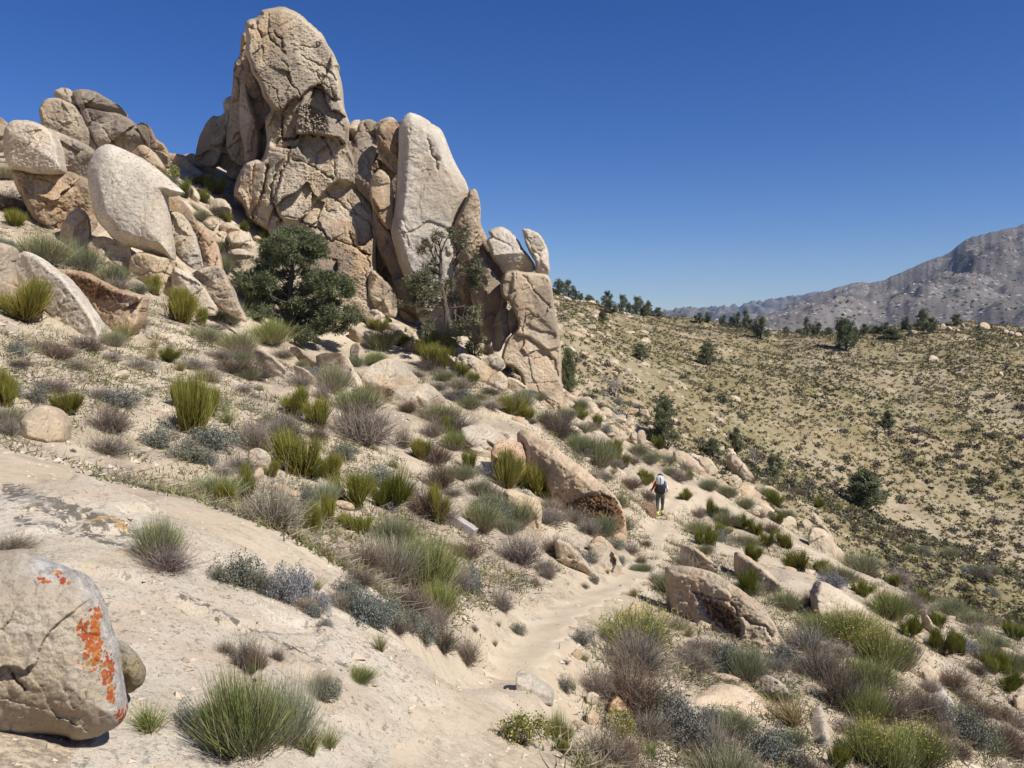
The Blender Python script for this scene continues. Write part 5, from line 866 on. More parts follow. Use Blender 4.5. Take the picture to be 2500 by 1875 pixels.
PROTO = {}
def protos():
    rg = np.random.default_rng(41)
    for k, fn in {'broom': lambda: shrub_broom(rg, 'ephedra'), 'dbroom': lambda: shrub_broom(rg, 'ephedra2', 1100, 8, 1.0), 'feather': lambda: shrub_feather(rg, 'rabbit'), 'green': lambda: shrub_feather(rg, 'rabbit_green', 1900),
                  'pale': lambda: shrub_feather(rg, 'rabbit_pale', 1100), 'bloom': lambda: shrub_feather(rg, 'rabbit_green', 1700, 'dead', .16), 'sage': lambda: shrub_mound(rg, 'sage'), 'psage': lambda: shrub_mound(rg, 'sage_purple', 4200, 'dead'),
                  'dead': lambda: shrub_twigs(rg, 'dead'), 'ddead': lambda: shrub_twigs(rg, 'dead_dark', 900), 'rust': lambda: shrub_twigs(rg, 'dead_dark', 800, .1, 1.2, .9, 'rust'), 'tuft': lambda: shrub_tuft(rg, 'tuft'), 'gtuft': lambda: shrub_tuft(rg, 'rabbit_green', 300), 'leafy': lambda: shrub_leafy(rg), 'herb': lambda: shrub_mound(rg, 'herb', 700, 'dead', .4, .06)}.items():
        PROTO[k] = [fn() for _ in range(5)]
protos()
LOOK = {'broom': ('olive-yellow broom-like shrub', 'broom_shrub', 'shrub'), 'dbroom': ('dark olive broom-like shrub', 'broom_shrub', 'shrub'), 'feather': ('grey-green feathery shrub', 'feathery_shrub', 'shrub'), 'green': ('fresh green feathery shrub', 'feathery_shrub', 'shrub'),
        'pale': ('pale silvery-green shrub', 'feathery_shrub', 'shrub'), 'bloom': ('yellow-flowered green shrub', 'flowering_shrub', 'shrub'), 'sage': ('grey-green leafy mound shrub', 'sage_shrub', 'shrub'), 'psage': ('silver-grey leafy mound shrub', 'sage_shrub', 'shrub'),
        'dead': ('dry grey twiggy shrub', 'twiggy_shrub', 'shrub'), 'ddead': ('dark brown twiggy shrub', 'twiggy_shrub', 'shrub'), 'rust': ('rusty red-brown twiggy shrub', 'twiggy_shrub', 'shrub'), 'tuft': ('dry straw-coloured grass tuft', 'grass_tuft', 'grass tuft'), 'gtuft': ('green grass tuft', 'grass_tuft', 'grass tuft'),
        'leafy': ('leafy bush with yellow-green leaves', 'leafy_bush', 'bush'), 'herb': ('low green herb patch', 'herb_plant', 'plant')}
# survey: region -> (kind, x, y of the foot, height, width) in that region's coordinates
SURVEY = {
 'Z6': [('broom', 200, 600, 290, 380), ('broom', 590, 580, 140, 180), ('broom', 30, 1250, 240, 190), ('broom', 510, 1290, 160, 220), ('broom', 1390, 600, 220, 280), ('broom', 1560, 630, 150, 110), ('broom', 1200, 390, 140, 120), ('feather', 1070, 375, 100, 120),
        ('broom', 1390, 1260, 220, 150), ('broom', 1500, 1480, 390, 300), ('broom', 1640, 1330, 230, 160), ('feather', 350, 150, 230, 330), ('feather', 640, 220, 220, 250), ('feather', 870, 310, 180, 220), ('dead', 560, 150, 90, 180), ('feather', 1760, 610, 170, 240), ('feather', 1830, 830, 170, 260), ('green', 2080, 770, 190, 260), ('ddead', 1850, 890, 130, 250),
        ('sage', 130, 850, 100, 180), ('sage', 280, 1210, 120, 230), ('sage', 110, 1150, 110, 130), ('dead', 400, 1130, 130, 290), ('ddead', 130, 930, 60, 240), ('dead', 860, 900, 90, 140), ('dead', 1080, 965, 110, 250), ('dead', 770, 1190, 110, 210), ('ddead', 850, 1450, 210, 290), ('dead', 840, 1610, 160, 330), ('dead', 570, 950, 80, 220), ('ddead', 330, 800, 60, 260),
        ('sage', 1230, 1570, 170, 280), ('sage', 1450, 1660, 130, 380), ('sage', 1600, 1690, 70, 160), ('dead', 1960, 1580, 220, 260), ('rust', 1800, 990, 120, 320), ('rust', 1990, 1040, 130, 260), ('dead', 1480, 950, 90, 300), ('dead', 1600, 1050, 110, 200), ('tuft', 1170, 890, 110, 90), ('tuft', 1190, 800, 90, 80), ('tuft', 1390, 970, 80, 90), ('tuft', 720, 720, 130, 130), ('tuft', 960, 740, 160, 140), ('feather', 870, 780, 130, 160), ('dead', 1080, 640, 120, 130), ('herb', 1500, 690, 60, 170), ('herb', 1540, 750, 50, 90), ('herb', 1130, 1160, 50, 180), ('dead', 60, 1470, 160, 190), ('sage', 560, 1590, 30, 50), ('herb', 2060, 1350, 60, 200), ('dead', 2140, 1480, 150, 180), ('herb', 1730, 1290, 90, 120)],
 'R7': [('broom', 820, 620, 230, 240), ('broom', 1030, 730, 270, 260), ('broom', 860, 1160, 380, 400), ('broom', 1110, 1190, 210, 250), ('broom', 1320, 1450, 320, 320), ('broom', 190, 1410, 190, 170), ('broom', 350, 1390, 270, 220), ('broom', 960, 1660, 220, 240), ('broom', 1100, 1560, 200, 140), ('broom', 1370, 1659, 170, 280), ('broom', 600, 1160, 130, 150), ('broom', 1920, 1000, 180, 170), ('broom', 2100, 1590, 310, 200),
        ('feather', 1150, 420, 270, 260), ('feather', 1360, 600, 240, 420), ('dead', 1420, 890, 350, 560), ('ddead', 1300, 800, 260, 300), ('ddead', 720, 800, 210, 280), ('dead', 600, 1630, 430, 500), ('dead', 320, 1110, 150, 320), ('dead', 440, 950, 260, 290), ('pale', 1080, 1410, 240, 230), ('sage', 930, 1460, 200, 160), ('sage', 1580, 1260, 190, 280), ('dead', 1740, 1340, 160, 320), ('herb', 1700, 1080, 100, 140), ('sage', 1250, 1010, 130, 220), ('rust', 2080, 1060, 210, 280), ('rust', 2120, 1280, 230, 260), ('rust', 1830, 590, 110, 160), ('dead', 1780, 910, 210, 180), ('herb', 510, 690, 70, 110), ('dead', 1050, 470, 150, 160), ('ddead', 1010, 830, 130, 200), ('rust', 1690, 480, 130, 160), ('herb', 1330, 950, 100, 200), ('dead', 850, 350, 130, 260), ('dead', 350, 400, 80, 160), ('herb', 480, 380, 50, 160), ('gtuft', 200, 700, 150, 150), ('sage', 20, 1060, 110, 110), ('dead', 150, 1140, 90, 260)],
 'R6': [('broom', 870, 900, 280, 300), ('broom', 1110, 950, 260, 280), ('dbroom', 1280, 1030, 120, 200), ('broom', 90, 640, 170, 170), ('dbroom', 520, 730, 150, 160), ('broom', 900, 230, 160, 210), ('broom', 1040, 290, 130, 160), ('feather', 980, 180, 170, 240), ('feather', 640, 1290, 270, 320), ('feather', 880, 1300, 140, 220), ('green', 390, 560, 190, 180), ('feather', 260, 310, 180, 380), ('ddead', 400, 400, 170, 360), ('dead', 200, 440, 170, 220), ('feather', 1230, 330, 130, 180), ('ddead', 1340, 430, 220, 300), ('feather', 1690, 720, 290, 280), ('feather', 1520, 570, 170, 230), ('dbroom', 1830, 640, 170, 230), ('dbroom', 1900, 720, 120, 160), ('dead', 1830, 700, 80, 200), ('dbroom', 2110, 830, 90, 150), ('dead', 990, 1590, 300, 370), ('ddead', 1220, 1659, 120, 190), ('dead', 1320, 1480, 120, 180), ('dead', 1470, 1210, 140, 270), ('dead', 1610, 1310, 140, 200), ('dead', 1220, 1220, 130, 150), ('feather', 1720, 1330, 190, 260), ('feather', 1900, 1280, 140, 200), ('sage', 1480, 1610, 150, 230), ('sage', 1620, 1560, 100, 180), ('dead', 1980, 1480, 170, 330), ('rust', 2080, 1580, 150, 200), ('rust', 2130, 1420, 120, 180), ('sage', 1900, 1580, 130, 220), ('tuft', 440, 1520, 130, 90), ('gtuft', 1440, 1190, 100, 90), ('dead', 370, 960, 80, 220), ('dead', 1180, 1160, 60, 200), ('feather', 2050, 1640, 130, 220), ('dead', 1700, 1480, 110, 230), ('sage', 1850, 1440, 80, 170), ('herb', 690, 880, 70, 130), ('dead', 1250, 1080, 100, 220), ('rust', 1700, 700, 80, 160), ('herb', 640, 100, 60, 250), ('rust', 420, 90, 90, 200), ('sage', 480, 130, 70, 110), ('herb', 1900, 1080, 120, 140)],
 'R3': [('ddead', 60, 640, 190, 170), ('feather', 250, 790, 190, 210), ('feather', 400, 890, 190, 200), ('dbroom', 530, 800, 120, 210), ('broom', 1190, 1190, 170, 230), ('dbroom', 1420, 1340, 150, 130), ('dbroom', 1690, 1440, 120, 180), ('dbroom', 1830, 1500, 110, 160), ('dbroom', 1370, 1600, 140, 240), ('dbroom', 1900, 1610, 120, 190), ('dbroom', 2100, 1620, 120, 200), ('broom', 830, 1040, 70, 130), ('broom', 185, 630, 80, 70), ('feather', 860, 860, 110, 160), ('feather', 980, 890, 130, 200), ('dead', 1130, 1020, 120, 170), ('feather', 1400, 1100, 110, 160), ('feather', 1560, 1160, 110, 180), ('feather', 1720, 1260, 100, 170), ('dead', 1310, 1340, 90, 140), ('feather', 1550, 1410, 120, 210), ('feather', 1750, 1600, 100, 190), ('dbroom', 2040, 1260, 130, 180), ('feather', 1940, 1160, 90, 150), ('rust', 1960, 1490, 100, 160), ('rust', 700, 1080, 100, 230), ('rust', 850, 1190, 90, 190), ('rust', 870, 1270, 120, 140), ('dead', 720, 860, 90, 150), ('feather', 760, 790, 110, 170), ('dead', 330, 560, 90, 180), ('feather', 120, 470, 120, 160), ('dbroom', 400, 540, 110, 140), ('dbroom', 250, 460, 100, 160), ('sage', 590, 330, 60, 90), ('sage', 470, 580, 70, 130), ('dbroom', 480, 400, 60, 110), ('tuft', 540, 950, 60, 70), ('dead', 1180, 920, 80, 170), ('broom', 1220, 1000, 70, 110), ('feather', 1040, 960, 80, 120), ('dead', 460, 1000, 80, 200), ('feather', 1500, 1330, 90, 160), ('dead', 1650, 1580, 80, 160), ('dbroom', 2020, 1400, 90, 140), ('dead', 1850, 1340, 80, 150), ('feather', 2100, 1350, 80, 150)],
 'R8': [('dead', 60, 525, 90, 230), ('feather', 830, 640, 240, 200), ('dead', 860, 690, 150, 290), ('gtuft', 780, 1490, 150, 160)],
 'T1': [('sage', 560, 330, 210, 400), ('psage', 960, 490, 270, 290), ('psage', 1210, 480, 120, 200), ('sage', 1160, 600, 110, 190), ('sage', 1240, 700, 90, 140), ('sage', 1410, 340, 130, 260), ('sage', 1600, 590, 230, 380), ('sage', 2000, 680, 160, 280), ('ddead', 2140, 760, 210, 250), ('pale', 1730, 220, 350, 480), ('green', 2000, 320, 420, 400), ('green', 2110, 500, 280, 260), ('ddead', 1880, 480, 240, 320), ('green', 620, 1640, 620, 560), ('pale', 960, 1580, 560, 360), ('psage', 190, 1400, 190, 220), ('feather', 380, 1370, 200, 200), ('ddead', 640, 960, 240, 200), ('dead', 470, 840, 130, 160), ('rust', 720, 1030, 170, 150), ('ddead', 870, 970, 120, 110), ('gtuft', 1170, 280, 90, 110), ('green', 1500, 1100, 100, 230), ('tuft', 1670, 905, 150, 100), ('sage', 1290, 1300, 150, 190), ('gtuft', 1130, 1640, 230, 180), ('gtuft', 1270, 1580, 180, 160), ('pale', 1210, 1250, 220, 180), ('dead', 430, 290, 130, 200), ('ddead', 720, 380, 130, 220), ('sage', 820, 430, 150, 200), ('psage', 1060, 420, 200, 220), ('dead', 1080, 540, 110, 200), ('dead', 1350, 420, 130, 220), ('sage', 1480, 460, 170, 240), ('sage', 1720, 540, 170, 260), ('ddead', 1790, 610, 120, 200), ('sage', 1900, 610, 160, 220), ('dead', 2060, 590, 200, 260), ('dead', 680, 300, 120, 260), ('rust', 1320, 360, 70, 160), ('ddead', 1500, 250, 140, 260)],
 'T2': [('dead', 120, 870, 360, 330), ('dead', 60, 290, 190, 220), ('sage', 160, 310, 180, 180), ('dead', 400, 460, 270, 240), ('sage', 520, 640, 190, 240), ('tuft', 370, 570, 110, 90), ('tuft', 340, 720, 120, 90), ('dead', 180, 600, 90, 110), ('dead', 740, 200, 120, 140), ('dead', 650, 250, 80, 100), ('sage', 1010, 720, 200, 330), ('bloom', 1440, 760, 290, 400), ('dead', 1430, 920, 320, 430), ('tuft', 1030, 840, 130, 120), ('tuft', 1410, 345, 140, 140), ('dead', 880, 850, 70, 150), ('sage', 880, 1070, 180, 250), ('gtuft', 950, 1070, 140, 60), ('dead', 1110, 1090, 230, 300), ('sage', 1290, 1030, 140, 190), ('leafy', 540, 1490, 210, 430), ('green', 820, 1480, 230, 210), ('broom', 880, 1560, 100, 120), ('dead', 1180, 1670, 310, 480), ('rust', 1330, 1640, 230, 260), ('leafy', 1300, 1420, 170, 240), ('sage', 1600, 1320, 260, 420), ('sage', 1450, 1160, 140, 200), ('sage', 1800, 1500, 260, 400), ('dead', 2050, 1620, 320, 360), ('dead', 1700, 1270, 180, 280), ('rust', 1860, 1570, 110, 200), ('gtuft', 1540, 1570, 120, 110), ('sage', 950, 120, 130, 140), ('sage', 1110, 240, 140, 190), ('dead', 1030, 270, 90, 150), ('sage', 1290, 160, 80, 110), ('feather', 1480, 150, 140, 260), ('ddead', 1590, 250, 150, 220), ('feather', 1690, 330, 210, 200), ('dead', 1810, 490, 290, 230), ('dead', 1790, 110, 120, 180), ('dead', 2050, 810, 140, 260), ('sage', 2150, 920, 190, 240), ('dead', 1740, 590, 90, 140), ('tuft', 1840, 650, 90, 90), ('dead', 1900, 760, 100, 200), ('tuft', 1210, 160, 80, 80), ('dead', 1320, 900, 160, 240), ('dead', 1950, 1450, 180, 220), ('sage', 2020, 1330, 120, 180)],
 'T3': [('dead', 540, 770, 210, 330), ('green', 620, 640, 150, 300), ('bloom', 860, 720, 260, 380), ('bloom', 1080, 880, 310, 320), ('green', 1010, 1070, 240, 320), ('ddead', 640, 980, 220, 330), ('ddead', 820, 1210, 350, 300), ('rust', 620, 880, 90, 220), ('green', 1010, 1310, 260, 260), ('feather', 1230, 900, 230, 260), ('bloom', 1010, 1620, 310, 290), ('bloom', 1200, 1690, 360, 300), ('bloom', 1420, 1640, 310, 330), ('dbroom', 760, 1660, 160, 190), ('sage', 250, 1600, 230, 360), ('ddead', 480, 1670, 140, 200), ('tuft', 420, 1340, 220, 240), ('psage', 650, 1490, 90, 90), ('feather', 70, 980, 260, 280), ('sage', 360, 860, 140, 250), ('dead', 280, 1080, 100, 170), ('dead', 300, 900, 100, 180), ('ddead', 1310, 1250, 120, 130), ('ddead', 1450, 1300, 260, 250), ('sage', 1810, 1500, 260, 340), ('dead', 2080, 1490, 170, 260), ('rust', 1670, 1060, 160, 220), ('dbroom', 2060, 1060, 140, 220), ('dbroom', 1570, 790, 190, 220), ('dbroom', 1710, 790, 140, 180), ('dbroom', 1560, 580, 110, 140), ('dbroom', 1310, 640, 160, 180), ('green', 1180, 510, 210, 260), ('dead', 1350, 480, 180, 200), ('dbroom', 950, 320, 90, 210), ('dbroom', 470, 150, 150, 220), ('dbroom', 640, 170, 110, 160), ('feather', 790, 230, 140, 230), ('feather', 960, 160, 150, 260), ('feather', 370, 440, 140, 210), ('dead', 560, 420, 130, 160), ('feather', 1990, 770, 140, 260), ('feather', 1880, 830, 150, 200), ('dbroom', 1960, 930, 110, 170), ('feather', 2120, 910, 150, 260), ('dead', 1840, 650, 100, 200), ('dbroom', 1420, 390, 100, 190), ('ddead', 1700, 1570, 130, 230), ('dead', 1580, 1410, 130, 190), ('dead', 1480, 1080, 110, 180), ('rust', 1310, 770, 100, 190), ('dead', 1250, 240, 110, 200), ('dbroom', 100, 330, 180, 200), ('ddead', 60, 220, 120, 140), ('dead', 250, 300, 100, 180), ('tuft', 1450, 940, 100, 110), ('dead', 1740, 1130, 110, 200), ('herb', 1880, 1250, 110, 260), ('rust', 2020, 1290, 110, 200), ('dead', 2140, 1340, 110, 180), ('feather', 1640, 480, 120, 230), ('feather', 1800, 560, 110, 230), ('dbroom', 2150, 680, 110, 170), ('feather', 430, 1480, 120, 200), ('dead', 870, 1400, 130, 200), ('dead', 1600, 1560, 110, 160)],
 'Z5': [('broom', 770, 1120, 220, 200), ('broom', 680, 980, 120, 200), ('broom', 850, 1130, 200, 180), ('broom', 1040, 1180, 110, 170), ('broom', 270, 770, 120, 140), ('broom', 170, 700, 90, 110), ('feather', 290, 950, 200, 220), ('green', 250, 1080, 130, 170), ('broom', 500, 920, 100, 170), ('ddead', 740, 1130, 130, 220), ('dbroom', 930, 1000, 80, 140), ('leafy', 1130, 1000, 160, 180), ('rust', 1250, 990, 130, 160), ('dead', 830, 1180, 90, 190), ('broom', 1110, 1250, 110, 140), ('dead', 1000, 1290, 110, 260), ('sage', 1050, 1420, 110, 170), ('dead', 400, 870, 110, 160), ('leafy', 780, 900, 130, 180), ('leafy', 900, 940, 140, 200), ('dead', 560, 960, 90, 160), ('feather', 60, 1090, 100, 160)],
 'Z1': [('dbroom', 1420, 900, 140, 140), ('dbroom', 1650, 870, 130, 180), ('dbroom', 1580, 940, 100, 130), ('dbroom', 1740, 1080, 70, 130), ('leafy', 1330, 760, 110, 130), ('dbroom', 1540, 800, 80, 130), ('leafy', 1690, 620, 140, 180), ('leafy', 1930, 880, 200, 110), ('dbroom', 2060, 1260, 100, 150), ('feather', 1700, 1320, 100, 160), ('dbroom', 1890, 1150, 60, 90), ('dbroom', 60, 590, 130, 110), ('feather', 40, 760, 120, 180), ('ddead', 60, 1000, 150, 220), ('broom', 120, 1120, 120, 120), ('sage', 880, 500, 60, 200), ('feather', 1720, 1480, 150, 150), ('ddead', 1760, 1420, 110, 200), ('leafy', 2080, 1050, 170, 90)],
}
SHRUBS = []
ORD = ['closest', 'second', 'third', 'fourth', 'fifth', 'sixth', 'seventh', 'eighth', 'ninth', 'tenth', 'eleventh', 'twelfth', 'thirteenth', 'fourteenth', 'fifteenth', 'sixteenth', 'seventeenth', 'eighteenth', 'nineteenth', 'twentieth']
def label_by_landmark(items):
    """look + nearest landmark + side, ranked by distance from it where several would read the same"""
    fam = {}
    for o, look, p, cat, group in items:
        best = min(LAND, key=lambda l: math.hypot(p[0] - l[0], p[1] - l[1]) - .4 * l[2])
        dx, dy = p[0] - best[0], p[1] - best[1]
        side = ('right of ' if dx > 0 else 'left of ') if abs(dx) > abs(dy) * 1.2 else ('below ' if dy > 0 else 'above ')
        fam.setdefault((look, side + best[3]), []).append((math.hypot(dx, dy), o, cat, group))
    for (look, where), L in fam.items():
        L.sort(key=lambda r: r[0])
        for i, (dd, o, cat, group) in enumerate(L):
            lab = f'{look} {where}' if len(L) == 1 else f'{look} {where}, {ORD[min(i, 19)]}' + ('' if i == 0 else ' closest')
            tag(o, lab, cat, group)
def thing_copy(kind, loc, sx, sz, rot, name, tint):
    parts = PROTO[kind][int(rng.integers(len(PROTO[kind])))]
    if parts[0][0] is None:
        o = link(name, parts[0][1], None, loc); o.scale = (sx, sx, sz); o.rotation_euler = (0, 0, rot); o.color = tint; return o
    r = bpy.data.objects.new(name, None); COL.objects.link(r); r.location = loc; r.scale = (sx, sx, sz); r.rotation_euler = (0, 0, rot); r.empty_display_size = .1
    for pn, me in parts:
        c = bpy.data.objects.new(pn, me); COL.objects.link(c); c.parent = r; c.color = tint
        if pn in ('twigs', 'flower_heads'): c['kind'] = 'stuff'
    return r
WID = {'broom': 1.15, 'dbroom': 1.35, 'feather': 1.5, 'green': 1.5, 'pale': 1.5, 'bloom': 1.5, 'sage': 1.75, 'psage': 1.75, 'dead': 1.7, 'ddead': 1.7, 'rust': 1.5, 'tuft': 1.0, 'gtuft': 1.0, 'leafy': 1.8, 'herb': 1.75}
HGT = {'broom': 1.0, 'dbroom': .95, 'feather': 1.0, 'green': 1.0, 'pale': 1.0, 'bloom': 1.0, 'sage': .62, 'psage': .62, 'dead': .75, 'ddead': .75, 'rust': .85, 'tuft': .9, 'gtuft': .9, 'leafy': .62, 'herb': .42}
def build_shrubs():
    for reg, L in SURVEY.items():
        ox, oy, s = REG[reg]
        for kind, x, y, h, w in L:
            p = (ox + x * s, oy + (y - h * .06) * s); g = ground((p[0], min(p[1], 1990)))
            if g is None: continue
            dt_ = math.sqrt(np.min((TRAIL[20:, 0] - g[0]) ** 2 + (TRAIL[20:, 1] - g[1]) ** 2)); shr = 1.0 if dt_ > .9 else max(.5, dt_ / .9)
            m = g[1] / F * shr; sz = h * s * m / HGT[kind] * 1.2; sx = w * s * m / WID[kind] * 1.3
            if g[1] < 9: g[2] = surf(g[0], g[1])
            j = rng.uniform(.86, 1.14); t = (j * rng.uniform(.94, 1.06), j, j * rng.uniform(.9, 1.1), 1)
            o = thing_copy(kind, g - [0, 0, .02], sx, sz, rng.uniform(0, 6.28), LOOK[kind][1], t)
            SHRUBS.append((o, kind, p, h * s, w * s))
LAND += [(1090, 1265, 30, 'the squared timber'), (1612, 1215, 40, 'the hiker'), (640, 760, 120, 'the bushy pine'), (470, 500, 60, 'the rubble chute'), (1500, 1445, 30, 'the path bend')]
build_shrubs()
label_by_landmark([(o, LOOK[k][0], p, LOOK[k][2], 'shrubs on the near slope' if LOOK[k][2] in ('shrub', 'bush') else 'small plants on the near slope') for o, k, p, h, w in SHRUBS])

# ------------------------------------------------------------------ trees
def tubes(paths, sides=6):
    """paths: list of (points (k,3), radii (k,)) -> one mesh's arrays"""
    V, Q, o = [], [], 0
    for P, R in paths:
        P = np.asarray(P, float); k = len(P); T = np.gradient(P, axis=0); T /= np.linalg.norm(T, axis=1)[:, None] + 1e-9
        ref = np.where(np.abs(T[:, [2]]) > .9, np.array([[1., 0, 0]]), np.array([[0, 0, 1.]])); A = np.cross(T, ref); A /= np.linalg.norm(A, axis=1)[:, None] + 1e-9; Bn = np.cross(T, A)
        a = np.linspace(0, 2 * math.pi, sides, endpoint=False)
        ring = P[:, None] + (A[:, None] * np.cos(a)[None, :, None] + Bn[:, None] * np.sin(a)[None, :, None]) * np.asarray(R)[:, None, None]
        ix = np.arange(k * sides).reshape(k, sides) + o; nx = np.roll(ix, -1, 1)
        Q.append(np.stack([ix[:-1], nx[:-1], nx[1:], ix[1:]], -1).reshape(-1, 4)); V.append(ring.reshape(-1, 3)); o += k * sides
    return np.vstack(V), np.vstack(Q)
def tube_mesh(name, paths, mat, sides=6):
    V, q = tubes(paths, sides); return mesh_from(name, V, [q], True, [M[mat]])
def wander(a, b, rg, k=7, amp=.06):
    a, b = np.asarray(a, float), np.asarray(b, float); t = np.linspace(0, 1, k)[:, None]; L = np.linalg.norm(b - a)
    w = rg.normal(0, amp * L, (k, 3)) * np.sin(t * math.pi); return a + (b - a) * t + np.cumsum(w, 0) * .5 * np.sin(t * math.pi)
def clumps(C, r, rg, k=22, wid=.2):
    """needle sprays: k narrow blades bursting from each point"""
    n = len(C); P = np.repeat(C, k, 0); d = rg.normal(0, 1, (n * k, 3)); d[:, 2] = d[:, 2] * .8 + .25; d /= np.linalg.norm(d, axis=1)[:, None]
    rr = np.repeat(r, k) * rg.uniform(.55, 1.1, n * k); s = np.cross(d, rg.normal(0, 1, (n * k, 3))); s /= np.linalg.norm(s, axis=1)[:, None]
    P = P + d * (rr * .15)[:, None]
    V = np.stack([P, P + d * (rr * .6)[:, None] + s * (rr * wid)[:, None], P + d * rr[:, None], P + d * (rr * .6)[:, None] - s * (rr * wid)[:, None]], 1)
    h = np.repeat(np.repeat(rg.uniform(0, 1, n), k), 4)
    return V.reshape(-1, 3), np.arange(4 * n * k).reshape(-1, 4), h
def tree(label, loc, trunk_paths, crown_arrays, group=None, name='pine_tree', cmat='needle', bark='bark', twigs=None, cat='tree'):
    r = bpy.data.objects.new(name, None); COL.objects.link(r); r.location = loc; tag(r, label, cat, group)
    link('trunk', tube_mesh('trunk', trunk_paths, bark), r)
    if crown_arrays is not None: link('crown', pm('crown', crown_arrays, cmat), r)
    if twigs is not None: link('branches', tube_mesh('branches', twigs, bark, 4), r)
    return r
def big_pine():
    rg = np.random.default_rng(5); base = ground(px('Z3', [(760, 1750)])[0]); d = base[1] + .4
    base[1] = d; base[2] = gz(base[0], d)
    lob = [(700, 850, 90), (790, 830, 80), (880, 850, 90), (760, 930, 110), (880, 950, 110), (620, 950, 80), (1020, 930, 90), (1060, 980, 70), (540, 1000, 60), (700, 1040, 90), (930, 1060, 80), (600, 1090, 90), (500, 1170, 100), (430, 1260, 100), (520, 1290, 110), (620, 1240, 90), (390, 1350, 80), (690, 1190, 60), (930, 1200, 80), (1050, 1240, 90), (1160, 1230, 70), (1260, 1270, 80), (1290, 1340, 60), (1130, 1330, 70), (880, 1320, 80), (700, 1340, 80), (600, 1400, 90), (480, 1420, 80), (1000, 1420, 90), (900, 1470, 90), (760, 1480, 80), (1120, 1450, 70), (560, 1520, 80), (700, 1570, 90), (850, 1580, 90), (1000, 1560, 90), (1150, 1550, 90), (1290, 1540, 80), (1360, 1580, 60), (1050, 1650, 90), (1200, 1640, 80), (850, 1680, 80), (950, 1720, 70), (680, 1660, 70)]
    top = at(px('Z3', [(800, 880)])[0], d) - base
    tr = [(wander((0, 0, -.3), top, rg, 12, .03), np.linspace(.26, .05, 12))]; C, R = [], []
    for x, y, r in lob:
        p = at(px('Z3', [(x, y)])[0], d) - base; rm = r * .271248 * d / F * 1.3
        p[1] += rg.uniform(-1.5, 1.5) * (1 if abs(p[0]) < 2 else .6)
        t = np.clip(p[2] / top[2] - .12, .05, .92); i = int(t * 11); a = tr[0][0][i]
        tr.append((wander(a, p, rg, 7, .05), np.linspace(.085 * (1.1 - t), .02, 7)))
        n = int(36 * (r / 80) ** 2) + 8; o = rg.normal(0, 1, (n, 3)); o /= np.linalg.norm(o, axis=1)[:, None]; o *= (rm * rg.uniform(.25, 1.0, n) ** .6)[:, None] * [1, 1, .75]
        C.append(p + o); R.append(np.full(n, .24) * rg.uniform(.7, 1.25, n))
        for q in range(4): tr.append((wander(p, p + o[q], rg, 4, .05), np.linspace(.02, .006, 4)))
    tree('bushy dark green pine standing against the foot of the rock tower', base, tr, [clumps(np.vstack(C), np.concatenate(R), rg, 40, .075)])
big_pine()
def branchy(rg, p, d, L, r, depth, out, tips, spread=.55, up=.12):
    q = wander(p, p + d * L, rg, 5, .06); out.append((q, np.linspace(r, r * .6, 5)))
    if depth == 0: tips.append(q[-1]); tips.append(q[2]); return
    for k in range(rg.integers(2, 4)):
        dd = d + rg.normal(0, spread, 3); dd[2] += up; dd /= np.linalg.norm(dd); branchy(rg, q[rg.integers(2, 5)], dd, L * rg.uniform(.6, .85), r * .6, depth - 1, out, tips, spread, up)
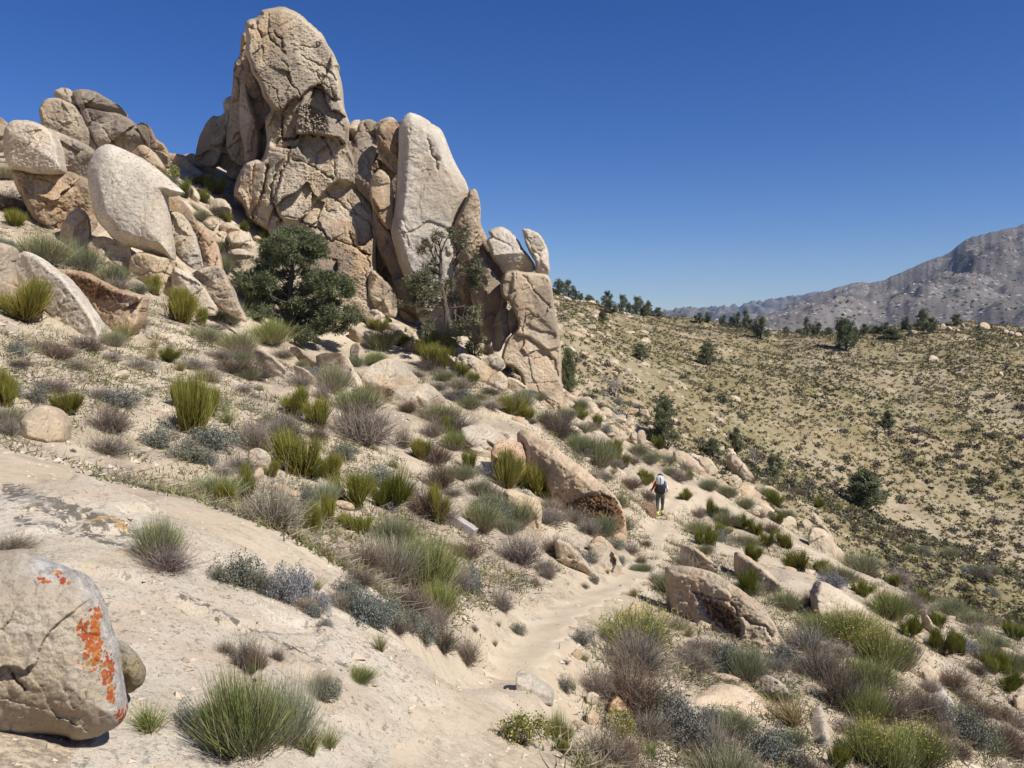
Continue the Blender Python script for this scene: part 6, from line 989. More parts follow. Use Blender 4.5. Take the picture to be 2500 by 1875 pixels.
def half_bare():
    rg = np.random.default_rng(15); d = 43.6; base = np.array([(1094 - CX) / F * d, d, 0]); base[2] = gz(base[0], d); Hh = 1.0
    def P(x, y, dy=0): v = at(px('Z4', [(x, y)])[0], d) - base; v[1] += dy; return v
    main = [(wander(P(920, 2040), P(830, 1640), rg, 8, .02), np.linspace(.16, .12, 8)), (wander(P(830, 1640), P(830, 1330), rg, 7, .02), np.linspace(.12, .07, 7)), (wander(P(960, 2020), P(930, 1650, .5), rg, 8, .03), np.linspace(.11, .08, 8)), (wander(P(930, 1650, .5), P(960, 1250, .8), rg, 8, .05), np.linspace(.08, .04, 8)), (wander(P(880, 2010), P(860, 1800, -.4), rg, 6, .04), np.linspace(.08, .05, 6))]
    out, tips = [], []
    for (x, y), (tx, ty) in (((830, 1500), (720, 1330)), ((830, 1430), (760, 1200)), ((830, 1340), (800, 1180)), ((830, 1340), (890, 1200)), ((940, 1450), (1010, 1290)), ((955, 1280), (900, 1150)), ((955, 1280), (1020, 1180)), ((930, 1560), (1050, 1480)), ((830, 1560), (700, 1480)), ((960, 1350), (1060, 1330))):
        a = P(x, y, rg.uniform(-.2, .6)); b = P(tx, ty, rg.uniform(-1, 1)); dv = b - a; L = np.linalg.norm(dv); branchy(rg, a, dv / L, L * .62, .045, 3, out, tips, .5, .1)
    low, ltips = [], []
    for x, y, tx, ty in ((850, 1650, 640, 1640), (850, 1750, 600, 1720), (900, 1700, 1080, 1620), (930, 1600, 1150, 1500), (850, 1850, 620, 1850), (930, 1850, 1130, 1800), (870, 1900, 720, 2000), (950, 1900, 1080, 1980), (850, 1600, 700, 1560), (940, 1980, 1160, 1960)):
        a = P(x, y); b = P(tx, ty, rg.uniform(-1, .6)); dv = b - a; L = np.linalg.norm(dv); branchy(rg, a, dv / L, L * .6, .035, 3, low, ltips, .5, .0)
    T = np.array(tips); T = T[rg.random(len(T)) < .3]; L2 = np.array(ltips); L2 = L2[rg.random(len(L2)) < .9]
    fo = [(600, 1650, 55), (680, 1600, 60), (740, 1650, 60), (800, 1700, 60), (700, 1720, 55), (880, 1680, 55), (930, 1620, 45), (860, 1780, 55), (760, 1800, 50), (560, 1640, 40), (950, 1760, 45), (700, 1560, 35), (690, 1260, 25), (660, 1330, 25), (1130, 1560, 30), (1180, 1510, 25)]
    C = []
    for x, y, r in fo:
        p = P(x, y, rg.uniform(-1.0, .8)); n = 16; C.append(p + rg.normal(0, r * .271 * d / F * .6, (n, 3)))
    C = np.vstack([T, L2] + C)
    tree('half-bare tree with grey branches in front of the great pale slab', base, main, [clumps(C, np.full(len(C), .22), rg, 20, .12)], cmat='needle_dry', twigs=out + low, name='sparse_tree')
half_bare()
# smaller pines: three shapes and a dead one, copied with their parts
def pine_shape(seed, spread=.38, n=34, flat=.75, cone=.35):
    rg = np.random.default_rng(seed); tr = [(wander((0, 0, -.08), (rg.normal(0, .05), rg.normal(0, .05), .86), rg, 8, .03), np.linspace(.045, .012, 8))]; C, R = [], []
    for i in range(n):
        t = rg.uniform(.12, 1.0); rad = spread * (1 - cone * t) * rg.uniform(.35, 1.0) * (1 if t < .85 else .5); a = rg.uniform(0, 6.28)
        p = np.array([math.cos(a) * rad, math.sin(a) * rad, t * .95 + .03]); j = int(np.clip((t - .15) * 7, 0, 6))
        tr.append((wander(tr[0][0][j], p, rg, 4, .05), np.linspace(.014, .004, 4)))
        k = 7; C.append(p + rg.normal(0, .052, (k, 3))); R.append(rg.uniform(.06, .105, k))
    return tube_mesh('trunk', tr, 'bark', 5), pm('crown', [clumps(np.vstack(C), np.concatenate(R), rg, 24, .11)], 'needle')
def dead_shape(seed):
    rg = np.random.default_rng(seed); out, tips = [], []
    for k in range(4):
        dv = np.array([rg.normal(0, .35), rg.normal(0, .35), 1.0]); dv /= np.linalg.norm(dv); branchy(rg, np.zeros(3), dv, .34, .028, 4, out, tips, .5, .1)
    return tube_mesh('trunk', out[:4], 'deadwood', 5), tube_mesh('branches', out[4:], 'deadwood', 4)
SHAPES = [pine_shape(61), pine_shape(62, .46, 40, .75, .5), pine_shape(63, .33, 30, .75, .15), pine_shape(64, .5, 64, .8, .55), pine_shape(65, .30, 40, .8, .1)]
DEADS = [dead_shape(71), dead_shape(72)]
def small_tree(reg, x, y, h, w, label, shape=None, dead=False, group='pines on the far ridge', d=None):
    ox, oy, s = REG[reg]; p = (ox + x * s, oy + y * s); g = ground(p)
    if g is None or d is not None:
        d = d or 205.0; g = np.array([(p[0] - CX) / F * d, d, 0]); g[2] = gz(g[0], d)
    m = g[1] / F; H_ = h * s * m * 1.06; W_ = w * s * m
    pr = DEADS[int(rng.integers(2))] if dead else SHAPES[int(rng.integers(3)) if shape is None else shape]
    r = bpy.data.objects.new('dead_tree' if dead else 'pine_tree', None); COL.objects.link(r); r.location = g; r.rotation_euler = (0, 0, rng.uniform(0, 6.28))
    k = W_ / .78; r.scale = (k, k, H_); tag(r, label, 'tree', group)
    for nm, me in zip(('trunk', 'branches' if dead else 'crown'), pr):
        c = link(nm, me, r); j = rng.uniform(.85, 1.15); c.color = (j, j, j, 1)
    return r
far = [('R1', 235, 812, 130, 140, 'dark bushy pine tight against the right-hand pillar on the skyline'), ('R1', 325, 800, 165, 120, 'flat-topped pine rising highest beside the right-hand pillar'), ('R1', 390, 832, 110, 120, 'low dark pine downhill of the flat-topped pine'), ('R1', 440, 822, 90, 60, 'slim pine second downhill of the flat-topped pine'), ('R1', 510, 862, 95, 120, 'greyish spreading tree between the two skyline pine clusters'), ('R1', 578, 866, 60, 70, 'small tree at the end of the upper skyline cluster'),
       ('R1', 672, 940, 145, 110, 'tall rounded pine heading the middle skyline cluster'), ('R1', 700, 978, 110, 140, 'broad low pine in front of the rounded skyline pine'), ('R1', 812, 950, 150, 110, 'ragged pine with a thin dead top in the middle cluster'), ('R1', 862, 952, 100, 90, 'dense pine right beside the ragged dead-topped pine'), ('R1', 945, 985, 140, 130, 'widest pine of the middle skyline cluster'), ('R1', 1000, 1003, 90, 120, 'low pine under the widest skyline pine'), ('R1', 1048, 996, 120, 90, 'last upright pine of the middle skyline cluster'), ('R1', 1130, 1003, 70, 100, 'low bushy tree beyond the middle skyline cluster'),
       ('R1', 1498, 1062, 80, 100, 'left one of the paired round pines on the saddle'), ('R1', 1575, 1062, 85, 90, 'right one of the paired round pines on the saddle'), ('R1', 1715, 1092, 90, 80, 'round pine left of the crooked saddle pines'), ('R1', 1785, 1102, 85, 70, 'short pine among the crooked saddle pines'), ('R1', 1842, 1110, 130, 90, 'bent pine among the crooked saddle pines'), ('R1', 1920, 1112, 148, 85, 'tallest leaning pine on the saddle'), ('R1', 1965, 1132, 90, 100, 'low pine beside the tallest leaning pine'), ('R1', 2052, 1205, 180, 170, 'large round pine just below the saddle crest'),
       ('R2', 70, 1165, 60, 60, 'tiny pointed pine right of the saddle'), ('R2', 190, 1162, 70, 100, 'low pine at the foot of the crooked mast-like pine'), ('R2', 258, 1160, 160, 75, 'crooked mast-like pine against the mountain'), ('R2', 350, 1182, 110, 120, 'feathery grey pine right of the mast-like pine'), ('R2', 450, 1165, 60, 90, 'small pine between feathery pine and big dark pine'), ('R2', 690, 1232, 120, 90, 'pine peeping out behind the big dark pine'), ('R2', 780, 1162, 80, 100, 'twin-topped small pine on the right-hand crest'), ('R2', 875, 1155, 60, 110, 'dry brown bush-like tree on the right-hand crest'), ('R2', 960, 1162, 95, 100, 'rounded pine left of the crest boulders'), ('R2', 1010, 1212, 90, 210, 'spreading low pine in front of the crest boulders'), ('R2', 1150, 1132, 115, 100, 'left pine of the tall crest trio'), ('R2', 1290, 1132, 175, 130, 'tallest pine of the crest trio'), ('R2', 1375, 1162, 130, 130, 'right pine of the crest trio by the boulders'), ('R2', 1605, 1082, 85, 130, 'brownish tree behind the crest boulders')]
for reg, x, y, h, w, lab in far: small_tree(reg, x, y, h, w, lab)
small_tree('R1', 1195, 1012, 85, 80, 'bare brown tree on the skyline beyond the middle cluster', dead=True); small_tree('R1', 1310, 1038, 85, 80, 'lone bare tree where the far ridge meets the crest', dead=True)
G2 = 'pines on the open hillside'
small_tree('R1', 625, 1056, 90, 110, 'small dark pine below the middle skyline cluster', 1, group=G2); small_tree('R1', 975, 1402, 140, 160, 'grey-topped pine alone on the speckled slope', 1, group=G2); small_tree('R1', 1575, 1442, 195, 180, 'dark leaning cone-shaped pine alone on the slope', 1, group=G2)
small_tree('R2', 605, 1312, 265, 220, 'big dark pine with its shadow on the sandy crest', 4, group=G2); small_tree('R4', 985, 540, 150, 110, 'small dark juniper out on the green slope', 1, group=G2)
small_tree('R4', 790, 1290, 345, 370, 'large round dark juniper on bare sand in the valley', 3, group=G2)
G3 = 'trees on the spur beside the outcrop'
small_tree('Z5', 1985, 1090, 260, 170, 'upper dark tree squeezed behind the right-hand pillar', 4, group=G3, d=62); small_tree('Z5', 1985, 1420, 360, 170, 'lower dark tree squeezed behind the right-hand pillar', 4, group=G3, d=58)
small_tree('R3', 1010, 720, 430, 250, 'tall dark pine on the rocky spur beyond the columnar row', 1, group=G3); small_tree('R3', 880, 655, 110, 110, 'low bush-like pine at the foot of the tall spur pine', 1, group=G3)
small_tree('R3', 1445, 800, 155, 200, 'squat spreading pine above the cave-like rock pile', 1, group=G3); small_tree('R3', 1645, 762, 205, 140, 'upright pine behind the cave-like rock pile', 2, group=G3)
small_tree('R3', 1810, 880, 210, 190, 'bare grey tree behind the cave-like rock pile', dead=True, group=G3); small_tree('R3', 1985, 1020, 215, 170, 'dense dark pine right of the cave-like rock pile', 2, group=G3)
small_tree('R3', 560, 260, 240, 260, 'bare silvery tree on the rocky slope above the columnar row', dead=True, group=G3)
# crest boulders
for x, y, w, h, lab in ((1210, 1150, 90, 45, 'white boulder below the crest trio of pines'), (1480, 1085, 50, 30, 'small crest boulder right of the pine trio'), (1535, 1112, 60, 35, 'crest boulder in the middle of the crest row'), (1612, 1132, 50, 30, 'low crest boulder under the brownish tree'), (1660, 1092, 40, 40, 'upright crest boulder right of the brownish tree'), (1855, 1090, 100, 60, 'largest flat boulder on the right-hand crest'), (2050, 1145, 60, 40, 'first boulder of the descending crest row'), (2098, 1158, 60, 40, 'second boulder of the descending crest row'), (2155, 1172, 80, 45, 'third boulder of the descending crest row'), (2140, 1262, 45, 40, 'lone white boulder below the descending crest row'), (1392, 1385, 100, 60, 'grey outcrop stone in the green slope below the crest'), (2000, 1522, 50, 40, 'small white boulder on the right-hand green slope')):
    rock(lab, 'R2', [(x - w / 2, y + h / 3), (x - w / 3, y - h / 2), (x + w / 6, y - h / 2 - 3), (x + w / 2, y - h / 8), (x + w / 2 + 4, y + h / 2), (x - w / 4, y + h / 2)], D=.4, cells=2, step=1.2, mat='granite_mid', lichen=.2, tint=(1.1, 1.07, 1.02), group='boulders on the far crest', foot=.1)
# joshua trees down on the lower right slope
def joshua(seed):
    rg = np.random.default_rng(seed); out, heads = [], []
    top = np.array([rg.normal(0, .08), rg.normal(0, .08), .5]); out.append((wander((0, 0, -.05), top, rg, 5, .04), np.linspace(.07, .055, 5)))
    for k in range(rg.integers(2, 5)):
        b = top + np.array([rg.normal(0, .2), rg.normal(0, .2), rg.uniform(.15, .42)]); out.append((wander(top, b, rg, 4, .06), np.linspace(.05, .04, 4))); heads.append(b)
    C = np.repeat(np.array(heads + [top]), 3, 0) + rg.normal(0, .03, ((len(heads) + 1) * 3, 3))
    return tube_mesh('trunk', out, 'bark', 6), pm('crown', [clumps(C, np.full(len(C), .17), rg, 22, .08)], 'ephedra2')
JS = [joshua(81), joshua(82), joshua(83)]
for x, y, h, lab in ((1365, 290, 60, 'joshua tree farthest uphill in the sparse row'), (1440, 330, 100, 'leaning joshua tree near the head of the row'), (1480, 345, 70, 'short joshua tree beside the leaning one'), (1735, 380, 140, 'tallest joshua tree in the middle of the row'), (1760, 420, 130, 'thick joshua tree below the tallest one'), (1790, 460, 110, 'third joshua tree of the middle trio'), (1825, 480, 90, 'low joshua tree ending the middle trio'), (2100, 580, 90, 'joshua tree just left of the lowest pair'), (2165, 600, 140, 'taller joshua tree of the lowest pair'), (2200, 570, 110, 'shorter joshua tree of the lowest pair')):
    g = ground(px('T3', [(x, y)])[0]); m = g[1] / F * .316456 * h / .95
    r = bpy.data.objects.new('joshua_tree', None); COL.objects.link(r); r.location = g; r.scale = (m, m, m); r.rotation_euler = (0, 0, rng.uniform(0, 6.28)); tag(r, lab, 'joshua tree', 'joshua trees on the lower slope')
    for nm, me in zip(('trunk', 'crown'), JS[int(rng.integers(3))]): link(nm, me, r)

# ------------------------------------------------------------------ hiker, pack, poles, timber
M['trousers'] = plain('olive_trousers', (.085, .085, .07)); M['shirt'] = plain('red_shirt', (.45, .03, .035)); M['skin'] = plain('skin', (.42, .25, .17), .6); M['cap'] = plain('dark_cap', (.05, .05, .06)); M['gaiter'] = plain('yellow_gaiter', (.56, .53, .13)); M['shoe'] = plain('brown_shoe', (.20, .13, .08))
M['pack_black'] = plain('black_nylon', (.022, .024, .026), .6); M['pack_grey'] = plain('light_grey_nylon', (.55, .54, .53), .6); M['blue'] = plain('blue_plastic', (.02, .16, .36), .4); M['white'] = plain('white_cloth', (.75, .75, .74)); M['pole'] = plain('pole_metal', (.05, .05, .055), .4, .5); M['hair'] = plain('hair', (.04, .03, .022))
HK = ground((1612, 1262)); HK[2] = gz(HK[0], HK[1]) + .01
def hiker():
    J = {'pelvis': (0, 0, .97, .145), 'belly': (0, .03, 1.12, .135), 'chest': (0, .07, 1.34, .155), 'neck': (0, .11, 1.52, .055), 'head': (0, .14, 1.63, .092), 'crown': (0, .13, 1.73, .07),
         'shL': (-.18, .07, 1.43, .066), 'elL': (-.31, .02, 1.17, .046), 'wrL': (-.36, .20, 1.02, .032), 'paL': (-.375, .27, .99, .036), 'shR': (.18, .07, 1.43, .066), 'elR': (.30, .03, 1.16, .046), 'wrR': (.30, .24, 1.03, .032), 'paR': (.30, .31, 1.01, .036),
         'hiL': (-.10, -.01, .90, .105), 'knL': (-.11, .02, .50, .072), 'anL': (-.11, -.14, .11, .046), 'toL': (-.12, .04, .05, .042), 'hiR': (.10, .02, .90, .105), 'knR': (.10, .20, .52, .072), 'anR': (.09, .20, .12, .046), 'toR': (.10, .40, .06, .042),
         'noseb': (0, .225, 1.63, .02)}
    E = [('pelvis', 'belly'), ('belly', 'chest'), ('chest', 'neck'), ('neck', 'head'), ('head', 'crown'), ('head', 'noseb'), ('chest', 'shL'), ('shL', 'elL'), ('elL', 'wrL'), ('wrL', 'paL'), ('chest', 'shR'), ('shR', 'elR'), ('elR', 'wrR'), ('wrR', 'paR'), ('pelvis', 'hiL'), ('hiL', 'knL'), ('knL', 'anL'), ('anL', 'toL'), ('pelvis', 'hiR'), ('hiR', 'knR'), ('knR', 'anR'), ('anR', 'toR')]
    for sd, sx in (('L', -1), ('R', 1)):           # fingers curled round the pole grip
        p = J['pa' + sd]
        for f in range(4):
            z = p[2] + .03 - f * .02; a, b = f'f{sd}{f}a', f'f{sd}{f}b'
            J[a] = (p[0] + sx * .012, p[1] + .05, z, .010); J[b] = (p[0] - sx * .035, p[1] + .055 - .004 * f, z - .004, .009); E += [('pa' + sd, a), (a, b)]
        J['t' + sd] = (p[0] - sx * .04, p[1] + .015, p[2] + .03, .011); E.append(('pa' + sd, 't' + sd))
    names = list(J); me = bpy.data.meshes.new('person'); me.from_pydata([J[k][:3] for k in names], [(names.index(a), names.index(b)) for a, b in E], [])
    tmp = bpy.data.objects.new('person_tmp', me); COL.objects.link(tmp); sk = tmp.modifiers.new('skin', 'SKIN'); sb = tmp.modifiers.new('sub', 'SUBSURF'); sb.levels = 2; sb.render_levels = 2
    for v, k in zip(me.skin_vertices[0].data, names): v.radius = (J[k][3],) * 2; v.use_root = (k == 'pelvis')
    dg = bpy.context.evaluated_depsgraph_get(); dg.update(); body = bpy.data.meshes.new_from_object(tmp.evaluated_get(dg)); bpy.data.objects.remove(tmp)
    for m in ('skin', 'trousers', 'shirt', 'white'): body.materials.append(M[m])
    for p in body.polygons:
        c = p.center; p.use_smooth = True
        if c.z < 1.0 and abs(c.x) < .25: p.material_index = 1
        elif c.z < 1.5 and abs(c.x) < .27 and c.y < .24: p.material_index = 2
        elif c.x > .25 and c.y < .22: p.material_index = 3
        elif c.x < -.25 and c.y < .10: p.material_index = 2
    r = bpy.data.objects.new('person', None); COL.objects.link(r); r.location = HK; r.rotation_euler = (0, 0, math.radians(-8))
    tag(r, 'hiker in dark cap, olive trousers and yellow gaiters walking away on the footpath', 'person')
    link('body', body, r)
    def lump(name, c, s, mat, parent, seg=14, f=None):
        bm = bmesh.new(); bmesh.ops.create_uvsphere(bm, u_segments=seg, v_segments=seg // 2 + 3, radius=1)
        for v in bm.verts:
            if f: v.co = f(v.co)
            v.co = Vector((v.co.x * s[0] + c[0], v.co.y * s[1] + c[1], v.co.z * s[2] + c[2]))
        for fa in bm.faces: fa.smooth = True
        m = bpy.data.meshes.new(name); bm.to_mesh(m); bm.free(); m.materials.append(M[mat]); return link(name, m, parent)
    cap = lump('cap', (0, .135, 1.695), (.115, .125, .085), 'cap', r, f=lambda v: Vector((v.x, v.y, max(v.z, -.25))))
    lump('cap_brim', (0, .27, 1.68), (.085, .09, .014), 'cap', cap)
    lump('hair', (0, .09, 1.62), (.092, .075, .085), 'hair', r)
    for nm, a, t in (('L', J['anL'], J['toL']), ('R', J['anR'], J['toR'])):
        bm = bmesh.new(); bmesh.ops.create_cone(bm, cap_ends=True, segments=14, radius1=.068, radius2=.058, depth=.17)
        for v in bm.verts: v.co += Vector((a[0], a[1] + .01, a[2] + .05))
        for fa in bm.faces: fa.smooth = True
        m = bpy.data.meshes.new('gaiter'); bm.to_mesh(m); bm.free(); m.materials.append(M['gaiter']); link('gaiter', m, r)
        lump('shoe', ((a[0] + t[0]) / 2, (a[1] + t[1]) / 2 + .03, .045), (.06, .155, .06), 'shoe', r, f=lambda v: Vector((v.x, v.y, max(v.z, -.6))))
    # backpack rides on the hiker but is a thing of its own
    bp = bpy.data.objects.new('backpack', None); COL.objects.link(bp); bp.location = HK; bp.rotation_euler = r.rotation_euler
    tag(bp, 'tall backpack with light grey top bag and black lower body on the hiker', 'backpack')
    sq = lambda k: (lambda v: Vector([math.copysign(abs(c) ** k, c) for c in v]))
    lump('lower_body', (0, -.15, 1.20), (.215, .15, .22), 'pack_black', bp, 24, sq(.55))
    lump('top_bag', (-.02, -.15, 1.53), (.165, .14, .215), 'pack_grey', bp, 24, sq(.75))
    lump('compression_strap', (.0, -.285, 1.55), (.016, .014, .15), 'pack_black', bp); lump('side_pocket', (-.2, -.08, 1.12), (.06, .1, .12), 'pack_black', bp)
    b = lump('water_bottle', (.185, -.10, 1.40), (.042, .042, .13), 'blue', bp, 14, sq(.7)); lump('bottle_cap', (.185, -.10, 1.54), (.022, .022, .025), 'white', b)
    lump('hip_belt', (0, .02, 1.0), (.17, .15, .03), 'pack_grey', bp)
    lump('red_stuff_sack', (-.185, -.09, 1.36), (.06, .07, .10), 'shirt', bp)
    # trekking poles
    mw = r.matrix_basis.to_3x3() if False else None; ca, sa = math.cos(r.rotation_euler.z), math.sin(r.rotation_euler.z)
    for hand, tip, lab in (((-.37, .29, 1.03), ground((1564, 1232)), 'trekking pole slanting out to the hiker left hand'), ((.30, .33, 1.05), None, 'trekking pole planted ahead of the hiker right hand')):
        top = np.array([HK[0] + hand[0] * ca - hand[1] * sa, HK[1] + hand[0] * sa + hand[1] * ca, HK[2] + hand[2] + .08])
        if tip is None: tip = np.array([top[0] - .25, top[1] + .5, 0]); tip[2] = gz(tip[0], tip[1])
        v = tip - top; L = np.linalg.norm(v); tip = top + v / L * min(L, 1.35) if L > 1.35 else tip
        e = bpy.data.objects.new('trekking_pole', None); COL.objects.link(e); e.location = tip; tag(e, lab, 'trekking pole', 'trekking poles of the hiker')
        o = top - tip; link('shaft', tube_mesh('shaft', [(np.array([o * 0, o * .5, o * .9]), np.array([.007, .009, .010]))], 'pole', 8), e); link('grip', tube_mesh('grip', [(np.array([o * .88, o * .94, o]), np.array([.016, .019, .016]))], 'pack_black', 8), e); link('basket', tube_mesh('basket', [(np.array([o * .04, o * .045, o * .05]), np.array([.03, .034, .03]))], 'pack_black', 10), e)
hiker()
t = NT('weathered_timber'); v = t.pos((1, 1, 1)); M['timber'] = t.out(t.mix(t.ramp(t.noise(t.pos((3, 14, 14)), 5, 7, .7), [(.35, 0.0), (.65, 1.0)]), (.27, .235, .20), (.56, .52, .47))); t.bump(t.noise(t.pos((4, 20, 20)), 6, 6, .7), .6, .02)
def timber():
    a = ground(px('R6', [(570, 1335)])[0]); b = ground(px('R6', [(60, 1010)])[0]); u = b - a; L = np.linalg.norm(u); u /= L; L = min(L, 2.6)
    up = np.array([0, 0, 1.0]); s = np.cross(u, up); s /= np.linalg.norm(s); up = np.cross(s, u)
    bm = bmesh.new(); bmesh.ops.create_cube(bm, size=1)
    bmesh.ops.subdivide_edges(bm, edges=[e for e in bm.edges if abs((e.verts[0].co - e.verts[1].co).x) > .5], cuts=16, use_grid_fill=True)
    bmesh.ops.bevel(bm, geom=[e for e in bm.edges if e.is_manifold and e.calc_face_angle() > .8], offset=.04, segments=2, affect='EDGES')
    for v in bm.verts:
        w = mnoise.noise_vector(v.co * 4) * .035
        x, y, z = (v.co.x + .5) * L, (v.co.y + w.y) * .19, (v.co.z + w.z + .42) * .20
        v.co = Vector(u * x + s * y + up * z)
    for fa in bm.faces: fa.smooth = False
    m = bpy.data.meshes.new('timber_beam'); bm.to_mesh(m); bm.free(); m.materials.append(M['timber']); o = link('timber_beam', m, None, a)
    tag(o, 'squared weathered timber beam lying half buried among the shrubs', 'timber')
timber()

# ------------------------------------------------------------------ scattered cover
def blob_proto(seed, mat, n=26):
    rg = np.random.default_rng(seed); c = rnd_unit(rg, n, 0, 1.5, .7) * rg.uniform(.25, .5, n)[:, None] * [1, 1, .75]; c[:, 2] = np.abs(c[:, 2])
    return c
def scatter_arrays(X, Y, size, rg, k=16, leaf=.42, hs=.7):
    n = len(X); Z = H(X, Y); base = np.stack([X, Y, Z], 1)
    d = rnd_unit(rg, n * k, 0, 1.5, .7) * (rg.uniform(.1, .5, n * k))[:, None] * [1, 1, hs]; S = np.repeat(size, k)
    return leaves(np.repeat(base, k, 0) + d * S[:, None], leaf * S, rg, .6)
def scatter():
    rg = np.random.default_rng(99)
    # far slope: the 300 largest shrubs one by one, the rest as one mass
    Y = 30 + 197 * rg.random(96000) ** .85; X = Y * rg.uniform(-.02, .72, 96000)
    pv = HZ - H(X, Y) / Y * F; dens = .62 + .35 * vnoise(X * .03, Y * .03, 0, 3) + .4 * vnoise(X * .11, Y * .11, 0, 4)
    keep = (rg.random(len(X)) < np.clip(dens, .15, 1) * .75) & (X + .55 * Y > 44); X, Y = X[keep], Y[keep]
    size = np.where(rg.random(len(X)) < .05, rg.uniform(.75, 1.3, len(X)), rg.uniform(.3, .72, len(X))); size *= np.interp(X / Y, [.1, .4, .6], [.8, 1.0, 1.15]) * np.clip(Y / 95, .5, 1.0)
    a = size / Y; order = np.argsort(-a * ((X / Y) < .6)); big, rest = order[:300], order[300:]
    kinds = rg.random(len(rest)); 
    for nm, lo, hi, mat in (('hillside_scrub', 0, .55, 'scrub_dark'), ('hillside_sagebrush', .55, .82, 'scrub_grey'), ('hillside_dry_grass', .82, 1.01, 'scrub_straw')):
        i = rest[(kinds >= lo) & (kinds < hi)]; V, q, h = scatter_arrays(X[i], Y[i], size[i], rg, 10, .5)
        o = link(nm, mesh_from(nm, V, [q], True, [M[mat]], {'h': h})); tag(o, {'hillside_scrub': 'dark low scrub dotting the far hillside', 'hillside_sagebrush': 'grey-green sagebrush dotting the far hillside', 'hillside_dry_grass': 'straw-coloured dry grass clumps on the far hillside'}[nm], 'scrub', kind='stuff')
    pm_ = []  # 300 largest
    for s, mat in ((1, 'scrub_dark'), (2, 'scrub_dark'), (3, 'scrub_grey'), (4, 'scrub_brown')):
        r2 = np.random.default_rng(s); n = 130; d = rnd_unit(r2, n, 0, 1.5, .7) * r2.uniform(.15, .52, n)[:, None] * [1, 1, .72]; pm_.append(pm('hillside_shrub', [leaves(d, np.full(n, .2), r2, .6)], mat))
    lab = ['dark green rounded shrub on the far hillside', 'dark green rounded shrub on the far hillside', 'grey-green rounded shrub on the far hillside', 'purple-brown rounded shrub on the far hillside']
    for i in big:
        k = int(rg.integers(4)); o = link('hillside_shrub', pm_[k], None, (X[i], Y[i], gz(X[i], Y[i]))); s = size[i] * 1.35; o.scale = (s, s, s); o.rotation_euler = (0, 0, rg.uniform(0, 6.28)); j = rg.uniform(.8, 1.2); o.color = (j, j, j, 1)
        tag(o, lab[k], 'shrub', 'shrubs on the far hillside')
    # near and middle slope: low shrubs between the larger ones
    low = []; n = 0; kinds = ['sage', 'dead', 'dead', 'ddead', 'feather', 'rust', 'dbroom', 'feather', 'psage']; tr = TRAIL
    while n < 240:
        y = 9 + 66 * rg.random() ** 1.15; x = y * rg.uniform(-.6, .62); z = gz(x, y); p = (CX + x / y * F, HZ - z / y * F)
        if np.min((tr[:, 0] - x) ** 2 + (tr[:, 1] - y) ** 2) < 1.3: continue
        if p[0] < 1050 and y < 60 and p[1] > 1150 - .0 and p[0] < 500: continue
        den = .5 + .8 * float(vnoise(np.array([x * .16]), np.array([y * .11]), 0, 12)[0]) + (.1 if p[0] > 1300 else 0)
        if rg.random() > den: continue
        k = kinds[int(rg.integers(len(kinds)))]; s = rg.uniform(.28, .62) * (1 + y / 90)
        j = rg.uniform(.8, 1.15); o = thing_copy(k, (x, y, z - .01), s, s * rg.uniform(.7, 1.1), rg.uniform(0, 6.28), 'low_shrub', (j, j, j, 1)); low.append((o, 'small ' + LOOK[k][0], p, 'shrub', 'low shrubs scattered over the slope')); n += 1
    label_by_landmark(low)
    # herbs, dry grass and twig litter on the ground
    N = 34000; Y = 3.2 + 52 * rg.random(N) ** 1.6; X = Y * rg.uniform(-.64, .66, N); d = .30 + .9 * vnoise(X * .22, Y * .16, 0, 21) + .4 * vnoise(X * .9, Y * .9, 0, 22)
    dt = np.sqrt(np.min((X[:, None] - tr[None, ::4, 0]) ** 2 + (Y[:, None] - tr[None, ::4, 1]) ** 2, 1)); onslab = (Y < 8.6 + 1.6 * vnoise(X * .6, Y * .6, 0, 44)) & (X < .4)
    keep = (rg.random(N) < d) & (dt > .75) & ~onslab; X, Y = X[keep], Y[keep]; m = len(X)
    for nm, mat, f, L, w, tl, lab in (('dry_grass', 'tuft', .30, .12, .009, .9, 'thin dry grass over the near slope'), ('ground_herbs', 'herb', .36, .07, .016, 1.2, 'low green herbs over the near slope'), ('twig_litter', 'dead', .34, .2, .010, 1.56, 'dead twigs littering the near slope')):
        s = rg.random(m) < f; k = 9; n = s.sum(); sc = (1 + Y[s] / 30)
        P = np.repeat(np.stack([X[s], Y[s], H(X[s], Y[s])], 1), k, 0) + np.c_[rg.normal(0, .09, (n * k, 2)) * np.repeat(sc, k)[:, None], np.zeros(n * k)]; P[:, 2] = H(P[:, 0], P[:, 1]) + (.012 if nm == 'twig_litter' else 0)
        D = rnd_unit(rg, n * k, .1 if tl < 1.5 else 1.35, tl, .8); V, q, h = ribbons(P, D, rg.uniform(.4, 1.1, n * k) * L * np.repeat(sc, k), w * np.repeat(sc, k), 2, None, rg, .03)
        tag(link(nm, mesh_from(nm, V, [q], True, [M[mat]], {'h': h})), lab, 'ground cover', kind='stuff')
    # gravel and loose stones
    N = 24000; Y = 2.6 + 44 * rg.random(N) ** 1.9; X = Y * rg.uniform(-.64, .66, N); s = rg.gamma(1.6, .008, N) * (1 + Y / 14) + .004
    s = np.minimum(s, .16); base = np.stack([X, Y, H(X, Y)], 1); o = np.array([[1, 0, 0], [-1, 0, 0], [0, 1, 0], [0, -1, 0], [0, 0, .8], [0, 0, -.8]], float)
    onslab = (Y < 8.6) & (X < .8); s[onslab] *= .5
    for k_ in np.nonzero(onslab)[0]: base[k_, 2] = surf(X[k_], Y[k_])
    base[:, 2] -= s * .25
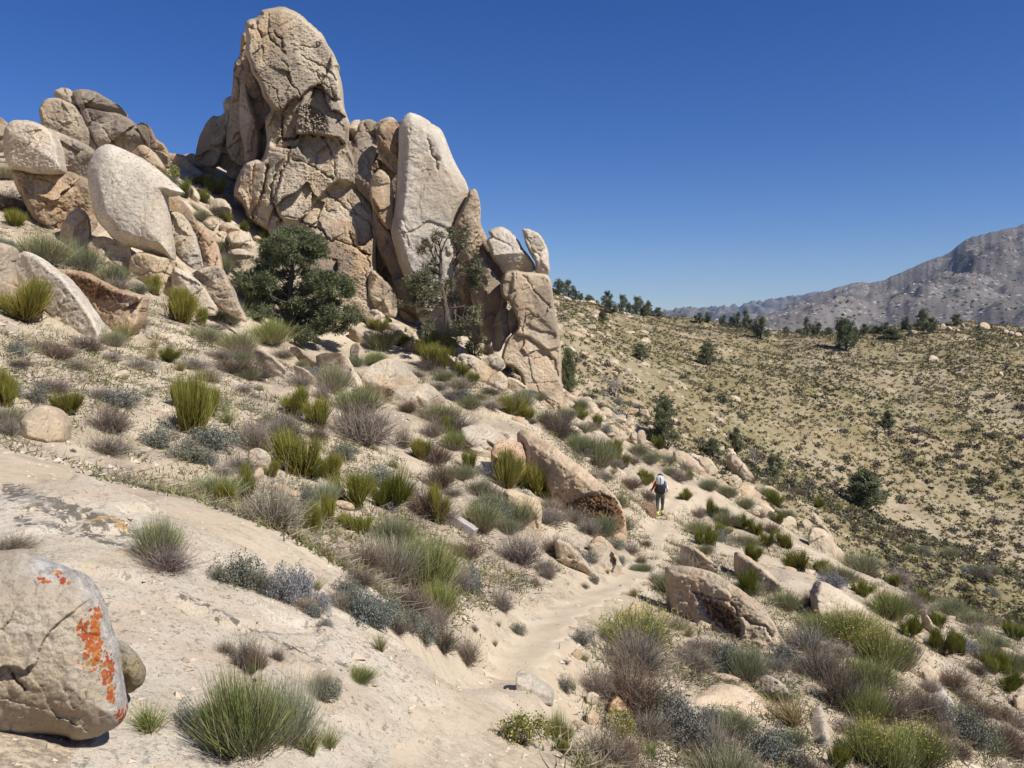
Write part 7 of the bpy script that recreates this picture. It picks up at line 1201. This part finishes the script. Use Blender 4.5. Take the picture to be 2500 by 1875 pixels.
    V = base[:, None] + (o[None] * rg.uniform(.5, 1.2, (N, 6, 1)) + rg.normal(0, .2, (N, 6, 3))) * s[:, None, None] * [1.2, 1.2, .8]
    f = np.array([[0, 2, 4], [2, 1, 4], [1, 3, 4], [3, 0, 4], [2, 0, 5], [1, 2, 5], [3, 1, 5], [0, 3, 5]]); q = (np.arange(N)[:, None, None] * 6 + f[None]).reshape(-1, 3)
    tag(link('gravel', mesh_from('gravel', V.reshape(-1, 3), [q], False, [M['gravel']])), 'granite gravel scattered over the slope', 'gravel', kind='stuff')
    # stones on the rocky slope below the skyline cluster and on the spur
    n = 0; smesh = []
    for sd in range(5):
        bm = bmesh.new(); bmesh.ops.create_icosphere(bm, subdivisions=2, radius=1)
        for v in bm.verts:
            q_ = v.co.copy(); v.co *= 1 + .45 * mnoise.noise(q_ * 1.2 + Vector((sd * 7, 0, 0))) + .15 * mnoise.noise(q_ * 3 + Vector((sd, 5, 0))); v.co.z *= .7
        me = bpy.data.meshes.new('stone'); bm.to_mesh(me); bm.free(); me.materials.append(M['granite_mid']); smesh.append(me)
    while n < 210:
        y = rg.uniform(46, 190); x = y * rg.uniform(.04, .32); z = gz(x, y); p = (CX + x / y * F, HZ - z / y * F)
        w = math.exp(-((p[0] - 1440) / 120) ** 2) + .9 * math.exp(-((p[0] - 1600 - (p[1] - 1000) * .9) / 110) ** 2) * (p[1] > 930)
        if rg.random() > w: continue
        s = rg.uniform(.12, .5) * (1 + y / 140); o = link('stone', smesh[int(rg.integers(5))], None, (x, y, z)); o.scale = (s * rg.uniform(.8, 1.5), s, s * rg.uniform(.7, 1.1)); o.rotation_euler = (rg.uniform(-.4, .4), rg.uniform(-.4, .4), rg.uniform(0, 6.28)); j = rg.uniform(.95, 1.15); o.color = (j, j * .98, j * .94, 1); o['lichen'] = .2
        tag(o, 'pale stone strewn over the rocky slope right of the outcrop', 'stone', 'stones strewn right of the outcrop'); n += 1
    n = 0; loose = []
    while n < 70:
        y = rg.uniform(7, 40); x = y * rg.uniform(-.5, .6); z = gz(x, y)
        if np.min((tr[:, 0] - x) ** 2 + (tr[:, 1] - y) ** 2) < .6: continue
        if y < 9 and x < .5: continue
        s = rg.uniform(.05, .17) * (1 + y / 40); o = link('stone', smesh[int(rg.integers(5))], None, (x, y, z)); o.scale = (s * rg.uniform(.8, 1.6), s, s * rg.uniform(.6, 1.0)); o.rotation_euler = (rg.uniform(-.4, .4), rg.uniform(-.4, .4), rg.uniform(0, 6.28)); j = rg.uniform(.95, 1.15); o.color = (j, j * .97, j * .92, 1); o['lichen'] = .2
        loose.append((o, 'small loose tan stone', (CX + x / y * F, HZ - z / y * F), 'stone', 'loose stones on the near slope')); n += 1
    label_by_landmark(loose)
    # mountain boulders and chaparral
    V = MOUNT; ii = rg.integers(8, 118, 6000); jj = rg.integers(0, V.shape[1] - 1, 6000); P = V[ii, jj] + rg.normal(0, 3, (6000, 3)) * [1, 1, 0]
    s = rg.uniform(1.2, 3.6, 6000); W = P[:, None] + (o_ := np.array([[1, 0, 0], [-1, 0, 0], [0, 1, 0], [0, -1, 0], [0, 0, .8], [0, 0, -.8]], float))[None] * s[:, None, None] * rg.uniform(.5, 1.2, (6000, 6, 1))
    m = 3300
    for nm, sl, mat, lab in (('mountain_boulders', slice(0, m), 'mtn_rock', 'white boulders strewn over the distant mountainside'), ('mountain_chaparral', slice(m, 6000), 'scrub_dark', 'dark chaparral covering the distant mountainside')):
        K = W[sl]; q = (np.arange(len(K))[:, None, None] * 6 + f[None]).reshape(-1, 3)
        tag(link(nm, mesh_from(nm, K.reshape(-1, 3), [q], False, [M[mat]])), lab, 'mountain cover', kind='stuff')
M['scrub_dark'] = plant('dark_scrub', (.15, .133, .072), (.15, .133, .072), .5); M['scrub_grey'] = plant('grey_scrub', (.16, .15, .095), (.16, .15, .095), .45); M['scrub_brown'] = plant('brown_scrub', (.16, .13, .105), (.16, .13, .105), .45); M['scrub_straw'] = plant('straw_scrub', (.42, .36, .16), (.42, .36, .16), .4)
t = NT('gravel_mat'); g_ = t.n('NewGeometry'); M['gravel'] = t.out(t.ramp(g_.outputs['Random Per Island'], [(0, (.30, .23, .16)), (.5, (.48, .39, .28)), (1, (.54, .47, .37))]))
M['mtn_rock'] = plain('mountain_rock', (.44, .42, .395))
scatter()

# ------------------------------------------------------------------ air: a thin even haze round camera and scene
def haze():
    me = bpy.data.meshes.new('haze'); x, y0, y1, z0, z1 = 9500.0, -60.0, 9200.0, -1100.0, 430.0
    v = [(-x, y0, z0), (x, y0, z0), (x, y1, z0), (-x, y1, z0), (-x, y0, z1), (x, y0, z1), (x, y1, z1), (-x, y1, z1)]
    me.from_pydata(v, [], [(0, 3, 2, 1), (4, 5, 6, 7), (0, 1, 5, 4), (1, 2, 6, 5), (2, 3, 7, 6), (3, 0, 4, 7)])
    m = bpy.data.materials.new('haze'); m.use_nodes = True; nt = m.node_tree; nt.nodes.remove(nt.nodes['Principled BSDF'])
    pv = nt.nodes.new('ShaderNodeVolumePrincipled'); pv.inputs['Density'].default_value = 6e-5; pv.inputs['Color'].default_value = (.5, .68, 1.0, 1); pv.inputs['Anisotropy'].default_value = 0.0
    nt.links.new(pv.outputs[0], nt.nodes['Material Output'].inputs['Volume']); me.materials.append(m)
    o = link('haze', me); tag(o, 'thin bluish haze in the air over the whole valley', 'haze', kind='stuff')
haze()
